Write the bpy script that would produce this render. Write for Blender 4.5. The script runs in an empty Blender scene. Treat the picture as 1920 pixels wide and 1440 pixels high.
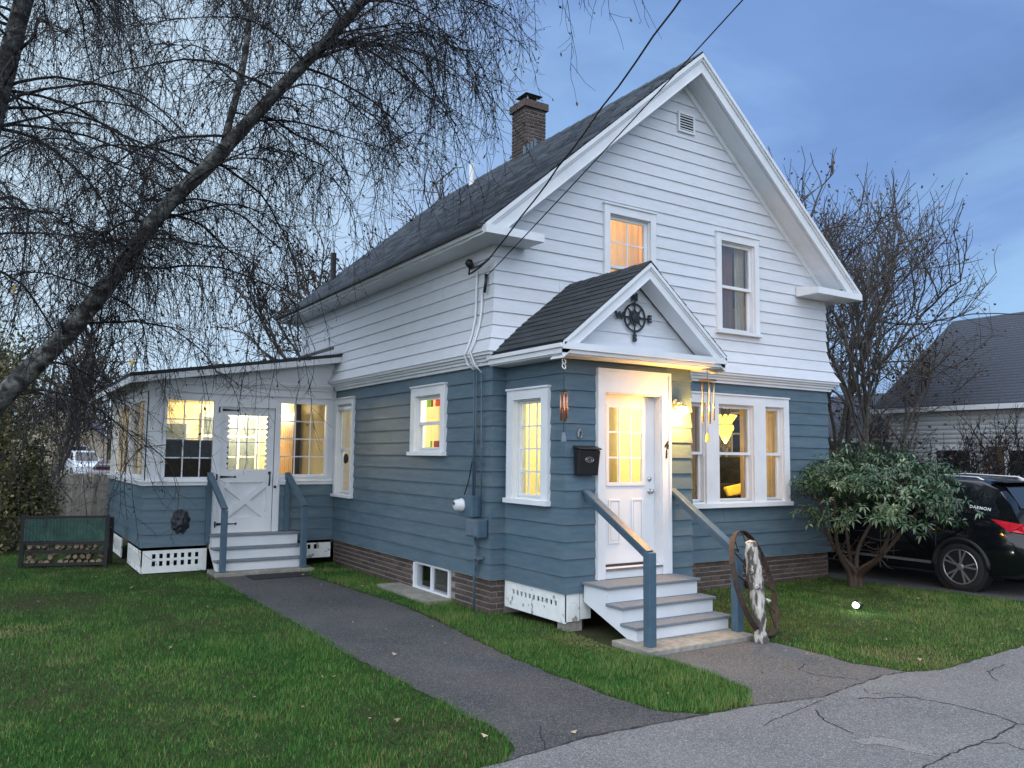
import bpy, bmesh, math, random
import numpy as np
from mathutils import Vector, Matrix

R = math.radians
rnd = random.Random(7)
rng = np.random.default_rng(11)
scene = bpy.context.scene
COL = scene.collection

# ------------------------------------------------------------------ camera
cam_d = bpy.data.cameras.new('camera')
cam = bpy.data.objects.new('camera', cam_d)
COL.objects.link(cam)
scene.camera = cam
cam_d.sensor_fit = 'HORIZONTAL'
cam_d.sensor_width = 36.0
cam_d.lens = 36.0 * 1516.44 / 1920.0
cam_d.clip_end = 3000
CAM = Vector((-5.2144, -8.6146, 1.9354))
c_f = Vector((0.53589, 0.83961, 0.088785))
c_r = Vector((0.84236, -0.53880, 0.010902))
c_u = Vector((-0.05699, -0.06895, 0.99599))
m = Matrix.Identity(4)
for i in range(3):
    m[i][0] = c_r[i]; m[i][1] = c_u[i]; m[i][2] = -c_f[i]; m[i][3] = CAM[i]
cam.matrix_world = m

# ------------------------------------------------------------------ world: dusk sky with thin broken cloud
SUN_EL, SUN_AZ = 52.0, 231.0          # degrees; azimuth clockwise from +Y (behind the photographer)
world = bpy.data.worlds.new('World')
scene.world = world
world.use_nodes = True
wn, wl = world.node_tree.nodes, world.node_tree.links
wn.clear()
w_out = wn.new('ShaderNodeOutputWorld')
w_bg = wn.new('ShaderNodeBackground')
w_sky = wn.new('ShaderNodeTexSky')
w_sky.sky_type = 'NISHITA'
w_sky.sun_disc = False
w_sky.sun_elevation = R(SUN_EL)
w_sky.sun_rotation = R(SUN_AZ)
w_sky.air_density = 1.0
w_sky.dust_density = 0.6
w_sky.ozone_density = 2.5
w_bg.inputs['Strength'].default_value = 0.15
w_tc = wn.new('ShaderNodeTexCoord')
w_map = wn.new('ShaderNodeMapping')
w_map.inputs['Scale'].default_value = (1.0, 1.0, 2.6)
w_noise = wn.new('ShaderNodeTexNoise')
w_noise.inputs['Scale'].default_value = 2.1
w_noise.inputs['Detail'].default_value = 6
w_noise.inputs['Roughness'].default_value = 0.55
w_ramp = wn.new('ShaderNodeValToRGB')
w_ramp.color_ramp.elements[0].position = 0.36
w_ramp.color_ramp.elements[1].position = 0.72
w_ramp.color_ramp.elements[0].color = (0, 0, 0, 1)
w_ramp.color_ramp.elements[1].color = (1, 1, 1, 1)
w_mix = wn.new('ShaderNodeMix'); w_mix.data_type = 'RGBA'
w_cloud = wn.new('ShaderNodeMix'); w_cloud.data_type = 'RGBA'
w_cloud.inputs[6].default_value = (0.285, 0.515, 1.09, 1)     # blue-lavender cloud body
w_cloud.inputs[7].default_value = (0.51, 0.87, 1.40, 1)     # pale gaps lit from below the horizon
w_n2 = wn.new('ShaderNodeTexNoise'); w_n2.inputs['Scale'].default_value = 2.0; w_n2.inputs['Detail'].default_value = 6; w_n2.inputs['Distortion'].default_value = 0.6
w_r2 = wn.new('ShaderNodeMapRange')
w_r2.inputs[1].default_value = 0.44; w_r2.inputs[2].default_value = 0.60
wl.new(w_tc.outputs['Generated'], w_map.inputs['Vector'])
wl.new(w_map.outputs['Vector'], w_noise.inputs['Vector'])
wl.new(w_map.outputs['Vector'], w_n2.inputs['Vector'])
wl.new(w_n2.outputs['Fac'], w_r2.inputs[0])
wl.new(w_noise.outputs['Fac'], w_ramp.inputs['Fac'])
wl.new(w_r2.outputs[0], w_cloud.inputs[0])
w_mf = wn.new('ShaderNodeMath'); w_mf.operation = 'MULTIPLY_ADD'
w_mf.inputs[1].default_value = 0.14; w_mf.inputs[2].default_value = 0.86
wl.new(w_ramp.outputs['Color'], w_mf.inputs[0])
wl.new(w_mf.outputs[0], w_mix.inputs[0])
wl.new(w_sky.outputs['Color'], w_mix.inputs[6])
wl.new(w_cloud.outputs[2], w_mix.inputs[7])
w_dot = wn.new('ShaderNodeVectorMath'); w_dot.operation = 'DOT_PRODUCT'
w_dot.inputs[1].default_value = Vector((-0.18, 0.93, 0.30)).normalized()
w_glow = wn.new('ShaderNodeMapRange'); w_glow.interpolation_type = 'SMOOTHSTEP'
w_glow.inputs[1].default_value = 0.68; w_glow.inputs[2].default_value = 1.0; w_glow.inputs[4].default_value = 0.95
w_gmix = wn.new('ShaderNodeMix'); w_gmix.data_type = 'RGBA'
w_gmix.inputs[7].default_value = (1.30, 1.68, 2.02, 1)
wl.new(w_tc.outputs['Generated'], w_dot.inputs[0]); wl.new(w_dot.outputs['Value'], w_glow.inputs[0])
wl.new(w_glow.outputs[0], w_gmix.inputs[0]); wl.new(w_mix.outputs[2], w_gmix.inputs[6])
wl.new(w_gmix.outputs[2], w_bg.inputs['Color'])
wl.new(w_bg.outputs[0], w_out.inputs['Surface'])

# ------------------------------------------------------------------ sun: a soft veiled one behind the photographer
sun_d = bpy.data.lights.new('sun', 'SUN')
sun = bpy.data.objects.new('sun', sun_d)
COL.objects.link(sun)
sun_d.energy = 1.5
sun_d.angle = R(130)
sun_d.color = (0.94, 0.96, 0.97)
sd = Vector((math.sin(R(SUN_AZ)) * math.cos(R(SUN_EL)), math.cos(R(SUN_AZ)) * math.cos(R(SUN_EL)), math.sin(R(SUN_EL))))
sun.rotation_euler = (-sd).to_track_quat('-Z', 'Y').to_euler()

# ------------------------------------------------------------------ exposure
vs = scene.view_settings
vs.view_transform = 'Standard'
vs.look = 'None'
vs.gamma = 1.0
vs.use_curve_mapping = False
vs.exposure = 1.74
scene.cycles.use_denoising = True
scene.cycles.max_bounces = 6
scene.cycles.diffuse_bounces = 3
scene.cycles.glossy_bounces = 3
scene.cycles.transparent_max_bounces = 12
scene.cycles.sample_clamp_indirect = 6.0

# ------------------------------------------------------------------ materials
def nodes_of(name):
    mt = bpy.data.materials.new(name)
    mt.use_nodes = True
    nt = mt.node_tree
    b = nt.nodes['Principled BSDF']
    return mt, nt.nodes, nt.links, b

def mat(name, col, rough=0.6, var=0.12, scale=6.0, bump=0.0, bscale=40.0, metal=0.0, col2=None, v2=0.0, s2=1.5,
        rand=0.0, stretch=None, spec=0.4, coat=0.0, detail=5):
    """Procedural colour with two scales of noise; optional bump and per-object variation."""
    mt, N, L, b = nodes_of(name)
    tc = N.new('ShaderNodeTexCoord')
    src = tc.outputs['Object']
    if stretch:
        mp = N.new('ShaderNodeMapping'); mp.inputs['Scale'].default_value = stretch
        L.new(src, mp.inputs['Vector']); src = mp.outputs['Vector']
    n1 = N.new('ShaderNodeTexNoise'); n1.inputs['Scale'].default_value = scale; n1.inputs['Detail'].default_value = detail; n1.inputs['Roughness'].default_value = 0.5 if detail < 8 else 0.75
    L.new(src, n1.inputs['Vector'])
    mr = N.new('ShaderNodeMapRange')
    mr.inputs[1].default_value = 0.3; mr.inputs[2].default_value = 0.7
    mr.inputs[3].default_value = 1 - var; mr.inputs[4].default_value = 1 + var
    L.new(n1.outputs['Fac'], mr.inputs[0])
    fac = mr.outputs[0]
    if rand:
        oi = N.new('ShaderNodeObjectInfo')
        r2 = N.new('ShaderNodeMapRange'); r2.inputs[3].default_value = 1 - rand; r2.inputs[4].default_value = 1 + rand
        L.new(oi.outputs['Random'], r2.inputs[0])
        mm = N.new('ShaderNodeMath'); mm.operation = 'MULTIPLY'
        L.new(fac, mm.inputs[0]); L.new(r2.outputs[0], mm.inputs[1]); fac = mm.outputs[0]
    basec = None
    if col2 is not None:
        n2 = N.new('ShaderNodeTexNoise'); n2.inputs['Scale'].default_value = s2; n2.inputs['Detail'].default_value = 4
        L.new(src, n2.inputs['Vector'])
        r3 = N.new('ShaderNodeMapRange'); r3.inputs[1].default_value = 0.5 - v2; r3.inputs[2].default_value = 0.5 + v2
        L.new(n2.outputs['Fac'], r3.inputs[0])
        mx = N.new('ShaderNodeMix'); mx.data_type = 'RGBA'
        mx.inputs[6].default_value = (*col, 1); mx.inputs[7].default_value = (*col2, 1)
        L.new(r3.outputs[0], mx.inputs[0]); basec = mx.outputs[2]
    vm = N.new('ShaderNodeVectorMath'); vm.operation = 'SCALE'
    if basec is None:
        vm.inputs[0].default_value = col
    else:
        L.new(basec, vm.inputs[0])
    L.new(fac, vm.inputs['Scale'])
    L.new(vm.outputs[0], b.inputs['Base Color'])
    b.inputs['Roughness'].default_value = rough
    b.inputs['Metallic'].default_value = metal
    b.inputs['Specular IOR Level'].default_value = spec
    if coat: b.inputs['Coat Weight'].default_value = coat; b.inputs['Coat Roughness'].default_value = 0.05
    if bump:
        nb = N.new('ShaderNodeTexNoise'); nb.inputs['Scale'].default_value = bscale; nb.inputs['Detail'].default_value = 4
        L.new(src, nb.inputs['Vector'])
        bp = N.new('ShaderNodeBump'); bp.inputs['Strength'].default_value = bump; bp.inputs['Distance'].default_value = 0.02
        L.new(nb.outputs['Fac'], bp.inputs['Height']); L.new(bp.outputs[0], b.inputs['Normal'])
    return mt

def asphalt(name, col, col2, stone, s2=0.9):
    """Worn asphalt: binder, stones of several greys, broad stains."""
    mt, N, L, b = nodes_of(name)
    tc = N.new('ShaderNodeTexCoord')
    big = N.new('ShaderNodeTexNoise'); big.inputs['Scale'].default_value = s2; big.inputs['Detail'].default_value = 7; big.inputs['Roughness'].default_value = .62
    L.new(tc.outputs['Object'], big.inputs['Vector'])
    r1 = N.new('ShaderNodeMapRange'); r1.inputs[1].default_value = .36; r1.inputs[2].default_value = .64; L.new(big.outputs['Fac'], r1.inputs[0])
    mx = N.new('ShaderNodeMix'); mx.data_type = 'RGBA'; mx.inputs[6].default_value = (*col, 1); mx.inputs[7].default_value = (*col2, 1); L.new(r1.outputs[0], mx.inputs[0])
    src = mx.outputs[2]; hs = []
    for sc_, lo, hi, amt in ((120.0, .60, 1.0, .9), (75.0, .90, .96, .7), (190.0, .25, .75, .0)):
        vo = N.new('ShaderNodeTexVoronoi'); vo.inputs['Scale'].default_value = sc_; L.new(tc.outputs['Object'], vo.inputs['Vector'])
        sp = N.new('ShaderNodeSeparateColor'); L.new(vo.outputs['Color'], sp.inputs[0])
        if amt:
            rr = N.new('ShaderNodeMapRange'); rr.inputs[1].default_value = lo; rr.inputs[2].default_value = hi; rr.inputs[4].default_value = amt; L.new(sp.outputs[0], rr.inputs[0])
            m2 = N.new('ShaderNodeMix'); m2.data_type = 'RGBA'; L.new(rr.outputs[0], m2.inputs[0]); L.new(src, m2.inputs[6]); m2.inputs[7].default_value = (*stone, 1); src = m2.outputs[2]
        else:
            rr = N.new('ShaderNodeMapRange'); rr.inputs[3].default_value = .55; rr.inputs[4].default_value = 1.3; L.new(sp.outputs[1], rr.inputs[0])
            vm = N.new('ShaderNodeVectorMath'); vm.operation = 'SCALE'; L.new(src, vm.inputs[0]); L.new(rr.outputs[0], vm.inputs['Scale']); src = vm.outputs[0]
        hs.append(vo.outputs['Distance'])
    L.new(src, b.inputs['Base Color'])
    bp = N.new('ShaderNodeBump'); bp.inputs['Strength'].default_value = .6; bp.inputs['Distance'].default_value = .01; bp.invert = True
    L.new(hs[0], bp.inputs['Height']); L.new(bp.outputs[0], b.inputs['Normal'])
    b.inputs['Roughness'].default_value = .9; b.inputs['Specular IOR Level'].default_value = .25
    return mt

def emit(name, col, strength):
    mt, N, L, b = nodes_of(name)
    b.inputs['Base Color'].default_value = (*col, 1)
    b.inputs['Emission Color'].default_value = (*col, 1)
    b.inputs['Emission Strength'].default_value = strength
    return mt

def glass(name, tint=(0.92, 0.95, 0.96), refl=0.10):
    mt, N, L, b = nodes_of(name)
    N.remove(b)
    out = N['Material Output']
    tr = N.new('ShaderNodeBsdfTransparent'); tr.inputs[0].default_value = (*tint, 1)
    gl = N.new('ShaderNodeBsdfGlossy'); gl.inputs['Roughness'].default_value = 0.02
    lf = N.new('ShaderNodeLayerWeight')
    lw = N.new('ShaderNodeMath'); lw.operation = 'POWER'; lw.inputs[1].default_value = 5.0
    L.new(lf.outputs['Facing'], lw.inputs[0])
    ad = N.new('ShaderNodeMath'); ad.operation = 'ADD'; ad.use_clamp = True; ad.inputs[1].default_value = refl
    mx = N.new('ShaderNodeMixShader')
    L.new(lw.outputs[0], ad.inputs[0]); L.new(ad.outputs[0], mx.inputs[0])
    L.new(tr.outputs[0], mx.inputs[1]); L.new(gl.outputs[0], mx.inputs[2]); L.new(mx.outputs[0], out.inputs['Surface'])
    return mt

def cloth(name, col, trans=0.4, col2=None, scale=8.0, stretch=(1, 1, 1)):
    """Thin woven cloth that lets light through."""
    mt = mat(name, col, 0.9, 0.12, scale, col2=col2, v2=0.06, s2=scale, stretch=stretch)
    N, L = mt.node_tree.nodes, mt.node_tree.links
    b = N['Principled BSDF']; out = N['Material Output']
    tl = N.new('ShaderNodeBsdfTranslucent')
    src = b.inputs['Base Color'].links[0].from_socket
    L.new(src, tl.inputs[0])
    mx = N.new('ShaderNodeMixShader'); mx.inputs[0].default_value = trans
    L.new(b.outputs[0], mx.inputs[1]); L.new(tl.outputs[0], mx.inputs[2]); L.new(mx.outputs[0], out.inputs['Surface'])
    return mt

def leafmat(name, cols, rough=0.5, attr=True, trans=0.25, spec=0.4):
    """Foliage: colour ramp driven by a per-leaf value stored on the mesh."""
    mt, N, L, b = nodes_of(name)
    at = N.new('ShaderNodeAttribute'); at.attribute_name = 'v'
    cr = N.new('ShaderNodeValToRGB')
    e = cr.color_ramp.elements
    while len(e) < len(cols): e.new(0.5)
    for i, c in enumerate(cols):
        e[i].position = i / (len(cols) - 1); e[i].color = (*c, 1)
    L.new(at.outputs['Fac'], cr.inputs[0])
    L.new(cr.outputs[0], b.inputs['Base Color'])
    b.inputs['Roughness'].default_value = rough; b.inputs['Specular IOR Level'].default_value = spec
    if trans:
        out = N['Material Output']
        tl = N.new('ShaderNodeBsdfTranslucent'); L.new(cr.outputs[0], tl.inputs[0])
        mx = N.new('ShaderNodeMixShader'); mx.inputs[0].default_value = trans
        L.new(b.outputs[0], mx.inputs[1]); L.new(tl.outputs[0], mx.inputs[2]); L.new(mx.outputs[0], out.inputs['Surface'])
    return mt

M = {}
M['white'] = mat('white_paint', (0.68, 0.70, 0.73), 0.45, 0.05, 3.0, bump=0.05, bscale=60, col2=(0.61, 0.635, 0.66), v2=0.25, s2=2.0)
M['white_siding'] = mat('white_siding_paint', (0.60, 0.635, 0.69), 0.5, 0.05, 5, bump=0.12, bscale=30, stretch=(1, 1, 6), rand=0.03,
                        col2=(0.56, 0.58, 0.61), v2=0.3, s2=1.2)
M['blue'] = mat('blue_grey_paint', (0.068, 0.116, 0.152), 0.5, 0.10, 4, bump=0.15, bscale=30, stretch=(1, 1, 6), rand=0.05,
                col2=(0.094, 0.140, 0.172), v2=0.16, s2=1.4)
M['blue_trim'] = mat('blue_grey_trim', (0.060, 0.105, 0.145), 0.45, 0.12, 9, bump=0.1, bscale=50)
M['peel'] = mat('peeling_white_paint', (0.70, 0.72, 0.70), 0.7, 0.06, 12, bump=0.3, bscale=60, col2=(0.30, 0.30, 0.27), v2=0.03, s2=9)
# keep the peeled spots small
for n in M['peel'].node_tree.nodes:
    if n.bl_idname == 'ShaderNodeMapRange' and abs(n.inputs[1].default_value - 0.47) < 1e-3:
        n.inputs[1].default_value = 0.62; n.inputs[2].default_value = 0.66
M['tread'] = mat('grey_deck_paint', (0.16, 0.185, 0.21), 0.6, 0.25, 14, bump=0.2, bscale=50, stretch=(3, 10, 10))
M['shingle'] = mat('asphalt_shingle', (0.046, 0.056, 0.070), 0.85, 0.35, 70, bump=0.5, bscale=120, rand=0.25, col2=(0.066, 0.078, 0.092), v2=0.12, s2=3)
M['shingle_dark'] = mat('dark_asphalt_shingle', (0.026, 0.031, 0.036), 0.85, 0.35, 80, bump=0.5, bscale=120, rand=0.22)
M['brick'] = mat('brick_red_brown', (0.088, 0.058, 0.048), 0.85, 0.25, 30, bump=0.5, bscale=80, rand=0.35, col2=(0.060, 0.050, 0.046), v2=0.15, s2=4)
M['mortar'] = mat('mortar_grey', (0.25, 0.225, 0.20), 0.95, 0.25, 30, bump=0.4, bscale=90)
M['concrete'] = mat('concrete', (0.30, 0.28, 0.24), 0.9, 0.22, 14, bump=0.35, bscale=90, col2=(0.20, 0.19, 0.165), v2=0.2, s2=3)
M['metal_grey'] = mat('painted_grey_metal', (0.12, 0.16, 0.20), 0.45, 0.12, 10, metal=0.2)
M['meter_glass'] = mat('meter_dome', (0.55, 0.57, 0.58), 0.12, 0.05, 10)
M['black'] = mat('black_metal', (0.012, 0.012, 0.013), 0.42, 0.15, 30)
M['iron'] = mat('cast_iron', (0.022, 0.026, 0.032), 0.5, 0.25, 60, bump=0.3)
M['rust'] = mat('rusty_iron', (0.062, 0.038, 0.027), 0.85, 0.35, 40, bump=0.5, bscale=90, col2=(0.035, 0.028, 0.026), v2=0.15, s2=6)
M['copper'] = mat('copper_tube', (0.50, 0.27, 0.18), 0.35, 0.15, 30, metal=0.8)
M['brass'] = mat('gold_tube', (0.62, 0.50, 0.30), 0.25, 0.1, 20, metal=0.9)
M['chrome'] = mat('brushed_metal', (0.45, 0.45, 0.46), 0.3, 0.1, 20, metal=0.9)
M['asphalt'] = asphalt('old_asphalt', (0.165, 0.165, 0.165), (0.120, 0.122, 0.128), (0.27, 0.27, 0.265))
M['asphalt_dark'] = asphalt('dark_asphalt', (0.038, 0.041, 0.046), (0.078, 0.077, 0.076), (0.135, 0.138, 0.14), .8)
M['asphalt_mid'] = asphalt('mid_asphalt', (0.086, 0.084, 0.083), (0.116, 0.111, 0.107), (0.20, 0.195, 0.19), 1.3)
M['crack'] = mat('crack_dark', (0.018, 0.018, 0.018), 0.95, 0.3, 60)
M['patch'] = asphalt('worn_patch', (0.215, 0.21, 0.20), (0.18, 0.178, 0.174), (0.32, 0.31, 0.30), 5.0)
M['soil'] = mat('lawn_soil', (0.020, 0.046, 0.011), 0.95, 0.4, 40, bump=0.6, bscale=60, col2=(0.045, 0.042, 0.022), v2=0.10, s2=0.5, spec=0.1)
M['wood_dark'] = mat('dark_wood', (0.05, 0.035, 0.026), 0.7, 0.3, 12, bump=0.2, stretch=(1, 1, 8))
M['fence'] = mat('weathered_fence', (0.16, 0.145, 0.13), 0.9, 0.3, 14, bump=0.3, stretch=(6, 6, 1), rand=0.25)
M['wood_orange'] = mat('varnished_pine', (0.52, 0.32, 0.14), 0.45, 0.15, 5, stretch=(8, 8, 1))
M['log_end'] = mat('split_firewood', (0.21, 0.165, 0.11), 0.85, 0.3, 20, bump=0.3, rand=0.4)
M['green_metal'] = mat('green_corrugated', (0.014, 0.055, 0.046), 0.5, 0.3, 8, col2=(0.03, 0.095, 0.075), v2=0.2, s2=3)
M['bark_birch'] = mat('birch_bark', (0.034, 0.032, 0.032), 0.9, 0.5, 9, bump=0.9, bscale=22, col2=(0.15, 0.155, 0.15), v2=0.10, s2=4.5, stretch=(1, 1, 1.6))
M['bark'] = mat('grey_bark', (0.085, 0.075, 0.066), 0.9, 0.35, 14, bump=0.5, bscale=30)
M['twig'] = mat('dark_twig', (0.013, 0.012, 0.014), 0.85, 0.35, 6)
M['twig_grey'] = mat('grey_twig', (0.075, 0.066, 0.060), 0.9, 0.3, 5)
M['birch_log'] = mat('birch_log_bark', (0.50, 0.47, 0.42), 0.8, 0.2, 14, bump=0.6, bscale=30, col2=(0.085, 0.07, 0.06), v2=0.05, s2=11, stretch=(1.6, 1.6, .6))
for n in M['birch_log'].node_tree.nodes:
    if n.bl_idname == 'ShaderNodeMapRange' and abs(n.inputs[1].default_value - 0.45) < 1e-3:
        n.inputs[1].default_value = 0.44; n.inputs[2].default_value = 0.55
M['glass'] = glass('window_glass', refl=0.05)
M['glass_porch'] = glass('porch_glass', tint=(0.95, 0.95, 0.92), refl=0.03)
M['glass_up'] = glass('upper_window_glass', refl=0.12)
M['glass_dark'] = mat('dark_tinted_glass', (0.008, 0.010, 0.013), 0.04, 0.05, 3, spec=0.8)
M['cream'] = mat('cream_wall', (0.84, 0.76, 0.52), 0.85, 0.04, 3)
M['yellow_wall'] = mat('pale_yellow_wall', (0.88, 0.80, 0.40), 0.85, 0.04, 3)
M['tan_wall'] = mat('tan_wall', (0.42, 0.32, 0.17), 0.85, 0.06, 3)
M['peach_wall'] = mat('peach_wall', (0.80, 0.50, 0.24), 0.85, 0.06, 3)
M['room_floor'] = mat('room_floor', (0.16, 0.10, 0.06), 0.6, 0.2, 5)
M['dark_cloth'] = mat('dark_upholstery', (0.025, 0.024, 0.026), 0.9, 0.25, 20)
M['curtain'] = cloth('beige_curtain', (0.62, 0.47, 0.27), 0.45, scale=3)
M['curtain_pat'] = cloth('patterned_curtain', (0.62, 0.55, 0.22), 0.3, col2=(0.16, 0.13, 0.06), scale=16, stretch=(1, 1, 0.4))
M['curtain_pink'] = cloth('rose_curtain', (0.36, 0.19, 0.14), 0.4, scale=4)
M['curtain_white'] = cloth('sheer_cream_curtain', (0.75, 0.68, 0.50), 0.5, scale=4)
M['shade'] = cloth('roller_blind', (0.80, 0.66, 0.40), 0.55, scale=2)
M['yellow'] = mat('yellow_cushion', (0.80, 0.60, 0.10), 0.9, 0.1, 8)
M['plastic_white'] = mat('white_plastic', (0.8, 0.8, 0.8), 0.35, 0.03, 5)
M['car_black'] = mat('black_car_paint', (0.004, 0.005, 0.007), 0.12, 0.05, 3, spec=0.35, coat=0.4)
M['car_maroon'] = mat('maroon_car_paint', (0.05, 0.010, 0.012), 0.2, 0.05, 3, coat=0.8)
M['car_pale'] = mat('pale_car_paint', (0.55, 0.58, 0.62), 0.25, 0.05, 3, coat=0.6)
M['tyre'] = mat('tyre_rubber', (0.014, 0.014, 0.015), 0.85, 0.2, 30)
M['rim'] = mat('alloy', (0.50, 0.50, 0.50), 0.28, 0.08, 20, metal=0.85)
M['red_lens'] = mat('red_lens', (0.55, 0.012, 0.030), 0.12, 0.2, 25, spec=0.7)
M['red_lens'].node_tree.nodes['Principled BSDF'].inputs['Emission Color'].default_value = (0.6, 0.01, 0.03, 1)
M['grey_plastic'] = mat('grey_trim', (0.012, 0.012, 0.013), 0.6, 0.1, 10)
M['roof_neigh'] = mat('slate_blue_shingle', (0.055, 0.065, 0.085), 0.85, 0.3, 30, rand=0.1)
M['tan_house'] = mat('tan_siding', (0.32, 0.27, 0.21), 0.8, 0.1, 3)
M['shutter'] = mat('brown_shutter', (0.10, 0.055, 0.035), 0.7, 0.2, 6)
M['dark_void'] = mat('void_shade', (0.008, 0.008, 0.009), 0.9, 0.1, 3)  # near-black colour that puts the shade of hollows into thin sheets
M['leaf_dead'] = mat('dead_leaf', (0.30, 0.23, 0.15), 0.8, 0.25, 20, rand=0.35)
M['leaf_yellow'] = mat('yellow_leaf', (0.65, 0.42, 0.06), 0.7, 0.15, 20)
M['st_green'] = glass('green_stained_glass', (0.45, 0.80, 0.12), 0.02)
M['st_orange'] = glass('orange_stained_glass', (0.85, 0.30, 0.06), 0.02)
M['st_amber'] = glass('amber_stained_glass', (0.55, 0.20, 0.05), 0.02)
M['bulb'] = emit('lamp_globe', (1.0, 0.74, 0.30), 9.0)
M['chand'] = emit('pendant_glass', (1.0, 0.66, 0.10), 0.75)
M['candle_bulb'] = emit('candle_bulb', (1.0, 0.75, 0.35), 8.0)
M['spot_lens'] = emit('garden_light_lens', (0.9, 1.0, 0.95), 5.0)
M['doormat'] = mat('doormat', (0.02, 0.02, 0.022), 0.95, 0.3, 80, bump=0.5)

M['shingle_field'] = leafmat('shingle_field', [(.034, .042, .055), (.056, .067, .083), (.090, .104, .122)], .9, trans=0, spec=.2)
# ------------------------------------------------------------------ helpers
ROOTS = {}
def link(o, parent=None):
    COL.objects.link(o)
    if parent is not None:
        o.parent = parent
        if parent.type == 'EMPTY':
            o.matrix_parent_inverse = Matrix.Translation(-Vector(parent.location))
    return o

def thing(name, label, cat, loc=(0, 0, 0), group=None):
    o = bpy.data.objects.new(name, None)
    o.empty_display_size = 0.2
    o.location = loc
    COL.objects.link(o)
    return tag(o, label, cat, group)

def tag(o, label=None, cat=None, group=None, kind=None):
    if label: o['label'] = label
    if cat: o['category'] = cat
    if group: o['group'] = group
    if kind: o['kind'] = kind
    return o

class MB:
    def __init__(s): s.v = []; s.f = []; s.m = []
    def add(s, vs_, fs, mi=0):
        b = len(s.v); s.v += [tuple(p) for p in vs_]
        for f in fs: s.f.append([b + i for i in f]); s.m.append(mi)
        return s
    def hexa(s, p, mi=0):
        return s.add(p, [(0, 3, 2, 1), (4, 5, 6, 7), (0, 1, 5, 4), (1, 2, 6, 5), (2, 3, 7, 6), (3, 0, 4, 7)], mi)
    def box(s, x0, x1, y0, y1, z0, z1, mi=0):
        return s.hexa([(x0, y0, z0), (x1, y0, z0), (x1, y1, z0), (x0, y1, z0), (x0, y0, z1), (x1, y0, z1), (x1, y1, z1), (x0, y1, z1)], mi)
    def fbox(s, F, u0, u1, n0, n1, z0, z1, mi=0):
        return s.hexa([F(u0, n0, z0), F(u1, n0, z0), F(u1, n1, z0), F(u0, n1, z0), F(u0, n0, z1), F(u1, n0, z1), F(u1, n1, z1), F(u0, n1, z1)], mi)
    def prism(s, poly, off, mi=0):
        n = len(poly); off = Vector(off)
        vs_ = [Vector(p) for p in poly] + [Vector(p) + off for p in poly]
        fs = [list(range(n))[::-1], list(range(n, 2 * n))] + [(i, (i + 1) % n, n + (i + 1) % n, n + i) for i in range(n)]
        return s.add(vs_, fs, mi)
    def bar(s, a, b, w, h, up=(0, 0, 1), mi=0):
        """Rectangular bar from a to b, w wide and h high."""
        a, b = Vector(a), Vector(b); d = (b - a).normalized(); up = Vector(up)
        sx = d.cross(up).normalized() * w / 2; sz = sx.cross(d).normalized() * h / 2
        return s.hexa([a - sx - sz, a + sx - sz, b + sx - sz, b - sx - sz, a - sx + sz, a + sx + sz, b + sx + sz, b - sx + sz], mi)
    def tube(s, path, rad, n=8, cap=True, mi=0):
        path = [Vector(p) for p in path]
        rads = rad if isinstance(rad, (list, tuple)) else [rad] * len(path)
        rings = []; prev = None
        for i, p in enumerate(path):
            d = (path[min(i + 1, len(path) - 1)] - path[max(i - 1, 0)]).normalized()
            if prev is None:
                a = d.orthogonal().normalized()
            else:
                a = (prev - d * prev.dot(d)).normalized()
            prev = a; b_ = d.cross(a)
            rings.append([p + (a * math.cos(t) + b_ * math.sin(t)) * rads[i] for t in [2 * math.pi * k / n for k in range(n)]])
        vs_ = [q for r_ in rings for q in r_]; fs = []
        for i in range(len(rings) - 1):
            for k in range(n):
                fs.append((i * n + k, i * n + (k + 1) % n, (i + 1) * n + (k + 1) % n, (i + 1) * n + k))
        if cap:
            fs.append(list(range(n))[::-1]); fs.append([(len(rings) - 1) * n + k for k in range(n)])
        return s.add(vs_, fs, mi)
    def lathe(s, o, d, prof, n=16, mi=0):
        """Profile [(h, r)] turned about the axis through o along d."""
        o, d = Vector(o), Vector(d).normalized(); a = d.orthogonal().normalized(); b_ = d.cross(a)
        vs_ = []; fs = []
        for h, r_ in prof:
            for k in range(n):
                t = 2 * math.pi * k / n
                vs_.append(o + d * h + (a * math.cos(t) + b_ * math.sin(t)) * max(r_, 1e-4))
        for i in range(len(prof) - 1):
            for k in range(n):
                fs.append((i * n + k, i * n + (k + 1) % n, (i + 1) * n + (k + 1) % n, (i + 1) * n + k))
        fs.append(list(range(n))[::-1]); fs.append([(len(prof) - 1) * n + k for k in range(n)])
        return s.add(vs_, fs, mi)
    def mesh(s, name, mats, smooth=False):
        me = bpy.data.meshes.new(name)
        me.from_pydata(s.v, [], s.f)
        if not isinstance(mats, (list, tuple)): mats = [mats]
        for mt in mats: me.materials.append(mt)
        me.polygons.foreach_set('material_index', s.m)
        bm = bmesh.new(); bm.from_mesh(me)
        bmesh.ops.recalc_face_normals(bm, faces=bm.faces)
        bm.to_mesh(me); bm.free()
        if smooth:
            me.polygons.foreach_set('use_smooth', [True] * len(me.polygons))
        return me
    def build(s, name, mats, parent=None, smooth=False, bevel=0.0):
        o = bpy.data.objects.new(name, s.mesh(name, mats, smooth))
        link(o, parent)
        if bevel:
            md = o.modifiers.new('bevel', 'BEVEL'); md.width = bevel; md.segments = 2; md.limit_method = 'ANGLE'
        return o

def inst(src, name, parent, mw):
    """Another object that shares src's mesh, placed by matrix mw."""
    o = bpy.data.objects.new(name, src)
    COL.objects.link(o)
    if parent is not None:
        o.parent = parent
        if parent.type == 'EMPTY': o.matrix_parent_inverse = Matrix.Translation(-Vector(parent.location))
    o.matrix_basis = mw
    return o

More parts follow.
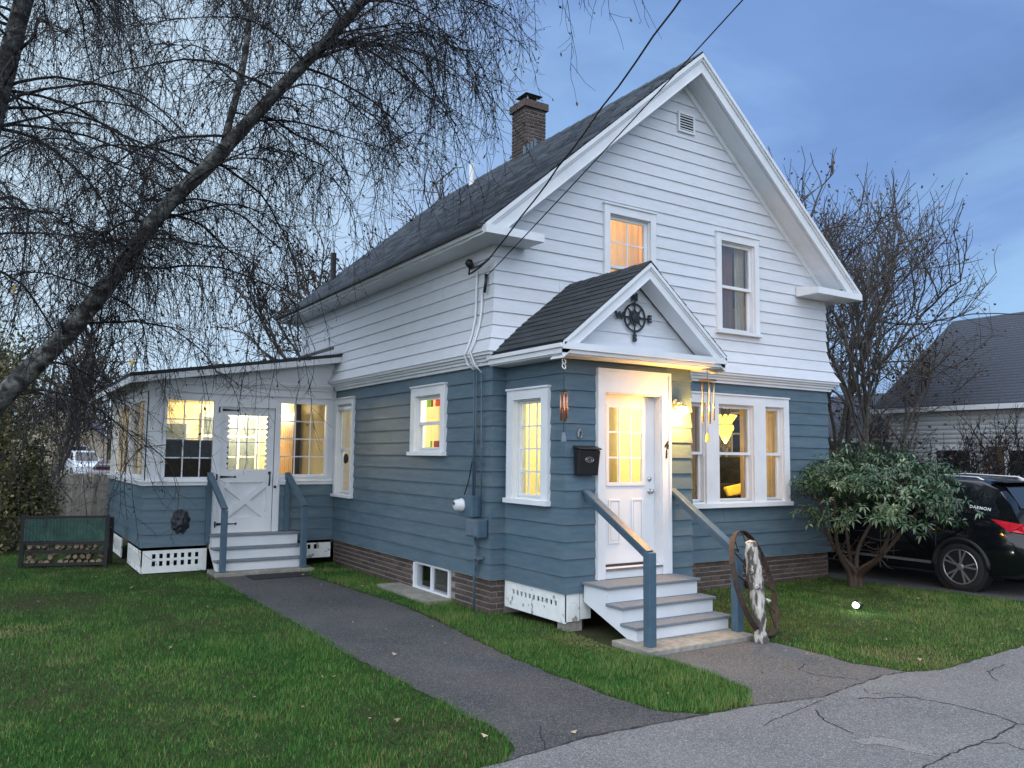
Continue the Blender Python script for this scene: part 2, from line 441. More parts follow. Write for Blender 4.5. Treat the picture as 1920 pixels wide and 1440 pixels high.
def copy_tree(root, loc, label=None):
    r_ = root.copy(); COL.objects.link(r_); r_.location = loc
    if label: r_['label'] = label
    for ch in list(root.children):
        c = ch.copy(); COL.objects.link(c); c.parent = r_
        c.matrix_parent_inverse = ch.matrix_parent_inverse.copy()
        for g in list(ch.children):
            q = g.copy(); COL.objects.link(q); q.parent = c
    return r_

def np_mesh(name, verts, faces, material, parent=None, val=None, smooth=False):
    """Fast mesh from arrays; faces is (M,k). val: per-vertex float stored as attribute v."""
    me = bpy.data.meshes.new(name)
    nv, (nf, k) = len(verts), faces.shape
    me.vertices.add(nv); me.vertices.foreach_set('co', np.ascontiguousarray(verts, dtype=np.float32).ravel())
    me.loops.add(nf * k); me.loops.foreach_set('vertex_index', np.ascontiguousarray(faces, dtype=np.int32).ravel())
    me.polygons.add(nf); me.polygons.foreach_set('loop_start', np.arange(0, nf * k, k, dtype=np.int32))
    if val is not None:
        a = me.attributes.new('v', 'FLOAT', 'POINT'); a.data.foreach_set('value', np.asarray(val, dtype=np.float32))
    if smooth: me.polygons.foreach_set('use_smooth', np.ones(nf, dtype=bool))
    me.materials.append(material)
    me.update(calc_edges=True)
    o = bpy.data.objects.new(name, me)
    return link(o, parent)

def FR(O, U, N):
    return lambda u, n, z: (O[0] + U[0] * u + N[0] * n, O[1] + U[1] * u + N[1] * n, z)

def text_mesh(name, body, size, extrude, material, parent, align=True, space=1.0, offset=0.0):
    cu = bpy.data.curves.new(name, 'FONT'); cu.body = body; cu.size = size; cu.extrude = extrude; cu.space_character = space; cu.offset = offset
    if align: cu.align_x = 'CENTER'; cu.align_y = 'CENTER'
    tmp = bpy.data.objects.new(name, cu); COL.objects.link(tmp)
    dg = bpy.context.evaluated_depsgraph_get()
    me = bpy.data.meshes.new_from_object(tmp.evaluated_get(dg))
    bpy.data.objects.remove(tmp); me.materials.clear(); me.materials.append(material)
    o = bpy.data.objects.new(name, me)
    return link(o, parent)

# ------------------------------------------------------------------ key measures (metres)
W, D = 6.58, 7.56                # main block
Z0, ZB = 0.42, 3.07              # bottom of siding, bottom of belt course
VX0, VX1, DV = 0.199, 2.127, 1.266   # vestibule
VC = (VX0 + VX1) / 2
PW, PY, PY2 = 3.146, 5.49, 10.09  # porch: width, front, back
RX = W / 2                        # ridge
RS = 0.863                        # roof slope
ZR = 7.91
def roof_z(x): return ZR - RS * abs(x - RX)
F_front = FR((0, 0), (1, 0), (0, -1))
F_left = FR((0, 0), (0, 1), (-1, 0))
F_right = FR((W, 0), (0, 1), (1, 0))
F_back = FR((0, D), (1, 0), (0, 1))
F_vf = FR((0, -DV), (1, 0), (0, -1))
F_vl = FR((VX0, 0), (0, 1), (-1, 0))
F_vr = FR((VX1, 0), (0, 1), (1, 0))
F_pf = FR((0, PY), (1, 0), (0, -1))
F_pl = FR((-PW, 0), (0, 1), (-1, 0))

# ================================================================== GROUND
g = MB()
g.add([(-900, -300, 0), (900, -300, 0), (900, 1500, 0), (-900, 1500, 0)], [(0, 1, 2, 3)])
ground = tag(g.build('ground', M['soil']), kind='structure')

def wob(pts, amp=0.02, step=0.15, close=True):
    """Resample a polygon and roughen its outline."""
    out = []
    n = len(pts)
    for i in range(n if close else n - 1):
        a = Vector(pts[i]); b = Vector(pts[(i + 1) % n]); k = max(1, int((b - a).length / step))
        for j in range(k):
            p = a.lerp(b, j / k)
            out.append((p.x + rnd.uniform(-amp, amp), p.y + rnd.uniform(-amp, amp)))
    if not close: out.append(tuple(pts[-1]))
    return out

walk_poly = [(-2.24, 5.1), (-2.22, 3.96), (-2.18, 0.81), (-2.2, -1.16), (-2.15, -2.24), (-2.13, -3.0), (-2.11, -3.75), (-2.22, -4.0), (-2.5, -4.3),
             (-0.3, -4.3), (-0.59, -4.08), (-0.84, -3.82), (-0.90, -3.32), (-0.90, -2.78), (-0.91, -1.92), (-0.81, -0.92), (-0.72, 0.0), (-0.67, 1.13), (-0.75, 2.6), (-0.86, 3.9), (-0.86, 5.1)]
path_poly = [(0.33, -2.45), (0.36, -2.77), (0.34, -3.3), (0.24, -3.82), (-0.12, -4.12), (-0.3, -4.3), (2.2, -4.3), (1.95, -4.15), (1.80, -3.7), (1.86, -3.0), (1.78, -2.6), (1.8, -2.45)]
road_poly = [(-60, -4.2), (-8, -4.25), (-2.4, -4.14), (-1.65, -4.05), (-0.8, -4.10), (-0.1, -4.15), (0.6, -4.28), (1.63, -4.14), (1.93, -4.18), (2.3, -4.30), (3.2, -4.24), (4.0, -4.2), (6.5, -4.2), (12, -4.2), (80, -4.3), (80, -11), (-60, -11)]
drive_poly = [(6.45, 4.5), (6.5, -0.4), (6.6, -1.3), (6.85, -2.0), (6.95, -2.8), (6.6, -3.7), (6.0, -4.35), (11.8, -4.35), (10.6, -3.0), (10.3, 4.5)]
def sheet(name, poly, z, material, parent=None, amp=0.022):
    g_ = MB(); pl = wob(poly, amp, 0.09)
    g_.add([(x, y, z) for x, y in pl], [list(range(len(pl)))])
    o = g_.build(name, material, parent)
    if o.data.polygons[0].normal.z < 0: o.data.flip_normals()
    return o
walk = tag(sheet('walkway', walk_poly, 0.006, M['asphalt_dark']), kind='structure')
path = tag(sheet('entrance_path', path_poly, 0.006, M['asphalt_mid']), kind='structure')
drive = tag(sheet('driveway', drive_poly, 0.006, M['asphalt_dark']), kind='structure')
road = tag(sheet('road', road_poly, 0.011, M['asphalt'], amp=0.012), kind='structure')

def crack(pts, w, parent, z):
    pl = wob(pts, 0.012, 0.05, close=False)
    g_ = MB(); n = len(pl); vs_ = []
    for i, p in enumerate(pl):
        a = Vector(pl[max(0, i - 1)]); b = Vector(pl[min(n - 1, i + 1)]); d = (b - a).normalized(); nn = Vector((-d.y, d.x))
        ww = w * rnd.uniform(0.35, 1.2)
        vs_ += [(p[0] - nn.x * ww, p[1] - nn.y * ww, z), (p[0] + nn.x * ww, p[1] + nn.y * ww, z)]
    g_.add(vs_, [(2 * i, 2 * i + 2, 2 * i + 3, 2 * i + 1) for i in range(n - 1)])
    return g_.build('crack', M['crack'], parent)
for pts, w in [([(0.234, -4.48), (0.14, -4.57), (0.05, -4.75), (0.02, -4.95)], 0.006),
               ([(0.8, -4.45), (1.217, -4.656), (1.307, -4.955), (1.325, -5.27), (1.268, -5.449), (0.764, -5.514), (0.34, -5.523), (-0.103, -5.561), (-0.6, -5.7)], 0.008),
               ([(1.25, -5.45), (1.6, -5.7), (1.9, -6.2)], 0.007), ([(0.62, -5.52), (0.75, -5.62), (0.72, -5.75)], 0.005),
               ([(1.1, -4.3), (1.0, -4.42), (1.2, -4.5), (1.217, -4.65)], 0.004),
               ([(2.35, -4.75), (2.6, -4.55), (3.0, -4.5)], 0.006), ([(-0.4, -4.5), (0.1, -4.4), (0.5, -4.33)], 0.004)]:
    crack(pts, w, road, 0.0135)
for pts, w in [([(-1.79, -3.66), (-1.9, -3.85), (-2.035, -4.106)], 0.005)]:
    crack(pts, w, walk, 0.0095)
for pts, w in [([(1.308, -4.1), (1.25, -3.98), (1.12, -3.8), (1.15, -3.6), (1.372, -3.5)], 0.005)]:
    crack(pts, w, path, 0.0095)
# seam where walk and path meet the road
crack([(-2.4, -4.13), (-1.65, -4.04), (-0.8, -4.09), (-0.55, -4.12)], 0.008, road, 0.0135)
crack([(-0.1, -4.14), (0.6, -4.27), (1.2, -4.19), (1.63, -4.13), (1.93, -4.17)], 0.007, road, 0.0135)
pp = wob([(-0.15, -5.03), (0.05, -5.06), (0.16, -5.2), (0.19, -5.38), (0.08, -5.5), (0.02, -5.35), (-0.02, -5.2), (-0.12, -5.12)], 0.02, 0.04)
g_ = MB(); g_.add([(x, y, 0.0135) for x, y in pp], [list(range(len(pp)))])
o = g_.build('worn_patch', M['patch'], road)
if o.data.polygons[0].normal.z < 0: o.data.flip_normals()

# ================================================================== HOUSE
house = thing('house', 'two-storey gabled house, white shingles above and blue-grey siding below', 'house', (RX, 0, 0))

def cells(uL, uR, za, zb, openings):
    """Rectangles of the course [za,zb] left over after cutting the openings: (u0,u1,z0,z1,isleft,isright)."""
    a = min(uL(za), uL(zb)); b = max(uR(za), uR(zb))
    if b - a < 0.02: return []
    cuts = {a, b}
    for (p, q, c, d_) in openings:
        if d_ > za and c < zb:
            for e_ in (p, q):
                if a < e_ < b: cuts.add(e_)
    cuts = sorted(cuts); out = []
    for i in range(len(cuts) - 1):
        u0, u1 = cuts[i], cuts[i + 1]; mid = (u0 + u1) / 2
        rs = [(za, zb)]
        for (p, q, c, d_) in openings:
            if p < mid < q:
                nr = []
                for (s0, s1) in rs:
                    if c > s0: nr.append((s0, min(s1, c)))
                    if d_ < s1: nr.append((max(s0, d_), s1))
                rs = [(s0, s1) for s0, s1 in nr if s1 - s0 > 0.004]
        for (s0, s1) in rs: out.append((u0, u1, s0, s1, i == 0, i == len(cuts) - 2))
    return out

def siding(parent, F, uL, uR, z0, z1, expo, openings, material, flare=None, mitL=True, mitR=True, lap=0.017):
    flare = flare or (lambda z: 0.0)
    z = z0
    while z < z1 - 0.02:
        za, zb = z, min(z + expo, z1)
        if z1 - zb < 0.05: zb = z1
        dz = zb - za; jit = rnd.uniform(-0.002, 0.002)
        def off(q): return 0.005 + jit + lap * (1 - (q - za) / dz) + flare(q)
        runs = []
        ops_ = list(openings); wa, wb = max(uL(za), uL(zb)), min(uR(za), uR(zb))
        if wb - wa > 1.6 and rnd.random() < .6:
            uj = rnd.uniform(wa + .5, wb - .5); ops_.append((uj, uj + .0035, za - 1, zb + 1))
        for cell in cells(uL, uR, za, zb, ops_):
            hit = [r_ for r_ in runs if any(abs(c[1] - cell[0]) < 1e-6 and min(c[3], cell[3]) - max(c[2], cell[2]) > 0.003 for c in r_)]
            new = [cell]
            for r_ in hit: new = r_ + new; runs.remove(r_)
            runs.append(new)
        for run in runs:
            mb = MB()
            for (u0, u1, s0, s1, il, ir) in run:
                P = []
                for q in (s0, s1):
                    a, b = (uL(q) if il else u0), (uR(q) if ir else u1)
                    if b < a + 0.003: a = b = (a + b) / 2; b += 0.003
                    o_ = off(q)
                    P += [F(a, -0.001, q), F(b, -0.001, q), F(b + (o_ if ir and mitR else 0), o_, q), F(a - (o_ if il and mitL else 0), o_, q)]
                mb.hexa(P)
            # weld touching cells so that a notched board is one piece
            me = mb.mesh('siding_board', material)
            bm = bmesh.new(); bm.from_mesh(me); bmesh.ops.remove_doubles(bm, verts=bm.verts, dist=0.0004)
            bm.to_mesh(me); bm.free()
            link(bpy.data.objects.new('siding_board', me), parent)
        z = zb

def wall(name, F, uL, uR, z0, z1, openings, mats, t=0.13, step=0.6):
    """Sheathing with openings; outer face flush with the board backs, inner face is the room's wall."""
    mb = MB(); z = z0
    while z < z1 - 1e-4:
        za, zb = z, min(z + step, z1)
        for (u0, u1, s0, s1, il, ir) in cells(uL, uR, za, zb, openings):
            P = []
            for q in (s0, s1):
                a = uL(q) if il else u0; b = uR(q) if ir else u1
                if b < a + 0.003: b = a + 0.003
                P += [F(a, -t, q), F(b, -t, q), F(b, -0.004, q), F(a, -0.004, q)]
            mb.hexa(P)
        z = zb
    return mb.build(name, mats, house)

def window(F, u0, u1, z0, z1, cw=0.10, head=0.12, sillh=0.06, mid=None, grid_up=(1, 1), grid_lo=(1, 1), glass_m='glass', name='window',
           proud=0.055, label=None, sash_w=0.045, sill_proud=0.095, frame_mat='white', exl=1, exr=1):
    """Casing, sill, jamb lining, sashes, panes and muntins. Returns (casing rect, opening rect)."""
    a, b, c, d_ = u0 + cw, u1 - cw, z0 + sillh, z1 - head
    mb = MB()
    mb.fbox(F, u0, a, 0.0, proud, z0 + sillh * 0.6, z1); mb.fbox(F, b, u1, 0.0, proud, z0 + sillh * 0.6, z1)
    mb.fbox(F, a, b, 0.0, proud - 0.003, d_, z1 - 0.001)
    mb.fbox(F, u0 - 0.012 * exl, u1 + 0.012 * exr, 0.0, proud + 0.018, z1 - 0.002, z1 + 0.02)
    # jamb lining
    mb.fbox(F, a - 0.001, a + 0.014, -0.13, 0.012, c, d_); mb.fbox(F, b - 0.014, b + 0.001, -0.13, 0.012, c, d_)
    mb.fbox(F, a + 0.014, b - 0.014, -0.13, 0.010, d_ - 0.014, d_ + 0.001)
    w_ = mb.build(name, M[frame_mat], house)
    if label: w_['label'] = label
    s_ = MB(); s_.fbox(F, u0 - 0.02 * exl, u1 + 0.02 * exr, -0.10, sill_proud, z0, z0 + sillh * 0.75); s_.fbox(F, a, b, -0.10, 0.02, z0 + sillh * 0.75, c)
    s_.build('sill', M[frame_mat], w_)
    def sash(q0, q1, n, grid):
        p, r_ = a + 0.015, b - 0.015
        f = MB(); sw = sash_w
        f.fbox(F, p, p + sw, n - 0.035, n, q0, q1); f.fbox(F, r_ - sw, r_, n - 0.035, n, q0, q1)
        f.fbox(F, p + sw, r_ - sw, n - 0.034, n - 0.001, q0, q0 + sw); f.fbox(F, p + sw, r_ - sw, n - 0.034, n - 0.001, q1 - sw, q1)
        f.build('sash', M['white'], w_)
        pm = MB(); pm.fbox(F, p + sw - 0.004, r_ - sw + 0.004, n - 0.022, n - 0.018, q0 + sw - 0.004, q1 - sw + 0.004)
        pm.build('pane', M[glass_m], w_)
        nc, nr = grid
        for i in range(1, nc):
            uu = p + sw + (r_ - p - 2 * sw) * i / nc
            k = MB(); k.fbox(F, uu - 0.010, uu + 0.010, n - 0.017, n - 0.006, q0 + sw, q1 - sw); k.build('muntin', M['white'], w_)
        for i in range(1, nr):
            zz = q0 + sw + (q1 - q0 - 2 * sw) * i / nr
            k = MB(); k.fbox(F, p + sw, r_ - sw, n - 0.0165, n - 0.0065, zz - 0.010, zz + 0.010); k.build('muntin', M['white'], w_)
    if mid is None:
        sash(c, d_ - 0.014, -0.03, grid_up)
    else:
        sash(mid - 0.022, d_ - 0.014, -0.02, grid_up)
        sash(c, mid + 0.022, -0.060, grid_lo)
    return (u0 + 0.01, u1 - 0.01, z0 + 0.01, z1 - 0.004), (a, b, c, d_)

# ---- windows of each wall
c1, o1 = window(F_front, 1.745, 2.70, 3.86, 5.45, mid=4.60, glass_m='glass_up', grid_up=(2, 2))
c2, o2 = window(F_front, 3.945, 4.895, 3.84, 5.41, mid=4.585, glass_m='glass_up')
# triple window: one wide frame with two mullions
TX = [(3.05, 3.80), (3.80, 4.86), (4.86, 5.545)]
TZ0, TZ1 = 1.205, 2.895
casT = []; opT = []
for i, (a, b) in enumerate(TX):
    ca, op = window(F_front, a, b, TZ0, TZ1, cw=0.125 if i != 1 else 0.145, head=0.14, sillh=0.085, mid=2.01, glass_m='glass',
                    grid_lo=(1, 1), grid_up=(1, 1), sash_w=0.04, exl=int(i == 0), exr=int(i == 2))
    casT.append((a - 0.01, b + 0.01, TZ0 + 0.01, TZ1 - 0.004)); opT.append(op)
front_cas = [c1, c2, (3.06, 5.535, TZ0 + 0.01, TZ1 - 0.004)]
front_op = [o1, o2] + opT
cA, oA = window(F_left, 4.53, 5.40, 1.19, 2.915, cw=0.09, head=0.10, mid=2.02, grid_up=(1, 1))
cB, oB = window(F_left, 1.178, 2.25, 1.93, 2.915, cw=0.13, head=0.13, sillh=0.07, mid=2.39)
left_cas, left_op = [cA, cB], [oA, oB]
cV, oV = window(F_vl, -0.992, -0.112, 1.37, 2.74, cw=0.14, head=0.12, sillh=0.075, grid_up=(3, 4), glass_m='glass', proud=0.06, sash_w=0.035)

# ---- upper siding flares out above the belt course
ZU = ZB + 0.155
def flare(z):
    t = max(0.0, (ZU + 0.62 - z) / 0.62)
    return 0.15 * t * t
def gable_l(z): return max(0.0, RX - (ZR - 0.33 - z) / RS)
def gable_r(z): return W - gable_l(z)
zero = lambda z: 0.0
EX_B, EX_W = (ZB - Z0) / 14, 0.176
ZSOF = 4.61                      # soffit height at the eaves

fw = wall('front_wall', F_front, gable_l, gable_r, Z0 - 0.01, 7.5, front_op + [(VX0 + 0.06, VX1 - 0.06, 0.5, 3.0)], M['tan_wall'])
siding(fw, F_front, zero, lambda z: VX0 + 0.02, Z0, ZB, EX_B, [], M['blue'], mitR=False)
siding(fw, F_front, lambda z: VX1 - 0.02, lambda z: W, Z0, ZB, EX_B, front_cas, M['blue'], mitL=False)
siding(fw, F_front, gable_l, gable_r, ZU, 7.52, EX_W, front_cas[:2], M['white_siding'], flare)
lw_ = wall('side_wall', F_left, lambda z: 0.131, lambda z: D - 0.131, Z0 - 0.01, ZSOF + 0.15, left_op + [(1.10, 2.10, 0.03, 0.40)], M['cream'])
siding(lw_, F_left, zero, lambda z: PY - 0.03, Z0, ZB, EX_B, left_cas, M['blue'], mitR=False)
siding(lw_, F_left, zero, lambda z: D, ZU, ZSOF + 0.02, EX_W, [], M['white_siding'], flare)
rw = wall('side_wall', F_right, lambda z: 0.131, lambda z: D - 0.131, 0.0, ZSOF + 0.15, [], M['tan_wall'])
siding(rw, F_right, zero, lambda z: D, Z0, ZB, EX_B, [], M['blue'])
siding(rw, F_right, zero, lambda z: D, ZU, ZSOF + 0.02, EX_W, [], M['white_siding'], flare)
bw = wall('rear_wall', F_back, gable_l, gable_r, 0.0, 7.5, [], M['white_siding'])

# ---- belt course
def belt(F, u0, u1, ml, mr):
    mb = MB()
    for (n1, za, zb) in ((0.055, ZB, ZB + 0.045), (0.085, ZB + 0.045, ZB + 0.085), (0.115, ZB + 0.085, ZB + 0.118), (0.15, ZB + 0.118, ZU)):
        mb.hexa([F(u0, -0.002, za), F(u1, -0.002, za), F(u1 + n1 * mr, n1, za), F(u0 - n1 * ml, n1, za),
                 F(u0, -0.002, zb), F(u1, -0.002, zb), F(u1 + n1 * mr, n1, zb), F(u0 - n1 * ml, n1, zb)])
    mb.build('belt_course', M['white'], house)
belt(F_front, 0, W, 1, 1); belt(F_left, 0, PY - 0.05, 1, 0); belt(F_right, 0, D, 1, 0)

# ---- main roof
YF, YB, XE = -0.40, 7.96, 0.385
def slope_pt(side, s, y, h=0.0):
    """Point on a roof slope: side -1 left / +1 right, s = plan distance from the ridge, h above the top plane."""
    return (RX + side * s, y, ZR - RS * s + h)
rf = MB(); sE = RX + XE
TH = 0.05
for side in (-1, 1):
    rf.prism([slope_pt(side, 0, YF, -0.004), slope_pt(side, sE, YF, -0.004), slope_pt(side, sE, YB, -0.004), slope_pt(side, 0, YB, -0.004)], (0, 0, -TH))
roof = rf.build('roof', M['shingle'], house)
ang = math.atan(RS); slen = sE / math.cos(ang)
def shingle_field(side, expo, wid, th, y0, y1, sl, seed):
    r_ = np.random.default_rng(seed); V = []; Fc = []
    n = int(sl / expo) + 1; ca, sa = math.cos(ang), math.sin(ang)
    for k in range(n):
        s_lo = sl - k * expo + 0.02; s_hi = max(s_lo - expo * 1.08, 0.0)
        if s_lo <= 0.01: break
        y = y0 - r_.uniform(0, wid) * (k % 2)
        while y < y1:
            wv = wid * r_.uniform(0.7, 1.3); ya, yb = max(y, y0), min(y + wv - 0.006, y1)
            if yb - ya > 0.02:
                t0 = th * r_.uniform(0.8, 1.7); b = len(V)
                for (s_, hh) in ((s_lo, t0), (s_hi, 0.001)):
                    for yy in (ya, yb):
                        V.append((RX + side * s_ * ca, yy, ZR - s_ * sa + hh))
                for yy in (ya, yb): V.append((RX + side * s_lo * ca, yy, ZR - s_lo * sa - 0.004))
                Fc += [(b, b + 1, b + 3, b + 2), (b + 4, b + 5, b + 1, b)]
            y += wv
    return np.array(V), np.array(Fc)
for side in (-1, 1):
    V, Fc = shingle_field(side, 0.14, 0.30, 0.014, YF - 0.02, YB + 0.02, slen, 5 + side)
    sh = np_mesh('shingles', V, Fc, M['shingle_field'], roof, val=np.repeat(np.random.default_rng(9).random(len(V) // 6), 6)); sh['kind'] = 'stuff'
rc = MB()
for k in range(28):
    y0 = YF - 0.03 + k * 0.3
    for side in (-1, 1):
        rc.prism([(RX, y0, ZR + 0.022), (RX + side * 0.14, y0, ZR + 0.022 - RS * 0.14), (RX + side * 0.14, y0 + 0.31, ZR + 0.012 - RS * 0.14), (RX, y0 + 0.31, ZR + 0.012)], (0, 0, -0.012))
rc.build('ridge_cap', M['shingle'], roof)

# rakes, soffits, fascia, returns
def rake(side, y0, yin, drop, name='rake_board', xe=sE):
    mb = MB()
    def strip(d0, d1, ya, yb):
        e1, e0 = min(xe, (ZR - d1 - ZSOF + .001) / RS), min(xe, (ZR - d0 - ZSOF + .001) / RS)
        mb.hexa([slope_pt(side, 0, ya, -d1), slope_pt(side, e1, ya, -d1), slope_pt(side, e1, yb, -d1), slope_pt(side, 0, yb, -d1),
                 slope_pt(side, 0, ya, -d0), slope_pt(side, e0, ya, -d0), slope_pt(side, e0, yb, -d0), slope_pt(side, 0, yb, -d0)])
    strip(0.012, 0.075, y0 - 0.045, y0 + 0.03)
    strip(0.075, 0.115, y0 - 0.022, y0 + 0.03)
    strip(0.115, 0.285, y0, y0 + 0.03)
    strip(0.285, 0.30, y0 - 0.012, y0 + 0.05)
    mb.build(name, M['white'], house)
    sf = MB()
    sf.hexa([slope_pt(side, 0, y0 + 0.03, -0.30), slope_pt(side, RX + 0.0, y0 + 0.03, -0.30), slope_pt(side, RX, yin, -0.30), slope_pt(side, 0, yin, -0.30),
             slope_pt(side, 0, y0 + 0.03, -0.27), slope_pt(side, RX, y0 + 0.03, -0.27), slope_pt(side, RX, yin, -0.27), slope_pt(side, 0, yin, -0.27)])
    sf.build('soffit', M['white'], house)
    fz = MB()   # frieze board on the wall under the soffit
    fz.hexa([slope_pt(side, 0, -0.045, -0.40), slope_pt(side, RX, -0.045, -0.40), slope_pt(side, RX, 0.0, -0.40), slope_pt(side, 0, 0.0, -0.40),
             slope_pt(side, 0, -0.045, -0.302), slope_pt(side, RX, -0.045, -0.302), slope_pt(side, RX, 0.0, -0.302), slope_pt(side, 0, 0.0, -0.302)])
    fz.build('frieze_board', M['white'], house)
for side in (-1, 1): rake(side, YF, 0.0, 0.3)
for side in (-1, 1):
    X = lambda s_: RX + side * s_
    def bx(mb, s0, s1, y0, y1, z0, z1): mb.box(min(X(s0), X(s1)), max(X(s0), X(s1)), y0, y1, z0, z1)
    e = MB()
    ze = roof_z(RX + sE)
    bx(e, sE - 0.03, sE - 0.004, YF + 0.03, YB - 0.02, ZSOF + 0.02, ze - 0.05)      # fascia
    bx(e, sE - 0.003, sE + 0.02, YF + 0.03, YB - 0.02, ze - 0.10, ze - 0.045)
    e.build('fascia', M['white'], house)
    e = MB(); bx(e, RX - 0.02, sE - 0.02, YF + 0.03, YB - 0.02, ZSOF, ZSOF + 0.019); e.build('soffit', M['white'], house)
    # cornice return on the gable front
    rl = 0.84 if side < 0 else 1.15
    e = MB()
    bx(e, sE - rl, sE + 0.01, YF - 0.055, YF + 0.029, ZSOF - 0.003, ZSOF + 0.10)
    bx(e, sE - rl + 0.0005, sE - rl + 0.0095, YF + 0.0295, -0.03, ZSOF - 0.001, ZSOF + 0.0995)
    bx(e, sE - rl + 0.01, sE - 0.005, YF + 0.029, -0.03, ZSOF - 0.002, ZSOF + 0.018)
    s0, s1 = sE - rl, sE
    e.hexa([(X(s0), YF, ZSOF + 0.10), (X(s1), YF, ZSOF + 0.10), (X(s1), -0.03, ZSOF + 0.10), (X(s0), -0.03, ZSOF + 0.10),
            (X(s0), YF, ZSOF + 0.105), (X(s1), YF, ZSOF + 0.105), (X(s1), -0.03, ZSOF + 0.17), (X(s0), -0.03, ZSOF + 0.17)])
    e.build('cornice_return', M['white'], house)
gut = MB()
gut.box(RX - sE - 0.085, RX - sE - 0.02, YF + 0.02, YB - 0.05, roof_z(RX - sE) - 0.055, roof_z(RX - sE) - 0.01)
gut.build('gutter', M['iron'], house)

# ---- chimney
ch = MB(); CX, CY, CA = RX, 4.2, 0.24
ch.box(CX - CA + 0.012, CX + CA - 0.012, CY - CA + 0.012, CY + CA - 0.012, 7.1, 8.80)
chim = ch.build('chimney', M['mortar'], house)
def brick_mesh(l, h, d, name='brick'):
    mb = MB(); c = 0.006
    mb.add([(-l / 2, 0, -h / 2), (l / 2, 0, -h / 2), (l / 2, 0, h / 2), (-l / 2, 0, h / 2),
            (-l / 2 + c, -d, -h / 2 + c), (l / 2 - c, -d, -h / 2 + c), (l / 2 - c, -d, h / 2 - c), (-l / 2 + c, -d, h / 2 - c)],
           [(4, 5, 6, 7), (0, 1, 5, 4), (1, 2, 6, 5), (2, 3, 7, 6), (3, 0, 4, 7)])
    return mb.mesh(name, M['brick'])
BR, BH = brick_mesh(0.195, 0.058, 0.016), brick_mesh(0.09, 0.058, 0.016)
def brick_wall(parent, o, u, nrm, length, z0, z1, skip=None, pitch=0.07):
    """Running bond of separate bricks along direction u from o, facing nrm."""
    u = Vector((*u, 0)); nv = Vector((*nrm, 0))
    mrot = Matrix((( u.x, -nv.x, 0, 0), (u.y, -nv.y, 0, 0), (0, 0, 1, 0), (0, 0, 0, 1)))
    k = 0; z = z0 + pitch / 2
    while z < z1:
        s = 0.0 if k % 2 == 0 else -0.1025
        while s < length - 0.03:
            a, b = max(s, 0), min(s + 0.195, length)
            if b - a > 0.05:
                c = (a + b) / 2
                if not (skip and skip(c, z)):
                    p = Vector((*o, 0)) + u * c + Vector((0, 0, z + rnd.uniform(-0.002, 0.002))) - nv * rnd.uniform(0.0, 0.004)
                    src = BR if b - a > 0.15 else BH
                    sc = Matrix.Diagonal(((b - a) / (0.195 if src is BR else 0.09), 1, 1, 1))
                    inst(src, 'brick', parent, Matrix.Translation(p) @ mrot @ sc)
            s += 0.205
        z += pitch; k += 1
brick_wall(chim, (CX - CA, CY - CA + 0.012), (1, 0), (0, -1), 2 * CA, 7.35, 8.66)
brick_wall(chim, (CX - CA + 0.012, CY - CA), (0, 1), (-1, 0), 2 * CA, 7.35, 8.66)
cc = MB(); cc.box(CX - CA - 0.04, CX + CA + 0.04, CY - CA - 0.04, CY + CA + 0.04, 8.66, 8.80); cc.build('chimney_crown', M['brick'], chim)
cc = MB(); cc.box(CX - 0.12, CX + 0.12, CY - 0.12, CY + 0.12, 8.80, 8.84)
for sx in (-1, 1):
    for sy in (-1, 1): cc.box(CX + sx * 0.11 - 0.012, CX + sx * 0.11 + 0.012, CY + sy * 0.11 - 0.012, CY + sy * 0.11 + 0.012, 8.84, 8.97)
cc.build('flue', M['chrome'], chim)
cc = MB(); cc.hexa([(CX - .2, CY - .2, 8.965), (CX + .2, CY - .2, 8.965), (CX + .2, CY + .2, 8.965), (CX - .2, CY + .2, 8.965),
                    (CX - .04, CY - .04, 9.02), (CX + .04, CY - .04, 9.02), (CX + .04, CY + .04, 9.02), (CX - .04, CY + .04, 9.02)])
cc.build('chimney_cap', M['black'], chim)
fl = MB()
for k in range(4):
    x = CX - CA - 0.05 + k * 0.08
    fl.box(x, x + 0.06, CY - CA - 0.02, CY - CA - 0.005, roof_z(x + .03) - 0.05, roof_z(x + .03) + 0.16)
fl.build('flashing', M['metal_grey'], chim)
vp = MB(); vp.tube([(2.98, 5.9, 7.35), (2.98, 5.9, 8.08)], 0.055, 12); vp.build('vent_pipe', M['plastic_white'], roof)
vp = MB(); vp.tube([(0.55, 7.4, 5.2), (0.55, 7.4, 6.12)], 0.06, 12); vp.build('vent_pipe', M['black'], roof)

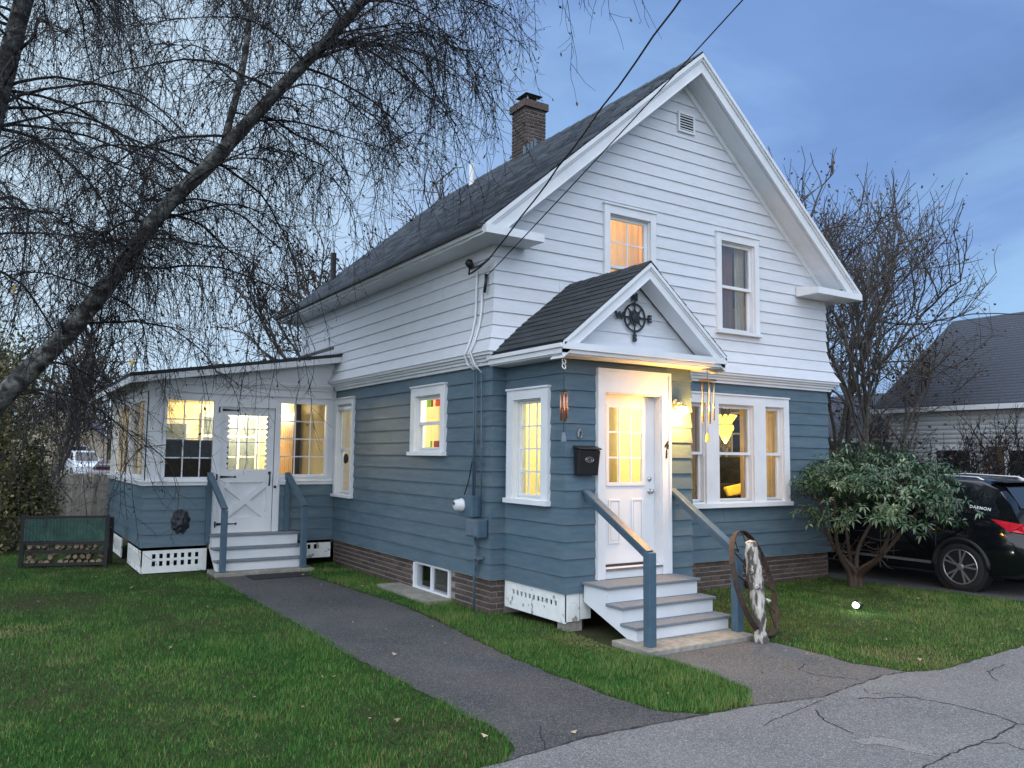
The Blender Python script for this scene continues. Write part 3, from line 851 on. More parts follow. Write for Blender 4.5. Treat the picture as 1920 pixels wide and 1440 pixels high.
# ---- gable vent
gv = MB(); u0, u1, z0, z1 = 3.168, 3.51, 6.825, 7.13
gv.fbox(F_front, u0, u0 + 0.03, 0, 0.05, z0, z1); gv.fbox(F_front, u1 - 0.03, u1, 0, 0.05, z0, z1)
gv.fbox(F_front, u0 + .03, u1 - .03, 0, 0.049, z0, z0 + 0.03); gv.fbox(F_front, u0 + .03, u1 - .03, 0, 0.049, z1 - 0.03, z1)
vent = gv.build('gable_vent', M['white'], house)
vb = MB(); vb.fbox(F_front, u0 + .02, u1 - .02, 0.028, 0.031, z0 + .02, z1 - .02); vb.build('vent_shade', M['dark_void'], vent)  # near-black sheet stands for the shade behind the slats
for k in range(6):
    zz = z0 + 0.04 + k * 0.04
    s_ = MB(); s_.hexa([F_front(u0 + .03, 0.032, zz + 0.016), F_front(u1 - .03, 0.032, zz + 0.016), F_front(u1 - .03, 0.05, zz), F_front(u0 + .03, 0.05, zz),
                        F_front(u0 + .03, 0.032, zz + 0.022), F_front(u1 - .03, 0.032, zz + 0.022), F_front(u1 - .03, 0.05, zz + 0.014), F_front(u0 + .03, 0.05, zz + 0.014)])
    s_.build('slat', M['white'], vent)

# ---- foundation
fd = MB(); fd.box(0.03, W - 0.03, 0.03, 0.16, -0.1, Z0 - 0.002); fd.box(0.03, 0.16, 0.16, 1.06, -0.1, Z0 - 0.002); fd.box(0.03, 0.16, 2.14, PY, -0.1, Z0 - 0.002)
fd.box(W - 0.16, W - 0.03, 0.16, D, -0.1, Z0 - 0.002)
found = fd.build('foundation', M['mortar'], house)
brick_wall(found, (VX1 + 0.05, 0.03), (1, 0), (0, -1), W - 0.03 - VX1 - 0.05, -0.01, Z0 - 0.04)
brick_wall(found, (0.015, 0.03), (1, 0), (0, -1), VX0, -0.01, Z0 - 0.04)
brick_wall(found, (0.03, 0.015), (0, 1), (-1, 0), 5.44, -0.01, Z0 - 0.04, skip=lambda c, z: 0.98 < c < 2.22)
# basement window and well
bwm = MB()
F = F_left
bwm.fbox(F, 1.06, 1.10, -0.12, 0.0, 0.03, 0.40); bwm.fbox(F, 2.10, 2.15, -0.12, 0.005, 0.03, 0.40); bwm.fbox(F, 1.575, 1.615, -0.05, -0.005, 0.06, 0.40)
bwm.fbox(F, 1.10, 2.10, -0.12, 0.0, 0.03, 0.07); bwm.fbox(F, 1.10, 2.10, -0.10, -0.01, 0.385, 0.41)
bwin = bwm.build('basement_window', M['white'], house)
for (a, b) in ((1.10, 1.575), (1.615, 2.10)):
    p = MB(); p.fbox(F, a, b, -0.04, -0.036, 0.07, 0.385); p.build('pane', M['glass'], bwin)
p = MB(); p.fbox(F, 1.05, 2.15, -0.35, -0.30, 0.0, 0.42); p.build('blind', M['fence'], bwin)
ws = MB(); ws.box(-0.36, 0.0, 0.95, 2.62, -0.02, 0.045); ws.build('well_slab', M['concrete'], house)

# ================================================================== VESTIBULE
DU0, DU1, DZ0, DZ1 = 0.735, 1.62, 0.665, 2.69
CU0, CU1, CZ0, CZ1 = 0.627, 1.742, 0.55, 2.96
ZV = 3.045
v_front = wall('vestibule_wall', F_vf, lambda z: VX0, lambda z: VX1, Z0, ZV, [(DU0, DU1, 0.55, DZ1)], M['yellow_wall'], t=0.12)
siding(v_front, F_vf, lambda z: VX0, lambda z: VX1, Z0, ZV, EX_B, [(CU0 + .01, CU1 - .01, CZ0, CZ1 - .01)], M['blue'])
v_left = wall('vestibule_wall', F_vl, lambda z: -DV + 0.121, lambda z: -0.0, Z0, ZV, [oV], M['yellow_wall'], t=0.12)
siding(v_left, F_vl, lambda z: -DV, lambda z: -0.0, Z0, ZV, EX_B, [cV], M['blue'], mitR=False)
v_right = wall('vestibule_wall', F_vr, lambda z: -DV + 0.121, lambda z: 0.0, Z0, ZV, [], M['yellow_wall'], t=0.12)
siding(v_right, F_vr, lambda z: -DV, lambda z: 0.0, Z0, ZV, EX_B, [], M['blue'], mitR=False)
k = MB(); k.box(VX0 + 0.1, VX1 - 0.1, -DV + 0.1, 0.5, 0.56, 0.60); k.build('vestibule_floor', M['room_floor'], house)
k = MB(); k.box(VX0 + 0.1, VX1 - 0.1, -DV + 0.1, 0.5, ZV - 0.06, ZV - 0.02); k.build('vestibule_ceiling', M['white'], house)
k = MB(); k.box(VX0 + 0.0, VX1 + 0.1, 0.75, 0.80, 0.5, ZV); k.build('inner_wall', M['yellow_wall'], house)

# door casing and door
dc = MB(); F = F_vf
dc.fbox(F, CU0, DU0, 0, 0.05, CZ0, CZ1); dc.fbox(F, DU1, CU1, 0, 0.05, CZ0, CZ1); dc.fbox(F, DU0, DU1, 0, 0.047, DZ1, CZ1 - 0.001)
dc.fbox(F, CU0 - 0.012, CU0 + 0.02, 0.0, 0.065, CZ0, CZ1 + 0.006); dc.fbox(F, CU1 - 0.02, CU1 + 0.012, 0.0, 0.065, CZ0, CZ1 + 0.006)
dc.fbox(F, CU0 + 0.02, CU1 - 0.02, 0.0, 0.064, CZ1 - 0.025, CZ1 + 0.005)
dc.fbox(F, DU0 - 0.002, DU0 + 0.014, -0.12, 0.03, CZ0, DZ1); dc.fbox(F, DU1 - 0.014, DU1 + 0.002, -0.12, 0.03, CZ0, DZ1)
dc.fbox(F, DU0 + 0.014, DU1 - 0.014, -0.12, 0.028, DZ1 - 0.014, DZ1 + 0.002)
dc.fbox(F, DU0 + 0.014, DU1 - 0.014, -0.12, 0.035, CZ0, DZ0)
dcase = dc.build('door_frame', M['white'], house)
dn = -0.085
d = MB(); A, B = DU0 + 0.016, DU1 - 0.016
GX0, GX1, GZ0, GZ1 = 0.873, 1.413, 1.63, 2.535
d.fbox(F, A, GX0, dn - 0.04, dn, DZ0, DZ1 - 0.016); d.fbox(F, GX1, B, dn - 0.04, dn, DZ0, DZ1 - 0.016)
d.fbox(F, GX0, GX1, dn - 0.04, dn, DZ0, GZ0); d.fbox(F, GX0, GX1, dn - 0.04, dn, GZ1, DZ1 - 0.016)
door = d.build('front_door', M['white'], house)
t = MB()
for (a, b, c, e) in ((GX0 - .03, GX0 + .012, GZ0 - .03, GZ1 + .03), (GX1 - .012, GX1 + .03, GZ0 - .03, GZ1 + .03)): t.fbox(F, a, b, dn, dn + .014, c, e)
for (c, e) in ((GZ0 - .03, GZ0 + .012), (GZ1 - .012, GZ1 + .03)): t.fbox(F, GX0 + .012, GX1 - .012, dn, dn + .0135, c, e)
t.build('lite_frame', M['white'], door)
t = MB(); t.fbox(F, GX0, GX1, dn - .022, dn - .018, GZ0, GZ1); t.build('pane', M['glass'], door)
for i in (1, 2):
    uu = GX0 + (GX1 - GX0) * i / 3; t = MB(); t.fbox(F, uu - .011, uu + .011, dn - .017, dn + .006, GZ0, GZ1); t.build('muntin', M['white'], door)
    zz = GZ0 + (GZ1 - GZ0) * i / 3; t = MB(); t.fbox(F, GX0, GX1, dn - .0165, dn + .0055, zz - .011, zz + .011); t.build('muntin', M['white'], door)
for (a, b) in ((0.885, 1.06), (1.235, 1.41)):     # two raised panels below the glass
    t = MB()
    for (p, q, r_, s_) in ((a, a + .018, 0.93, 1.44), (b - .018, b, 0.93, 1.44)): t.fbox(F, p, q, dn, dn + .012, r_, s_)
    for (r_, s_) in ((0.93, 0.948), (1.422, 1.44)): t.fbox(F, a + .018, b - .018, dn, dn + .0115, r_, s_)
    t.fbox(F, a + .035, b - .035, dn, dn + .008, 0.965, 1.405)
    t.build('door_panel', M['white'], door)
t = MB(); t.fbox(F, A, B, dn, dn + 0.012, DZ0 + 0.0, DZ0 + 0.03); t.build('door_sweep', M['iron'], door)
t = MB(); t.fbox(F, DU0 + 0.016, DU1 - 0.016, -0.06, 0.06, DZ0 - 0.025, DZ0 - 0.002); t.build('threshold', M['chrome'], door)
kx = 1.525
t = MB(); t.lathe(F(kx, dn, 1.53), (0, -1, 0), [(0, .032), (.006, .032), (.008, .012), (.03, .012), (.035, .026), (.05, .03), (.062, .022), (.066, .0)], 16); t.build('door_knob', M['chrome'], door, True)
t = MB(); t.lathe(F(kx, dn, 1.677), (0, -1, 0), [(0, .03), (.012, .03), (.02, .02), (.024, .0)], 16); t.build('deadbolt', M['chrome'], door, True)

# vestibule roof
VZ, VSL, VY, VE = 4.222, 0.818, -1.60, 1.249
def vpt(side, s, y, h=0.0): return (VC + side * s, y, VZ - VSL * s + h)
vr = MB()
for side in (-1, 1):
    vr.prism([vpt(side, 0, VY, -.004), vpt(side, VE, VY, -.004), vpt(side, VE, -0.03, -.004), vpt(side, 0, -0.03, -.004)], (0, 0, -0.05))
vroof = vr.build('vestibule_roof', M['shingle_dark'], house)
va = math.atan(VSL); vl = VE / math.cos(va); ex = 0.128
sm = MB(); sm.hexa([(0, 0, 0), (0.15, 0, -0.006), (0.15, 0.298, -0.006), (0, 0.298, 0), (0, 0, 0.011), (0.15, 0, 0.002), (0.15, 0.298, 0.002), (0, 0.298, 0.011)])
SHM = sm.mesh('shingle', M['shingle_dark'])
for side in (-1, 1):
    k = 0
    while k * ex < vl - 0.03:
        sl = vl - k * ex + 0.015
        y = VY - 0.02 - (0.15 if k % 2 else 0.0)
        while y < -0.05:
            ya, yb = max(y, VY - 0.02), min(y + 0.30, -0.03)
            if yb - ya > 0.03:
                sc = Matrix.Diagonal((min(1, sl / 0.15), (yb - ya) / 0.30, rnd.uniform(0.8, 1.5), 1))
                base = Matrix.Translation((VC + side * sl * math.cos(va), ya, VZ - sl * math.sin(va) + 0.0035))
                rot = Matrix.Rotation(-va, 4, 'Y') if side < 0 else Matrix.Rotation(va, 4, 'Y') @ Matrix.Diagonal((-1, 1, 1, 1))
                inst(SHM, 'shingle', vroof, base @ rot @ sc)
            y += 0.30
        k += 1
k = MB()
for i in range(6):
    y0 = VY - 0.025 + i * 0.265
    for side in (-1, 1):
        k.prism([(VC, y0, VZ + .022), (VC + side * .12, y0, VZ + .022 - VSL * .12), (VC + side * .12, y0 + .28, VZ + .013 - VSL * .12), (VC, y0 + .28, VZ + .013)], (0, 0, -.012))
k.build('ridge_cap', M['shingle_dark'], vroof)
for side in (-1, 1):
    k = MB()
    def strip(d0, d1, ya, yb, e=VE):
        k.hexa([vpt(side, 0, ya, -d1), vpt(side, e, ya, -d1), vpt(side, e, yb, -d1), vpt(side, 0, yb, -d1),
                vpt(side, 0, ya, -d0), vpt(side, e, ya, -d0), vpt(side, e, yb, -d0), vpt(side, 0, yb, -d0)])
    strip(0.012, 0.06, VY - 0.03, VY + 0.02); strip(0.06, 0.085, VY - 0.012, VY + 0.02); strip(0.085, 0.185, VY, VY + 0.02); strip(0.185, 0.198, VY - 0.008, VY + 0.24)
    k.build('vestibule_rake', M['white'], house)
    k = MB(); xa, xb = sorted((VC + side * (VE - 0.02), VC + side * (VE + 0.005)))
    k.box(xa, xb, VY + 0.02, -0.03, 3.06, VZ - VSL * VE - 0.03)
    xa, xb = sorted((VC + side * (VE + 0.004), VC + side * (VE + 0.03)))
    k.box(xa, xb, VY, -0.03, 3.12, VZ - VSL * VE - 0.04)
    k.build('vestibule_fascia', M['white'], house)
# horizontal cornice and soffit
k = MB()
k.box(VC - VE + 0.0, VC + VE - 0.0, VY, VY + 0.028, 3.06, 3.165)
k.box(VC - VE - 0.01, VC + VE + 0.01, VY - 0.03, VY + 0.0, 3.10, 3.165)
k.hexa([(VC - VE - .01, VY - .03, 3.165), (VC + VE + .01, VY - .03, 3.165), (VC + VE - .1, -1.31, 3.165), (VC - VE + .1, -1.31, 3.165),
        (VC - VE - .01, VY - .03, 3.175), (VC + VE + .01, VY - .03, 3.175), (VC + VE - .2, -1.31, 3.225), (VC - VE + .2, -1.31, 3.225)])
k.build('cornice', M['white'], house)
k = MB(); k.box(VC - VE + 0.02, VC + VE - 0.02, VY + 0.028, -0.03, 3.045, 3.06); k.build('vestibule_soffit', M['white'], house)
# tympanum with three lapped boards
FT = FR((0, -1.30), (1, 0), (0, -1))
ty = MB(); ty.prism([(VC - VE + .16, -1.295, 3.2), (VC + VE - .16, -1.295, 3.2), (VC, -1.295, VZ - .16)], (0, 0.03, 0))
tymp = ty.build('tympanum', M['white'], house)
siding(tymp, FT, lambda z: VC - max(0.02, (VZ - .18 - z) / VSL), lambda z: VC + max(0.02, (VZ - .18 - z) / VSL), 3.20, 4.02, 0.20, [], M['white_siding'], mitL=False, mitR=False)

# skirt under the vestibule
def lattice(F, u0, u1, z0, z1, holes, parent, material):
    """Board with a row of small square openings: (ua, ub, za, zb, count) makes rails and slats."""
    ua, ub, za, zb, n = holes
    t = MB(); t.fbox(F, u0, u1, -0.02, 0.0, zb, z1); t.fbox(F, u0, u1, -0.0195, 0.0005, z0, za)
    t.fbox(F, u0, ua, -0.02, 0.0, za, zb); t.fbox(F, ub, u1, -0.02, 0.0, za, zb)
    o = t.build('skirt_board', material, parent)
    pitch = (ub - ua) / n
    for i in range(n + 1):
        c = ua + i * pitch
        s_ = MB(); s_.fbox(F, max(ua, c - pitch * .27), min(ub, c + pitch * .27), -0.018, -0.003, za - 0.005, zb + 0.005); s_.build('slat', material, o)
    return o
lattice(F_vl, -DV - 0.0, -0.02, 0.10, Z0 - 0.004, (-1.13, -0.17, 0.268, 0.325, 11), house, M['peel'])
k = MB(); k.fbox(F_vf, VX0 + .002, VX0 + 0.20, -0.02, 0.0, 0.115, Z0 - 0.004); k.build('skirt_board', M['peel'], house)
k = MB(); k.fbox(F_vf, VX0 + 0.21, 0.56, -0.02, 0.001, 0.13, Z0 - 0.004); k.build('skirt_board', M['peel'], house)
k = MB(); k.fbox(F_vl, -DV + 0.05, -0.05, -0.30, -0.28, 0.0, Z0); k.build('crawl_space_shade', M['dark_void'], house)  # dark sheet added for the shade under the vestibule
k = MB(); k.box(VX0 + .1, VX1, -1.15, -0.1, Z0 - 0.03, Z0 - 0.01); k.build('underside', M['dark_void'], house)  # coloured near-black for the shade below the floor
k = MB(); k.box(VX0 + 0.06, VX0 + 0.26, -DV + 0.03, -DV + 0.22, -0.05, 0.2); k.build('pier', M['concrete'], house)

# ================================================================== PORCH (left, rear)
ZP = 3.085
pc1, po1 = (-2.93, -1.99, 1.47, 2.87), (-2.862, -2.052, 1.535, 2.795)
pc2, po2 = (-1.07, -0.12, 1.50, 2.87), (-1.004, -0.19, 1.575, 2.815)
PD = (-2.03, -1.10, 0.625, 2.715)
def porch_window(F, u0, u1, z0, z1, cols, rows):
    w_ = MB(); t = 0.055
    w_.fbox(F, u0 - t, u0, -0.06, 0.02, z0 - t, z1 + t); w_.fbox(F, u1, u1 + t, -0.06, 0.02, z0 - t, z1 + t)
    w_.fbox(F, u0, u1, -0.06, 0.018, z1, z1 + t); w_.fbox(F, u0, u1, -0.06, 0.018, z0 - t, z0)
    o = w_.build('porch_window', M['white'], house)
    p = MB(); p.fbox(F, u0 - .004, u1 + .004, -0.042, -0.038, z0 - .004, z1 + .004); p.build('pane', M['glass_porch'], o)
    for i in range(1, cols):
        c = u0 + (u1 - u0) * i / cols; k = MB(); k.fbox(F, c - .010, c + .010, -0.037, -0.022, z0, z1); k.build('muntin', M['white'], o)
    for i in range(1, rows):
        c = z0 + (z1 - z0) * i / rows; k = MB(); k.fbox(F, u0, u1, -0.0365, -0.0225, c - .010, c + .010); k.build('muntin', M['white'], o)
    return (u0 - 0.05, u1 + 0.05, z0 - 0.05, z1 + 0.05)
pw1 = porch_window(F_pf, *po1, 3, 4)
pw2 = porch_window(F_pf, *po2, 3, 4)
pl1 = porch_window(F_pl, PY + 0.25, PY + 1.75, 1.55, 2.78, 2, 1)
pl2 = porch_window(F_pl, PY + 2.0, PY + 3.8, 1.55, 2.78, 2, 1)
pf = wall('porch_wall', F_pf, lambda z: -PW, lambda z: -0.003, Z0, ZP, [pw1, pw2, PD], M['white'], t=0.11)
siding(pf, F_pf, lambda z: -PW, lambda z: -0.0, Z0, 1.40, (1.40 - Z0) / 5, [(-2.16, -0.98, 0.4, 1.45)], M['blue'], mitR=False)
pl = wall('porch_wall', F_pl, lambda z: PY + 0.111, lambda z: PY2, Z0, ZP, [pl1, pl2], M['white'], t=0.11)
siding(pl, F_pl, lambda z: PY, lambda z: PY2, Z0, 1.40, (1.40 - Z0) / 5, [], M['blue'])
k = MB(); k.box(-PW, 0.0, PY2 - 0.11, PY2, Z0, ZP); k.build('porch_wall', M['cream'], house)
k = MB(); k.box(-0.11, -0.002, D, PY2 - 0.112, Z0, ZP); k.build('porch_wall', M['cream'], house)
k = MB(); k.box(-PW, 0.0, PY, PY2, Z0 - 0.05, 0.60); k.build('porch_floor', M['room_floor'], house)
k = MB(); k.box(-PW + 0.1, -0.0, PY + 0.1, PY2 - 0.1, ZP - 0.08, ZP - 0.04); k.build('porch_ceiling', M['cream'], house)
# sill band
for (F, a, b, ml) in ((F_pf, -PW, -2.11, 1), (F_pf, -1.02, -0.02, 0), (F_pl, PY, PY2, 1)):
    k = MB(); k.hexa([F(a - .0, 0, 1.40), F(b, 0, 1.40), F(b, .05, 1.40), F(a - .05 * ml, .05, 1.40), F(a, 0, 1.455), F(b, 0, 1.455), F(b, .05, 1.455), F(a - .05 * ml, .05, 1.455)])
    k.hexa([F(a - .0, 0, 1.455), F(b, 0, 1.455), F(b, .075, 1.455), F(a - .075 * ml, .075, 1.455), F(a, 0, 1.485), F(b, 0, 1.485), F(b, .07, 1.485), F(a - .07 * ml, .07, 1.485)])
    k.build('sill_band', M['white'], house)
# corner post and head band
k = MB(); k.fbox(F_pf, -PW - 0.015, -PW + 0.21, 0.0, 0.015, 1.485, ZP); k.fbox(F_pl, PY - 0.015, PY + 0.16, 0.0, 0.015, 1.485, ZP); k.build('corner_post', M['white'], house)
for (F, a, b, ml) in ((F_pf, -PW, -0.1, 1), (F_pl, PY, PY2, 1)):
    k = MB()
    for (n1, za, zb) in ((.03, ZP - .16, ZP - 0.03), (.06, ZP - 0.03, ZP + .015), (.10, ZP + .015, ZP + .05), (.125, ZP + .05, ZP + .075)):
        k.hexa([F(a, 0, za), F(b, 0, za), F(b, n1, za), F(a - n1 * ml, n1, za), F(a, 0, zb), F(b, 0, zb), F(b, n1, zb), F(a - n1 * ml, n1, zb)])
    k.build('head_band', M['white'], house)
# end wall above the band and the shed roof
def pz(x): return 3.74 + 0.163 * x
k = MB(); k.prism([(-PW, PY + .004, ZP), (-0.03, PY + .004, ZP), (-0.03, PY + .004, pz(-0.03) - .05), (-PW, PY + .004, pz(-PW) - .05)], (0, 0.10, 0)); k.build('porch_gable', M['white'], house)
k = MB(); k.prism([(-PW - .33, PY - .29, pz(-PW - .33) - .055), (-0.005, PY - .29, pz(0) - .055), (-0.005, PY2 + .2, pz(0) - .055), (-PW - .33, PY2 + .2, pz(-PW - .33) - .055)], (0, 0, 0.055))
proof = k.build('porch_roof', M['shingle_dark'], house)
k = MB(); k.prism([(-PW - .32, PY - .285, pz(-PW - .32) - .16), (-0.01, PY - .285, pz(0) - .16), (-0.01, PY - .285, pz(0) - .06), (-PW - .32, PY - .285, pz(-PW - .32) - .06)], (0, 0.03, 0)); k.build('porch_rake', M['white'], house)
k = MB(); k.box(-PW - .325, -PW - .30, PY - .28, PY2 + .15, pz(-PW - .3) - .16, pz(-PW - .3) - .058); k.build('porch_fascia', M['white'], house)
k = MB(); k.prism([(-PW - .3, PY - .255, pz(-PW - .3) - .13), (-0.01, PY - .255, pz(0) - .13), (-0.01, PY + .0, pz(0) - .13), (-PW - .3, PY + .0, pz(-PW - .3) - .13)], (0, 0, 0.015)); k.build('porch_soffit', M['white'], house)
k = MB(); k.bar((-0.175, 5.25, 3.83), (-0.175, 9.5, 3.83), 0.02, 0.05); k.build('flashing', M['black'], house)

# porch door: glazed top with scalloped rim, cross-braced bottom
F = F_pf; n0 = -0.06
a, b, c, e = PD
k = MB(); k.fbox(F, a - .10, a, -0.05, 0.025, 0.60, e + .10); k.fbox(F, b, b + .10, -0.05, 0.025, 0.60, e + .10); k.fbox(F, a, b, -0.05, 0.024, e, e + .10); k.build('door_frame', M['white'], house)
k = MB(); gx0, gx1, gz0, gz1 = a + .13, b - .11, 1.665, 2.575
k.fbox(F, a + .004, gx0, n0, n0 + .04, c, e - .004); k.fbox(F, gx1, b - .004, n0, n0 + .04, c, e - .004)
k.fbox(F, gx0, gx1, n0, n0 + .0395, gz1, e - .004); k.fbox(F, gx0, gx1, n0, n0 + .0395, 1.44, gz0); k.fbox(F, gx0, gx1, n0 - .02, n0 - .005, c + .10, 1.44); k.fbox(F, gx0, gx1, n0, n0 + .0395, c, c + .22)
pdoor = k.build('porch_door', M['white'], house)
ff = n0 + .036
for (p, q) in (((gx0, .86), (gx1, 1.42)), ((gx0, 1.42), (gx1, .86))):
    dx, dz = q[0] - p[0], q[1] - p[1]; ln = math.hypot(dx, dz); px, pz_ = -dz / ln * .05, dx / ln * .05
    k = MB(); k.hexa([F(p[0] - px, n0 - .006, p[1] - pz_), F(q[0] - px, n0 - .006, q[1] - pz_), F(q[0] - px, ff, q[1] - pz_), F(p[0] - px, ff, p[1] - pz_),
                      F(p[0] + px, n0 - .006, p[1] + pz_), F(q[0] + px, n0 - .006, q[1] + pz_), F(q[0] + px, ff, q[1] + pz_), F(p[0] + px, ff, p[1] + pz_)])
    k.build('cross_brace', M['white'], pdoor)
    ff += 0.003
k = MB(); k.fbox(F, gx0, gx1, n0 + .012, n0 + .016, gz0, gz1); k.build('pane', M['glass_porch'], pdoor)
for i in range(1, 4):
    u = gx0 + (gx1 - gx0) * i / 4; k = MB(); k.fbox(F, u - .009, u + .009, n0 + .017, n0 + .028, gz0, gz1); k.build('muntin', M['white'], pdoor)
    z = gz0 + (gz1 - gz0) * i / 4; k = MB(); k.fbox(F, gx0, gx1, n0 + .0175, n0 + .0275, z - .009, z + .009); k.build('muntin', M['white'], pdoor)
sc = MB()
for i in range(10):    # scalloped wooden rim
    zz = gz0 + (i + .5) * (gz1 - gz0) / 10; h = (gz1 - gz0) / 20
    for uu, sg in ((gx0, 1), (gx1, -1)):
        pts = [F(uu, n0 + .03, zz - h)] + [F(uu + sg * .045 * math.sin(math.pi * j / 6), n0 + .03, zz - h + 2 * h * j / 6) for j in range(7)]
        pts = pts[1:]
        sc.prism(pts, (0, -0.008, 0))
sc.build('scalloped_rim', M['white'], pdoor)
for zz, ln in ((2.66, .29), (1.535, .29), (0.75, .33)):
    k = MB(); k.fbox(F, a - .03, a - .005, .026, .034, zz - .05, zz + .05); k.hexa([F(a - .005, n0 + .04, zz - .024), F(a + ln, n0 + .04, zz - .006), F(a + ln, n0 + .05, zz - .006), F(a - .005, n0 + .05, zz - .024),
        F(a - .005, n0 + .04, zz + .024), F(a + ln, n0 + .04, zz + .006), F(a + ln, n0 + .05, zz + .006), F(a - .005, n0 + .05, zz + .024)])
    k.lathe(F(a + ln, n0 + .04, zz), (0, -1, 0), [(0, .02), (.01, .02), (.014, .008)], 8)
    k.build('strap_hinge', M['black'], pdoor)
k = MB(); k.lathe(F(b - .06, n0 + .04, 1.60), (0, -1, 0), [(0, .035), (.008, .03), (.012, .012)], 4); k.tube([F(b - .06, n0 + .05, 1.60), F(b - .06, n0 + .075, 1.52), F(b - .06, n0 + .05, 1.40)], .012, 6)
k.lathe(F(b - .06, n0 + .04, 1.39), (0, -1, 0), [(0, .022), (.008, .018), (.012, .008)], 4); k.lathe(F(b + .03, .026, 1.36), (0, -1, 0), [(0, .025), (.02, .02), (.03, .008)], 8)
k.build('door_handle', M['black'], pdoor)

# porch skirt
k = MB(); k.fbox(F_pf, -PW, -2.15, -0.02, 0.0, .315, Z0 - .004); k.fbox(F_pf, -PW, -2.15, -0.0195, .0005, .015, .12); k.fbox(F_pf, -PW, -3.01, -0.02, 0.0, .12, .315); k.fbox(F_pf, -2.25, -2.15, -0.02, 0.0, .12, .315)
k.fbox(F_pf, -3.01, -2.25, -0.02, 0.0, .20, .24)
lt_ = k.build('skirt_board', M['peel'], house)
for i in range(8):
    u = -3.01 + i * .76 / 7; k = MB(); k.fbox(F_pf, max(-3.012, u - .028), min(-2.248, u + .028), -0.018, -0.003, .115, .32); k.build('slat', M['peel'], lt_)
lattice(F_pf, -0.98, -0.03, 0.11, Z0 - .004, (-0.93, -0.25, 0.265, 0.345, 6), house, M['peel'])
lattice(F_pl, PY + 0.0, PY + 1.5, 0.02, Z0 - .004, (PY + .12, PY + 1.4, .10, .30, 14), house, M['peel'])
lattice(F_pl, PY + 2.3, PY2, 0.02, Z0 - .004, (PY + 2.45, PY2 - .1, .10, .30, 16), house, M['peel'])
k = MB(); k.box(-PW + .35, -0.05, PY + .4, PY + .44, 0, Z0 - .06); k.box(-PW + .4, -PW + .44, PY + .4, PY2, 0, Z0 - .06); k.build('crawl_space_shade', M['dark_void'], house)  # dark sheets added for the shade under the porch

# ================================================================== INTERIORS (rooms behind the lit windows)
k = MB(); k.box(0.14, W - .14, 0.14, D - .14, 0.50, 0.55); k.build('ground_floor', M['room_floor'], house)
k = MB(); k.box(0.14, W - .14, 0.14, D - .14, 3.06, 3.16); k.build('upper_floor', M['white'], house)
k = MB(); k.box(2.30, 2.36, 0.14, D - .14, .55, 3.06); k.build('partition', M['tan_wall'], house)
k = MB(); k.box(2.36, W - .14, 3.6, 3.66, .55, 3.06); k.build('partition', M['tan_wall'], house)
k = MB(); k.box(.14, 2.30, 3.3, 3.36, .55, 3.06); k.build('partition', M['cream'], house)
k = MB(); k.box(.95, 1.0, .8, 3.3, .55, 3.06); k.build('partition', M['cream'], house)
k = MB(); k.box(3.30, 3.36, 0.14, 2.6, 3.16, 7.3); k.build('partition', M['peach_wall'], house)
k = MB(); k.prism([(0.2, 2.6, 3.16), (W - .2, 2.6, 3.16), (W - .2, 2.6, 4.5), (RX, 2.6, 7.35), (0.2, 2.6, 4.5)], (0, .06, 0)); k.build('partition', M['peach_wall'], house)

def lamp(loc, watts, col, rad=0.08, name='room_light'):
    l_ = bpy.data.lights.new(name, 'POINT'); l_.energy = watts; l_.color = col; l_.shadow_soft_size = rad
    o = bpy.data.objects.new(name, l_); o.location = loc; COL.objects.link(o); return o
WARM = (1.0, 0.72, 0.38)
lamp((VC, -0.25, 2.75), 20, (1.0, 0.83, 0.52))
lamp((5.22, 1.0, 2.12), 14, (1.0, 0.70, 0.30))
lamp((-0.5, 8.9, 2.8), 62, (1.0, 0.83, 0.56))
lamp((0.55, 1.9, 2.6), 16, (1.0, 0.82, 0.52))
lamp((1.2, 4.6, 2.6), 22, (1.0, 0.82, 0.50))
lamp((2.0, 1.3, 5.6), 36, (1.0, 0.62, 0.28))
lamp((5.2, 1.6, 5.2), 4, (1.0, 0.70, 0.45))

def drape(F, u0, u1, n, z0, z1, folds, amp, material, label, cat='curtain', name='curtain', group=None):
    V = []; Fc = []; nn = folds * 8
    for i in range(nn + 1):
        u = u0 + (u1 - u0) * i / nn; d_ = amp * math.sin(i / 8 * 2 * math.pi) + rnd.uniform(-amp * .15, amp * .15)
        V += [F(u, n + d_ * .6, z1), F(u + rnd.uniform(-.004, .004), n + d_, (z0 + z1) / 2), F(u, n + d_ * 1.2, z0)]
    for i in range(nn):
        for j in range(2): Fc.append((i * 3 + j, i * 3 + j + 1, (i + 1) * 3 + j + 1, (i + 1) * 3 + j))
    mb = MB(); mb.add(V, Fc); o = mb.build(name, material, None, True)
    return tag(o, label, cat, group)
drape(F_front, 3.12, 3.45, -.18, 1.3, 2.75, 4, .02, M['curtain'], 'tan curtain at the left end of the triple window')
drape(F_front, 3.52, 3.70, -.20, 1.28, 2.75, 3, .02, M['curtain'], 'tan curtain beside the left mullion of the triple window')
drape(F_front, 4.70, 4.80, -.22, 1.28, 2.75, 2, .02, M['curtain'], 'narrow tan curtain at the right side of the middle pane')
drape(F_front, 4.92, 5.45, -.20, 1.28, 2.75, 6, .022, M['curtain'], 'gathered beige curtain behind the right pane of the triple window')
FB = FR((W - .15, 0), (0, 1), (-1, 0))
drape(FB, 1.95, 2.55, .05, 1.6, 2.88, 5, .025, M['curtain_pat'], 'patterned yellow curtain on the side wall behind the pendant lamp')
drape(FB, 1.28, 1.58, .05, 1.2, 2.85, 4, .02, M['curtain'], 'orange lit curtain right of the inner window')
k = MB(); k.fbox(FB, 1.40, 1.95, 0.0, .03, 2.0, 2.80)
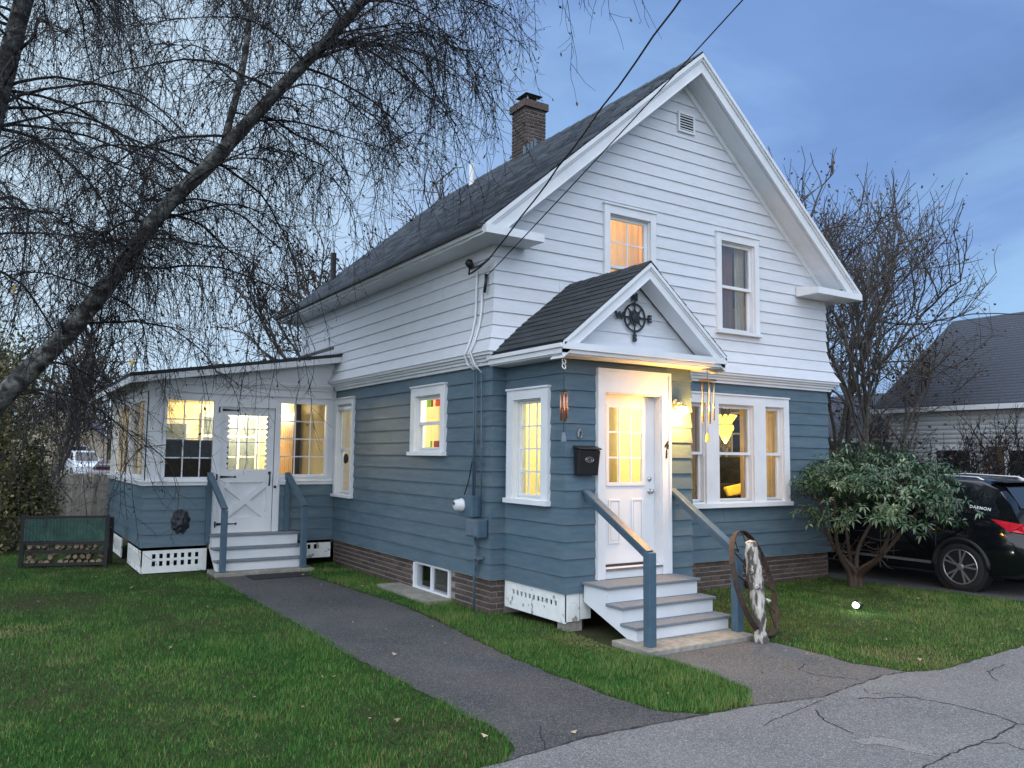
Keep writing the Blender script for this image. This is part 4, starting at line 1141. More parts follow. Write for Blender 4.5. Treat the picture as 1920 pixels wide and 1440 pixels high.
rw_ = tag(k.build('room_window', M['white']), 'white framed inner window seen through the middle pane', 'window')
for (a, b) in ((1.45, 1.66), (1.69, 1.90)):
    for (c, e) in ((2.05, 2.38), (2.41, 2.75)):
        k = MB(); k.fbox(FB, a, b, .031, .035, c, e); k.build('pane', M['glass_dark'], rw_)
k = MB(); k.box(W - .55, W - .17, 1.42, 2.0, .55, 1.96)
tag(k.build('cabinet', M['dark_cloth'], bevel=.01), 'dark cabinet under the inner window', 'cabinet')
PX, PY_ = 5.22, 1.0
pl_ = thing('pendant_lamp', 'glowing yellow pendant lamp behind the middle pane of the triple window', 'lamp', (PX, PY_, 2.3))
k = MB(); k.tube([(PX, PY_, 3.05), (PX, PY_, 2.66)], .008, 6); k.build('cord', M['black'], pl_)
k = MB()
for i in range(8):
    t_ = 2 * math.pi * i / 8; c_, s_ = math.cos(t_), math.sin(t_)
    k.hexa([(PX + .03 * c_ - .02 * s_, PY_ + .03 * s_ + .02 * c_, 2.52), (PX + .03 * c_ + .02 * s_, PY_ + .03 * s_ - .02 * c_, 2.52), (PX + .10 * c_ + .04 * s_, PY_ + .10 * s_ - .04 * c_, 2.52), (PX + .10 * c_ - .04 * s_, PY_ + .10 * s_ + .04 * c_, 2.52),
            (PX + .11 * c_ - .01 * s_, PY_ + .11 * s_ + .01 * c_, 2.68), (PX + .11 * c_ + .01 * s_, PY_ + .11 * s_ - .01 * c_, 2.68), (PX + .20 * c_ + .03 * s_, PY_ + .20 * s_ - .03 * c_, 2.66), (PX + .20 * c_ - .03 * s_, PY_ + .20 * s_ + .03 * c_, 2.66)])
k.lathe((PX, PY_, 2.50), (0, 0, -1), [(0, .13), (.05, .145), (.10, .13)], 12)
k.lathe((PX, PY_, 2.39), (0, 0, -1), [(0, .11), (.07, .09), (.15, .045), (.2, .01)], 12)
k.build('lamp_shade', M['chand'], pl_)
ac = thing('sofa', 'dark sofa in the front room below the pendant lamp', 'sofa', (5.5, 1.2, .55))
for nm, bxs in (('seat', (4.8, 5.95, .75, 1.35, .62, 1.02)), ('backrest', (4.8, 5.95, 1.35, 1.55, .62, 1.50)), ('armrest', (4.62, 4.80, .75, 1.55, .62, 1.25)), ('armrest', (5.95, 6.13, .75, 1.55, .62, 1.25))):
    k = MB(); k.box(*bxs); k.build(nm, M['dark_cloth'], ac, bevel=.05)
for (x, y) in ((4.7, .8), (6.05, .8), (4.7, 1.5), (6.05, 1.5)):
    k = MB(); k.box(x - .03, x + .03, y - .03, y + .03, .55, .62); k.build('leg', M['wood_dark'], ac)
k = MB(); k.hexa([(5.30, .98, 1.30), (5.72, .94, 1.36), (5.74, 1.04, 1.33), (5.32, 1.08, 1.27), (5.36, 1.12, 1.46), (5.76, 1.08, 1.53), (5.78, 1.20, 1.50), (5.38, 1.24, 1.43)])
tag(k.build('cushion', M['yellow'], bevel=.03), 'bright yellow cushion on the dark sofa', 'cushion')
# electric candles on the sills
for (x, lab) in ((3.33, 'electric candle glowing in the left pane of the triple window'), (5.10, 'electric candle glowing in the right pane of the triple window')):
    cd = thing('window_candle', lab, 'candle', (x, .07, 1.31), 'electric candles on the window sill')
    k = MB(); k.lathe((x, .10, 1.31), (0, 0, 1), [(0, .035), (.012, .035), (.018, .014), (.14, .013)], 10); k.build('stem', M['brass'], cd)
    k = MB(); k.lathe((x, .10, 1.45), (0, 0, 1), [(0, .010), (.018, .017), (.045, .006), (.055, .001)], 10); k.build('bulb', M['candle_bulb'], cd)
k = MB(); k.box(2.37, 2.40, .9, 1.6, 1.5, 2.3)
tag(k.build('wall_picture', M['wood_dark']), 'dark framed picture on the side wall of the front room', 'picture')
# upstairs
drape(F_front, 1.80, 2.64, -.25, 3.9, 5.4, 6, .02, M['shade'], 'orange lit curtain in the upper left window')
drape(F_front, 4.03, 4.55, -.20, 3.9, 5.36, 5, .025, M['curtain_pink'], 'rose brown curtain at the left of the upper right window')
drape(F_front, 4.60, 4.82, -.20, 3.9, 5.36, 3, .02, M['curtain_white'], 'pale curtain at the right of the upper right window')
# side windows
drape(F_left, 4.60, 5.33, -.22, 2.05, 2.75, 7, .015, M['curtain_white'], 'cream cafe curtain in the narrow side window')
drape(F_left, 4.60, 4.85, -.25, 1.25, 2.0, 3, .02, M['curtain_white'], 'cream lower curtain tied in the narrow side window')
drape(F_left, 5.05, 5.33, -.25, 1.25, 2.0, 3, .02, M['curtain'], 'tan lower curtain tied in the narrow side window')
k = MB(); k.lathe((-.055 + .07, 4.92, 1.86), (-1, 0, 0), [(0, .075), (.03, .09), (.045, .05)], 14)
tag(k.build('window_ornament', M['dark_cloth'], smooth=True), 'round dark ornament hanging in the narrow side window', 'ornament')
k = MB(); k.tube([(-.01, 4.68, 2.73), (-.01, 5.25, 2.73)], .045, 10)
tag(k.build('blind_roll', M['white'], smooth=True), 'rolled white blind at the head of the narrow side window', 'blind')
# stained glass strips hung inside the small window: each coloured piece is a part
stg = thing('stained_glass', 'stained glass strips in the small side window', 'stained glass', (.10, 1.7, 2.05))
for (za, zb, cols) in ((2.63, 2.745, ((1.36, 1.49, 'st_amber'), (1.50, 1.72, 'st_orange'), (1.80, 1.86, 'st_amber'), (1.87, 1.99, 'st_green'))),
                       (2.05, 2.14, ((1.38, 1.52, 'st_orange'), (1.54, 1.75, 'st_amber'), (1.80, 1.86, 'st_green')))):
    for (ya, yb, mm) in cols:
        k = MB(); k.box(.085, .089, ya, yb, za, zb); k.build('glass_piece', M[mm], stg)
# porch interior: pine door leaf, white inner window, dark sofa
k = MB(); k.box(-.15, -.112, 7.35, 8.35, .6, 2.75)
pd_ = tag(k.build('pine_door', M['wood_orange']), 'varnished pine door inside the porch behind the right window', 'door')
for i in range(7):
    k = MB(); k.box(-.168, -.151, 7.37 + i * .14, 7.49 + i * .14, .62, 2.7); k.build('board', M['wood_orange'], pd_)
wi = thing('inner_window', 'grey paned window on the back wall seen through the porch door glass', 'window', (-.75, PY2 - .15, 1.2))
k = MB(); k.box(-1.42, -.16, PY2 - .16, PY2 - .112, .95, 2.80); k.build('frame', M['white'], wi)
for ii in range(3):
    for jj in range(4):
        k = MB(); k.box(-1.36 + ii * .39, -1.02 + ii * .39, PY2 - .166, PY2 - .161, 1.02 + jj * .44, 1.40 + jj * .44); k.build('pane', M['metal_grey'], wi)
k = MB(); k.box(-.25, -.14, 7.05, 7.16, .6, 2.98); tag(k.build('porch_post', M['wood_dark']), 'dark post inside the porch behind the right window', 'post')
wi = thing('inner_window', 'white double window on the back wall inside the porch', 'window', (-2.2, PY2 - .15, 1.6))
k = MB(); k.box(-2.75, -1.65, PY2 - .16, PY2 - .111, 1.5, 2.62); k.build('frame', M['white'], wi)
for (a, b, c, e) in ((-2.68, -2.24, 1.56, 2.02), (-2.16, -1.72, 1.56, 2.02), (-2.68, -2.24, 2.08, 2.55), (-2.16, -1.72, 2.08, 2.55)):
    k = MB(); k.box(a, b, PY2 - .166, PY2 - .161, c, e); k.build('pane', M['metal_grey'], wi)
sf = thing('porch_sofa', 'dark sofa with its back to the left porch window', 'sofa', (-2.4, 6.1, .6))
k = MB(); k.box(-3.0, -1.75, 5.95, 6.15, .7, 2.15); k.build('backrest', M['dark_cloth'], sf, bevel=.04)
k = MB(); k.box(-3.0, -1.75, 6.15, 6.8, .65, 1.05); k.build('seat', M['dark_cloth'], sf, bevel=.04)
for (x, y) in ((-2.95, 6.0), (-1.8, 6.0), (-2.95, 6.7), (-1.8, 6.7)):
    k = MB(); k.box(x - .03, x + .03, y - .03, y + .03, .6, .7); k.build('leg', M['wood_dark'], sf)
drape(F_pl, PY + .3, PY + .75, -.18, 1.5, 2.8, 4, .03, M['curtain_white'], 'cream curtain in the near side window of the porch')
drape(F_pl, PY + 1.4, PY + 2.3, -.18, 1.5, 2.8, 6, .03, M['curtain_white'], 'cream curtain between the two side windows of the porch')

# ================================================================== STEPS
def stair(root, x0, x1, ywall, treads, zpad, side_open=True):
    """treads: [(z, yfront)] from the top down; risers between; stringers as closed white sides."""
    yb = ywall
    for i, (z, yf) in enumerate(treads):
        t = MB(); t.box(x0 - .03, x1 + .03, yf - .02, yb + (0.0 if i == 0 else -0.0), z - .032, z); t.build('tread', M['tread'], root, bevel=.006)
        zl = treads[i + 1][0] if i + 1 < len(treads) else zpad
        r_ = MB(); r_.box(x0, x1, yf + .012, yf + .03, zl + .0005, z - .0325); r_.build('riser', M['white'], root)
        yb = yf + .0115
    for (xa, xb) in ((x0 + .001, x0 + .03), (x1 - .03, x1 - .001)):
        top = []; 
        prof = [(ywall, treads[0][0] - .033)]
        for i, (z, yf) in enumerate(treads):
            prof.append((yf + .031, z - .033))
            zl = treads[i + 1][0] - .033 if i + 1 < len(treads) else zpad + .001
            prof.append((yf + .031, zl))
        prof.append((treads[-1][1] + .16, zpad + .001)); prof.append((ywall, treads[0][0] - .22))
        s_ = MB(); s_.prism([(xa, y, z) for y, z in prof], (xb - xa, 0, 0)); s_.build('stringer', M['white'], root)
def post(root, x, y, z0, z1, w=.09):
    t = MB(); t.box(x - w / 2, x + w / 2, y - w / 2, y + w / 2, z0, z1); t.build('post', M['blue_trim'], root, bevel=.006)
def rail(root, a, b, name='handrail', mt='blue_trim'):
    t = MB(); t.bar(a, b, .095, .035); q = Vector((0, 0, -.055)); t.bar(Vector(a) + q, Vector(b) + q, .04, .075); t.build(name, M[mt], root, bevel=.005)

fs = thing('front_steps', 'white front steps with grey treads and blue-grey handrails below the front door', 'stairs', (1.1, -2.0, 0))
stair(fs, 0.44, 1.78, -DV - .03, [(0.545, -1.72), (0.372, -1.96), (0.205, -2.19)], 0.058)
post(fs, 0.42, -2.40, 0.058, 0.985, .095); post(fs, 1.76, -2.33, 0.058, 0.90, .095)
rail(fs, (0.42, -2.40, 0.985), (0.47, -1.275, 1.56)); rail(fs, (1.76, -2.33, 0.93), (1.81, -1.275, 1.555))
pd = MB(); pd.box(0.27, 1.80, -2.56, -1.98, -.04, 0.057); tag(pd.build('concrete_pad', M['concrete'], bevel=.012), 'tan concrete slab under the front steps', 'slab')
ps = thing('porch_steps', 'white porch steps with blue-grey handrails at the end of the walk', 'stairs', (-1.4, 4.8, 0))
stair(ps, -2.13, -0.72, PY - .03, [(0.60, 5.22), (0.405, 5.00), (0.225, 4.83)], 0.062)
post(ps, -2.07, 4.72, 0.062, 1.03, .09); post(ps, -0.78, 4.72, 0.062, 1.05, .09)
post(ps, -2.16, 5.44, 0.45, 1.58, .08); post(ps, -0.86, 5.44, 0.45, 1.58, .08)
rail(ps, (-2.07, 4.70, 1.05), (-2.16, 5.46, 1.60)); rail(ps, (-0.78, 4.70, 1.07), (-0.86, 5.46, 1.60))
pd = MB(); pd.box(-2.2, -0.62, 4.60, 5.2, -.04, 0.061); tag(pd.build('concrete_pad', M['concrete'], bevel=.012), 'grey concrete slab under the porch steps', 'slab')
k = MB(); k.box(-1.75, -0.85, 4.08, 4.56, 0.007, 0.018); tag(k.build('doormat', M['doormat']), 'dark doormat at the foot of the porch steps', 'doormat')

# ================================================================== THINGS ON THE HOUSE
# mailbox
mbx = thing('mailbox', 'black metal wall mailbox with an oval emblem beside the front door', 'mailbox', (.44, -1.34, 1.72))
k = MB(); F = F_vf
k.hexa([F(.30, .03, 1.73), F(.585, .03, 1.73), F(.585, .10, 1.73), F(.30, .10, 1.73), F(.29, .03, 2.03), F(.595, .03, 2.03), F(.595, .135, 2.01), F(.29, .135, 2.01)])
k.build('box', M['black'], mbx, bevel=.01)
k = MB(); k.hexa([F(.28, .025, 2.04), F(.605, .025, 2.04), F(.605, .15, 2.015), F(.28, .15, 2.015), F(.28, .025, 2.065), F(.605, .025, 2.065), F(.605, .15, 2.03), F(.28, .15, 2.03)]); k.build('lid', M['black'], mbx, bevel=.006)
k = MB()
def oval(mb, cu, cz, ru, rz, n_, tr, F_=F, seg=20):
    mb.tube([F_(cu + ru * math.cos(2 * math.pi * i / seg), n_, cz + rz * math.sin(2 * math.pi * i / seg)) for i in range(seg + 1)], tr, 6, cap=False)
oval(k, .445, 1.905, .055, .03, .122, .005); oval(k, .445, 1.905, .03, .014, .122, .004)
k.build('emblem', M['chrome'], mbx)
# small knocker-like ornament
k = MB(); k.tube([F(.345, .035, 2.19), F(.36, .04, 2.235), F(.375, .04, 2.25), F(.39, .04, 2.235), F(.405, .035, 2.19)], .010, 6); oval(k, .375, 2.17, .024, .022, .035, .006)
tag(k.build('wall_ornament', M['chrome']), 'small silver ornament on the siding above the mailbox', 'ornament')
# wall lamp
wlp = thing('wall_lamp', 'lit wall lamp with a glowing globe beside the front door', 'lamp', (1.88, -1.3, 2.5))
k = MB(); k.lathe(F(1.86, .025, 2.60), (0, -1, 0), [(0, .06), (.012, .058), (.03, .04), (.035, .015)], 16); k.tube([F(1.86, .05, 2.60), F(1.87, .10, 2.62), F(1.88, .13, 2.585)], .012, 8)
k.lathe(F(1.88, .13, 2.59), (0, 0, -1), [(0, .02), (.015, .045), (.03, .05)], 14); k.build('bracket', M['brass'], wlp)
k = MB(); k.lathe(F(1.88, .13, 2.565), (0, 0, -1), [(0, .035), (.02, .062), (.05, .075), (.08, .062), (.10, .03), (.105, .0)], 18); k.build('globe', M['bulb'], wlp, True)
ll = lamp((1.88, -DV - .20, 2.44), 40, (1.0, 0.47, 0.08), .07, 'wall_lamp_light')
# house number
hn = thing('house_number', 'black house number 41 on the door casing', 'sign', (1.665, -1.33, 2.0))
for chx, zz in (('4', 2.055), ('1', 1.945)):
    o = text_mesh('digit', chx, .14, .004, M['black'], hn, offset=.003); o.location = (1.68, -DV - .056, zz + .03); o.rotation_euler = (R(90), 0, 0)
# compass ornament
cp = thing('compass_ornament', 'black iron compass rose on the small gable above the front door', 'ornament', (1.155, -1.34, 3.6))
FC = FR((1.155, -1.345), (1, 0), (0, -1)); cz = 3.60
k = MB(); oval(k, 0, cz, .16, .165, 0, .013, FC, 32); k.build('ring', M['iron'], cp)
k = MB()
for i in range(8):
    t_ = math.pi / 4 * i; r1 = .17 if i % 2 == 0 else .145
    k.tube([FC(.05 * math.cos(t_), 0, cz + .05 * math.sin(t_)), FC(r1 * math.cos(t_), 0, cz + r1 * math.sin(t_))], .010, 6)
k.build('spokes', M['iron'], cp)
k = MB(); pts = []
for i in range(16):
    t_ = math.pi / 8 * i; r1 = .115 if i % 2 == 0 else .075
    pts.append(FC(r1 * math.cos(t_), -.006, cz + r1 * math.sin(t_)))
k.prism(pts, (0, -.014, 0)); k.lathe(FC(0, .008, cz), (0, -1, 0), [(0, .06), (.012, .055), (.022, .03), (.024, 0)], 16); k.build('rosette', M['iron'], cp)
k = MB()
for i in range(4):
    t_ = math.pi / 2 * i; k.tube([FC(.16 * math.cos(t_), 0, cz + .165 * math.sin(t_)), FC(.20 * math.cos(t_), 0, cz + .205 * math.sin(t_))], .012, 6)
k.build('arms', M['iron'], cp)
for chx, du, dz in (('N', 0, .245), ('S', 0, -.25), ('E', .235, 0), ('W', -.235, 0)):
    o = text_mesh('letter', chx, .12, .007, M['iron'], cp, offset=.006); o.location = FC(du, 0, cz + dz); o.rotation_euler = (R(90), 0, 0)

# wind chimes
def chime(loc, ztop, ztube, ltube, n, rr, mt, label, charm, charm_mat, name='wind_chime'):
    x, y = loc; c = thing(name, label, 'wind chime', (x, y, ztop))
    k = MB(); k.tube([(x, y, ztop), (x, y, ztube - ltube - .12)], .003, 5); k.build('cord', M['black'], c)
    k = MB(); k.lathe((x, y, ztube + .03), (0, 0, 1), [(0, rr * 1.5), (.012, rr * 1.5), (.016, .01)], 16); k.build('platform', M['wood_dark'], c)
    for i in range(n):
        t_ = 2 * math.pi * i / n + .4; px, py = x + rr * math.cos(t_), y + rr * math.sin(t_)
        l_ = ltube * (1 - .10 * i / n)
        k = MB(); k.tube([(px, py, ztube), (px, py, ztube - l_)], .011, 8); k.tube([(px, py, ztube + .03), (px, py, ztube)], .0015, 4); k.build('tube', M[mt], c, True)
    k = MB(); k.lathe((x, y, ztube - ltube * .55), (0, 0, 1), [(0, rr * .5), (.012, rr * .5)], 12); k.build('striker', M['wood_dark'], c)
    k = MB(); zc = ztube - ltube - .12
    k.hexa([(x - .03, y - .01, zc - .10), (x + .03, y - .01, zc - .10), (x + .03, y + .01, zc - .10), (x - .03, y + .01, zc - .10), (x - .016, y - .006, zc), (x + .016, y - .006, zc), (x + .016, y + .006, zc), (x - .016, y + .006, zc)])
    k.build('sail', M[charm_mat], c)
    return c
chime((2.20, -1.50), 3.06, 2.86, .50, 5, .075, 'brass', 'gold tube wind chime with an orange sail near the triple window', 1, 'yellow')
c_ = chime((0.035, -1.45), 3.05, 2.62, .30, 5, .035, 'copper', 'copper wind chime hanging at the corner left of the mailbox', 1, 'chrome')
k = MB(); 
for zz in (2.985, 2.93): k.tube([(0.035 + .022 * math.cos(t_), -1.45 + .022 * math.sin(t_) * .4, zz + .030 * math.sin(t_)) for t_ in [2 * math.pi * i / 12 for i in range(13)]], .007, 6)
k.build('ring_ornament', M['plastic_white'], c_)

# electric service
FLx = F_left
es = thing('service_mast', 'pale electric service cables running down the white corner of the house', 'cable', (-.05, .35, 3.2))
def cable(root, pts, r_, mt, name='cable'):
    k = MB(); k.tube(pts, r_, 8); return k.build(name, M[mt], root, True)
fz = lambda z, e=.045: -(flare(z) + e)
zs = [4.33, 4.1, 3.9, 3.7, 3.5, 3.35, 3.25]
cable(es, [(fz(z), .365 + .02 * i / 6, z) for i, z in enumerate(zs)] + [(-.175, .42, 3.22), (-.14, .40, 3.10), (-.075, .33, 3.03)], .016, 'white', 'conduit')
cable(es, [(fz(z), .22 + .01 * i, z) for i, z in enumerate([4.05, 3.8, 3.6, 3.4, 3.25])] + [(-.175, .30, 3.22), (-.14, .28, 3.10), (-.08, .27, 3.03)], .014, 'white', 'conduit')
cable(es, [(fz(z), .30 - .0 * i, z) for i, z in enumerate([3.6, 3.4, 3.25])] + [(-.18, .25, 3.22), (-.15, .20, 3.08), (-.07, .16, 2.98)], .010, 'white', 'conduit')
k = MB(); k.lathe((-.11, .425, 4.41), (-.6, 0, .8), [(-.06, .03), (0, .05), (.05, .055), (.08, .02)], 12); k.build('weather_head', M['black'], es, True)
cable(es, [(-.12, .42, 4.40), (-.16, .37, 4.27), (-.16, .26, 4.28), (-.15, .12, 4.31), (-.10, -.03, 4.40)], .012, 'black', 'drip_loop')
cable(es, [(-.12, .43, 4.42), (-.13, .36, 4.34), (-.14, .26, 4.34), (-.14, .14, 4.34), (-.10, -.03, 4.40)], .010, 'black', 'drip_loop')
cable(es, [(-.05, .12, 4.24), (-.06, .10, 4.16), (-.07, .12, 4.0)], .02, 'black', 'splice')
k = MB(); k.tube([(-.08, .33, 3.03), (-.085, .31, 2.4), (-.085, .31, 1.43)], .014, 8); k.tube([(-.08, .27, 3.03), (-.08, .27, 1.43)], .010, 6); k.tube([(-.07, .16, 2.98), (-.06, .14, 1.2)], .012, 6); k.build('lower_conduit', M['blue_trim'], es, True)
k = MB(); k.tube([(-.085, .31, 1.95), (-.09, .42, 1.6), (-.07, .56, 1.43)], .008, 6); k.build('ground_wire', M['black'], es)
mt_ = thing('electric_meter', 'round glass electric meter on a blue-grey painted box', 'meter', (-.1, .42, 1.2))
k = MB(); k.box(-.15, -.03, .215, .565, 1.17, 1.435); k.build('meter_box', M['blue_trim'], mt_, bevel=.008)
k = MB(); k.lathe((-.15, .47, 1.31), (-1, 0, 0), [(0, .085), (.02, .085), (.025, .075), (.10, .068), (.115, .04), (.117, 0)], 20); k.build('meter_dome', M['meter_glass'], mt_, True)
k = MB(); k.lathe((-.27, .47, 1.33), (-1, 0, 0), [(-.01, .022), (.001, .022), (.002, .0)], 10); k.build('dial', M['black'], mt_)
jb = thing('junction_box', 'blue-grey junction box below the electric meter', 'box', (-.1, .2, .93))
k = MB(); k.box(-.17, -.03, .03, .33, .93, 1.155); k.build('box', M['blue_trim'], jb, bevel=.012)
k = MB(); k.box(-.18, -.172, .045, .315, .95, 1.14); k.build('cover', M['metal_grey'], jb, bevel=.004)
k = MB(); k.tube([(-.07, .27, .93), (-.07, .27, -.02)], .014, 8); k.tube([(-.07, .24, .93), (-.075, .23, .5)], .009, 6); k.build('conduit', M['blue_trim'], jb, True)
k = MB(); k.box(-.11, -.03, .12, .25, .66, .70); k.tube([(-.06, .19, .66), (-.07, .22, .6), (-.07, .265, .53)], .01, 6); k.build('bracket', M['metal_grey'], jb)
# lantern face plaque: carved lion head
lp = thing('lion_plaque', 'dark carved lion face plaque on the blue porch wall', 'plaque', (-2.58, 5.40, .62))
U = MB(); cx, cz = -2.585, .82
n = 28; rows = 20; V = []; Fc = []
for j in range(rows + 1):
    for i in range(n + 1):
        u = (i / n - .5) * 2; w_ = (j / rows - .5) * 2
        rr = math.sqrt((u / .95) ** 2 + (w_ / .98) ** 2)
        h = max(0, 1 - rr ** 3) * .075
        ang_ = math.atan2(w_, u)
        h += .016 * math.sin(ang_ * 9 + 5 * rr) * (1 if .55 < rr < 1.0 else 0)          # mane locks
        h += .035 * math.exp(-((u / .16) ** 2 + ((w_ + .05) / .30) ** 2))               # nose
        h -= .030 * math.exp(-(((abs(u) - .30) / .12) ** 2 + ((w_ - .18) / .09) ** 2))  # eyes
        h += .022 * math.exp(-(((abs(u) - .30) / .2) ** 2 + ((w_ - .36) / .07) ** 2))   # brows
        h -= .035 * math.exp(-((u / .34) ** 2 + ((w_ + .46) / .08) ** 2))               # mouth
        h += .022 * math.exp(-(((abs(u) - .2) / .18) ** 2 + ((w_ + .28) / .12) ** 2))   # muzzle
        sc_ = 1 + .06 * math.sin(ang_ * 9)
        V.append(F_pf(cx + u * .145 * sc_, .03 + max(h, -.004), cz + w_ * .19 * sc_))
for j in range(rows):
    for i in range(n):
        rr = math.sqrt((((i + .5) / n - .5) * 2 / .95) ** 2 + (((j + .5) / rows - .5) * 2 / .98) ** 2)
        if rr < 1.06: Fc.append((j * (n + 1) + i, j * (n + 1) + i + 1, (j + 1) * (n + 1) + i + 1, (j + 1) * (n + 1) + i))
U.add(V, Fc); U.build('face', M['iron'], lp, True)
k = MB(); k.lathe(F_pf(cx, .02, cz), (0, -1, 0), [(0, .13), (.02, .13)], 16); k.build('backplate', M['iron'], lp)

# overhead wires
def wire(a, b, sag, r_, label, wav=0.0):
    a, b = Vector(a), Vector(b); pts = []
    for i in range(41):
        t_ = i / 40; p = a.lerp(b, t_); p.z -= sag * 4 * t_ * (1 - t_)
        if wav: p += Vector((math.sin(i * 1.9), math.cos(i * 1.7), math.sin(i * 2.3))) * wav * min(1, i / 4)
        pts.append(p)
    k = MB(); k.tube(pts, r_, 6); return tag(k.build('service_wire', M['black'], None, True), label, 'wire')
def wire_through(a, p, label, sag, r_, wav):
    a, p = Vector(a), Vector(p); b = a + (p - a) * 3.0; b.z += sag * 0.889 * 3
    return wire(a, b, sag, r_, label, wav)
wire_through((-.10, -.03, 4.40), (-.36, -3.68, 5.94), 'thick twisted black service cable reaching the corner of the eaves', .30, .010, .008)
wire_through((-.06, .10, 4.20), (.03, -4.04, 5.89), 'thin black overhead wire running down to the white corner', .14, .007, .0)

# ================================================================== WHEEL AND BIRCH LOG
wh = thing('wagon_wheel', 'rusty iron wagon wheel leaning against the right handrail post', 'wheel', (1.93, -2.5, 0))
hv = Vector((.915, .403, 0)).normalized()          # in-plane horizontal
nv = Vector((hv.y, -hv.x, 0))
upv = (Vector((0, 0, 1)) - nv * .30).normalized()
nv = hv.cross(upv).normalized()
RW = .58; wc = Vector((2.02, -2.56, .02)) + upv * RW
ring = [wc + (hv * math.cos(t_) + upv * math.sin(t_)) * RW for t_ in [2 * math.pi * i / 40 for i in range(40)]]
k = MB(); V = []
for i in range(40):
    t_ = 2 * math.pi * i / 40; d_ = hv * math.cos(t_) + upv * math.sin(t_)
    for (rr, nn) in ((RW, -.03), (RW, .03), (RW - .014, .03), (RW - .014, -.03)): V.append(wc + d_ * rr + nv * nn)
k.add(V, [(i * 4 + j, ((i + 1) % 40) * 4 + j, ((i + 1) % 40) * 4 + (j + 1) % 4, i * 4 + (j + 1) % 4) for i in range(40) for j in range(4)])
k.build('rim', M['rust'], wh)
k = MB(); k.lathe(wc - nv * .11, nv, [(0, .045), (.03, .06), (.09, .06), (.10, .075), (.12, .075), (.13, .06), (.19, .06), (.22, .045)], 16); k.build('hub', M['rust'], wh)
for i in range(14):
    t_ = 2 * math.pi * (i + .3) / 14; d_ = hv * math.cos(t_) + upv * math.sin(t_); s_ = 1 if i % 2 else -1
    k = MB(); k.tube([wc + d_ * .055 + nv * .06 * s_, wc + d_ * (RW - .006) + nv * .01 * s_], .008, 6); k.build('spoke', M['rust'], wh)
lg = thing('birch_log', 'peeling white birch log standing in front of the wagon wheel', 'log', (1.70, -2.72, 0))
k = MB(); pth = [(1.74, -2.66, 0.0), (1.735, -2.66, .12), (1.72, -2.655, .35), (1.715, -2.645, .55), (1.69, -2.63, .75), (1.675, -2.61, .95), (1.66, -2.60, 1.05)]
k.tube(pth, [.080, .064, .068, .080, .075, .072, .062], 16)
o = k.build('trunk', M['birch_log'], lg, True)
md = o.modifiers.new('sub', 'SUBSURF'); md.levels = md.render_levels = 2; md.subdivision_type = 'SIMPLE'
tx = bpy.data.textures.new('log_bumps', 'CLOUDS'); tx.noise_scale = .09
dm = o.modifiers.new('rough', 'DISPLACE'); dm.texture = tx; dm.strength = .055; dm.mid_level = .5
for (p, d_) in (((1.66, -2.60, .72), (-.5, -.6, .3)), ((1.72, -2.66, .58), (-.8, -.5, .1)), ((1.70, -2.66, .42), (.6, -.8, .2))):
    k = MB(); p = Vector(p); d_ = Vector(d_).normalized(); k.tube([p, p + d_ * .11, p + d_ * .14], [.035, .028, .012], 8); k.build('branch_stub', M['birch_log'], lg)
# a sprig of dry vine by the rail
k = MB()
for i in range(16):
    a_ = rnd.uniform(-.15, .12); p = Vector((2.35 + a_, -.45 + rnd.uniform(-.1, .1), 0)); q = p + Vector((rnd.uniform(-.2, .2), rnd.uniform(-.1, .1), rnd.uniform(.35, .75)))
    k.tube([p, p.lerp(q, .6) + Vector((rnd.uniform(-.05, .05), 0, .05)), q], [.006, .004, .002], 4)
tag(k.build('dry_plant', M['twig']), 'dry dark stems of a dead plant by the right handrail', 'plant')

# ================================================================== VEGETATION TOOLS
def tubes_np(name, segs, material, parent=None, n=3):
    """segs: list of (p0, p1, r0, r1). One mesh of thin prisms."""
    A = np.array([(*s[0], *s[1], s[2], s[3]) for s in segs], dtype=np.float64)
    p0, p1, r0, r1 = A[:, 0:3], A[:, 3:6], A[:, 6:7], A[:, 7:8]
    d = p1 - p0; ln = np.linalg.norm(d, axis=1, keepdims=True); d = d / np.maximum(ln, 1e-6)
    ref = np.where(np.abs(d[:, 2:3]) < .9, np.array([[0, 0, 1.0]]), np.array([[1.0, 0, 0]]))
    a = np.cross(d, ref); a /= np.maximum(np.linalg.norm(a, axis=1, keepdims=True), 1e-6); b = np.cross(d, a)
    V = []
    for (p, r_) in ((p0, r0), (p1, r1)):
        for k_ in range(n):
            t_ = 2 * math.pi * k_ / n
            V.append(p + (a * math.cos(t_) + b * math.sin(t_)) * r_)
    V = np.stack(V, axis=1).reshape(-1, 3)
    base = np.arange(len(A))[:, None] * (2 * n)
    F_ = np.concatenate([base + np.array([[k_, (k_ + 1) % n, n + (k_ + 1) % n, n + k_]]) for k_ in range(n)], axis=0)
    return np_mesh(name, V, F_, material, parent, smooth=True)

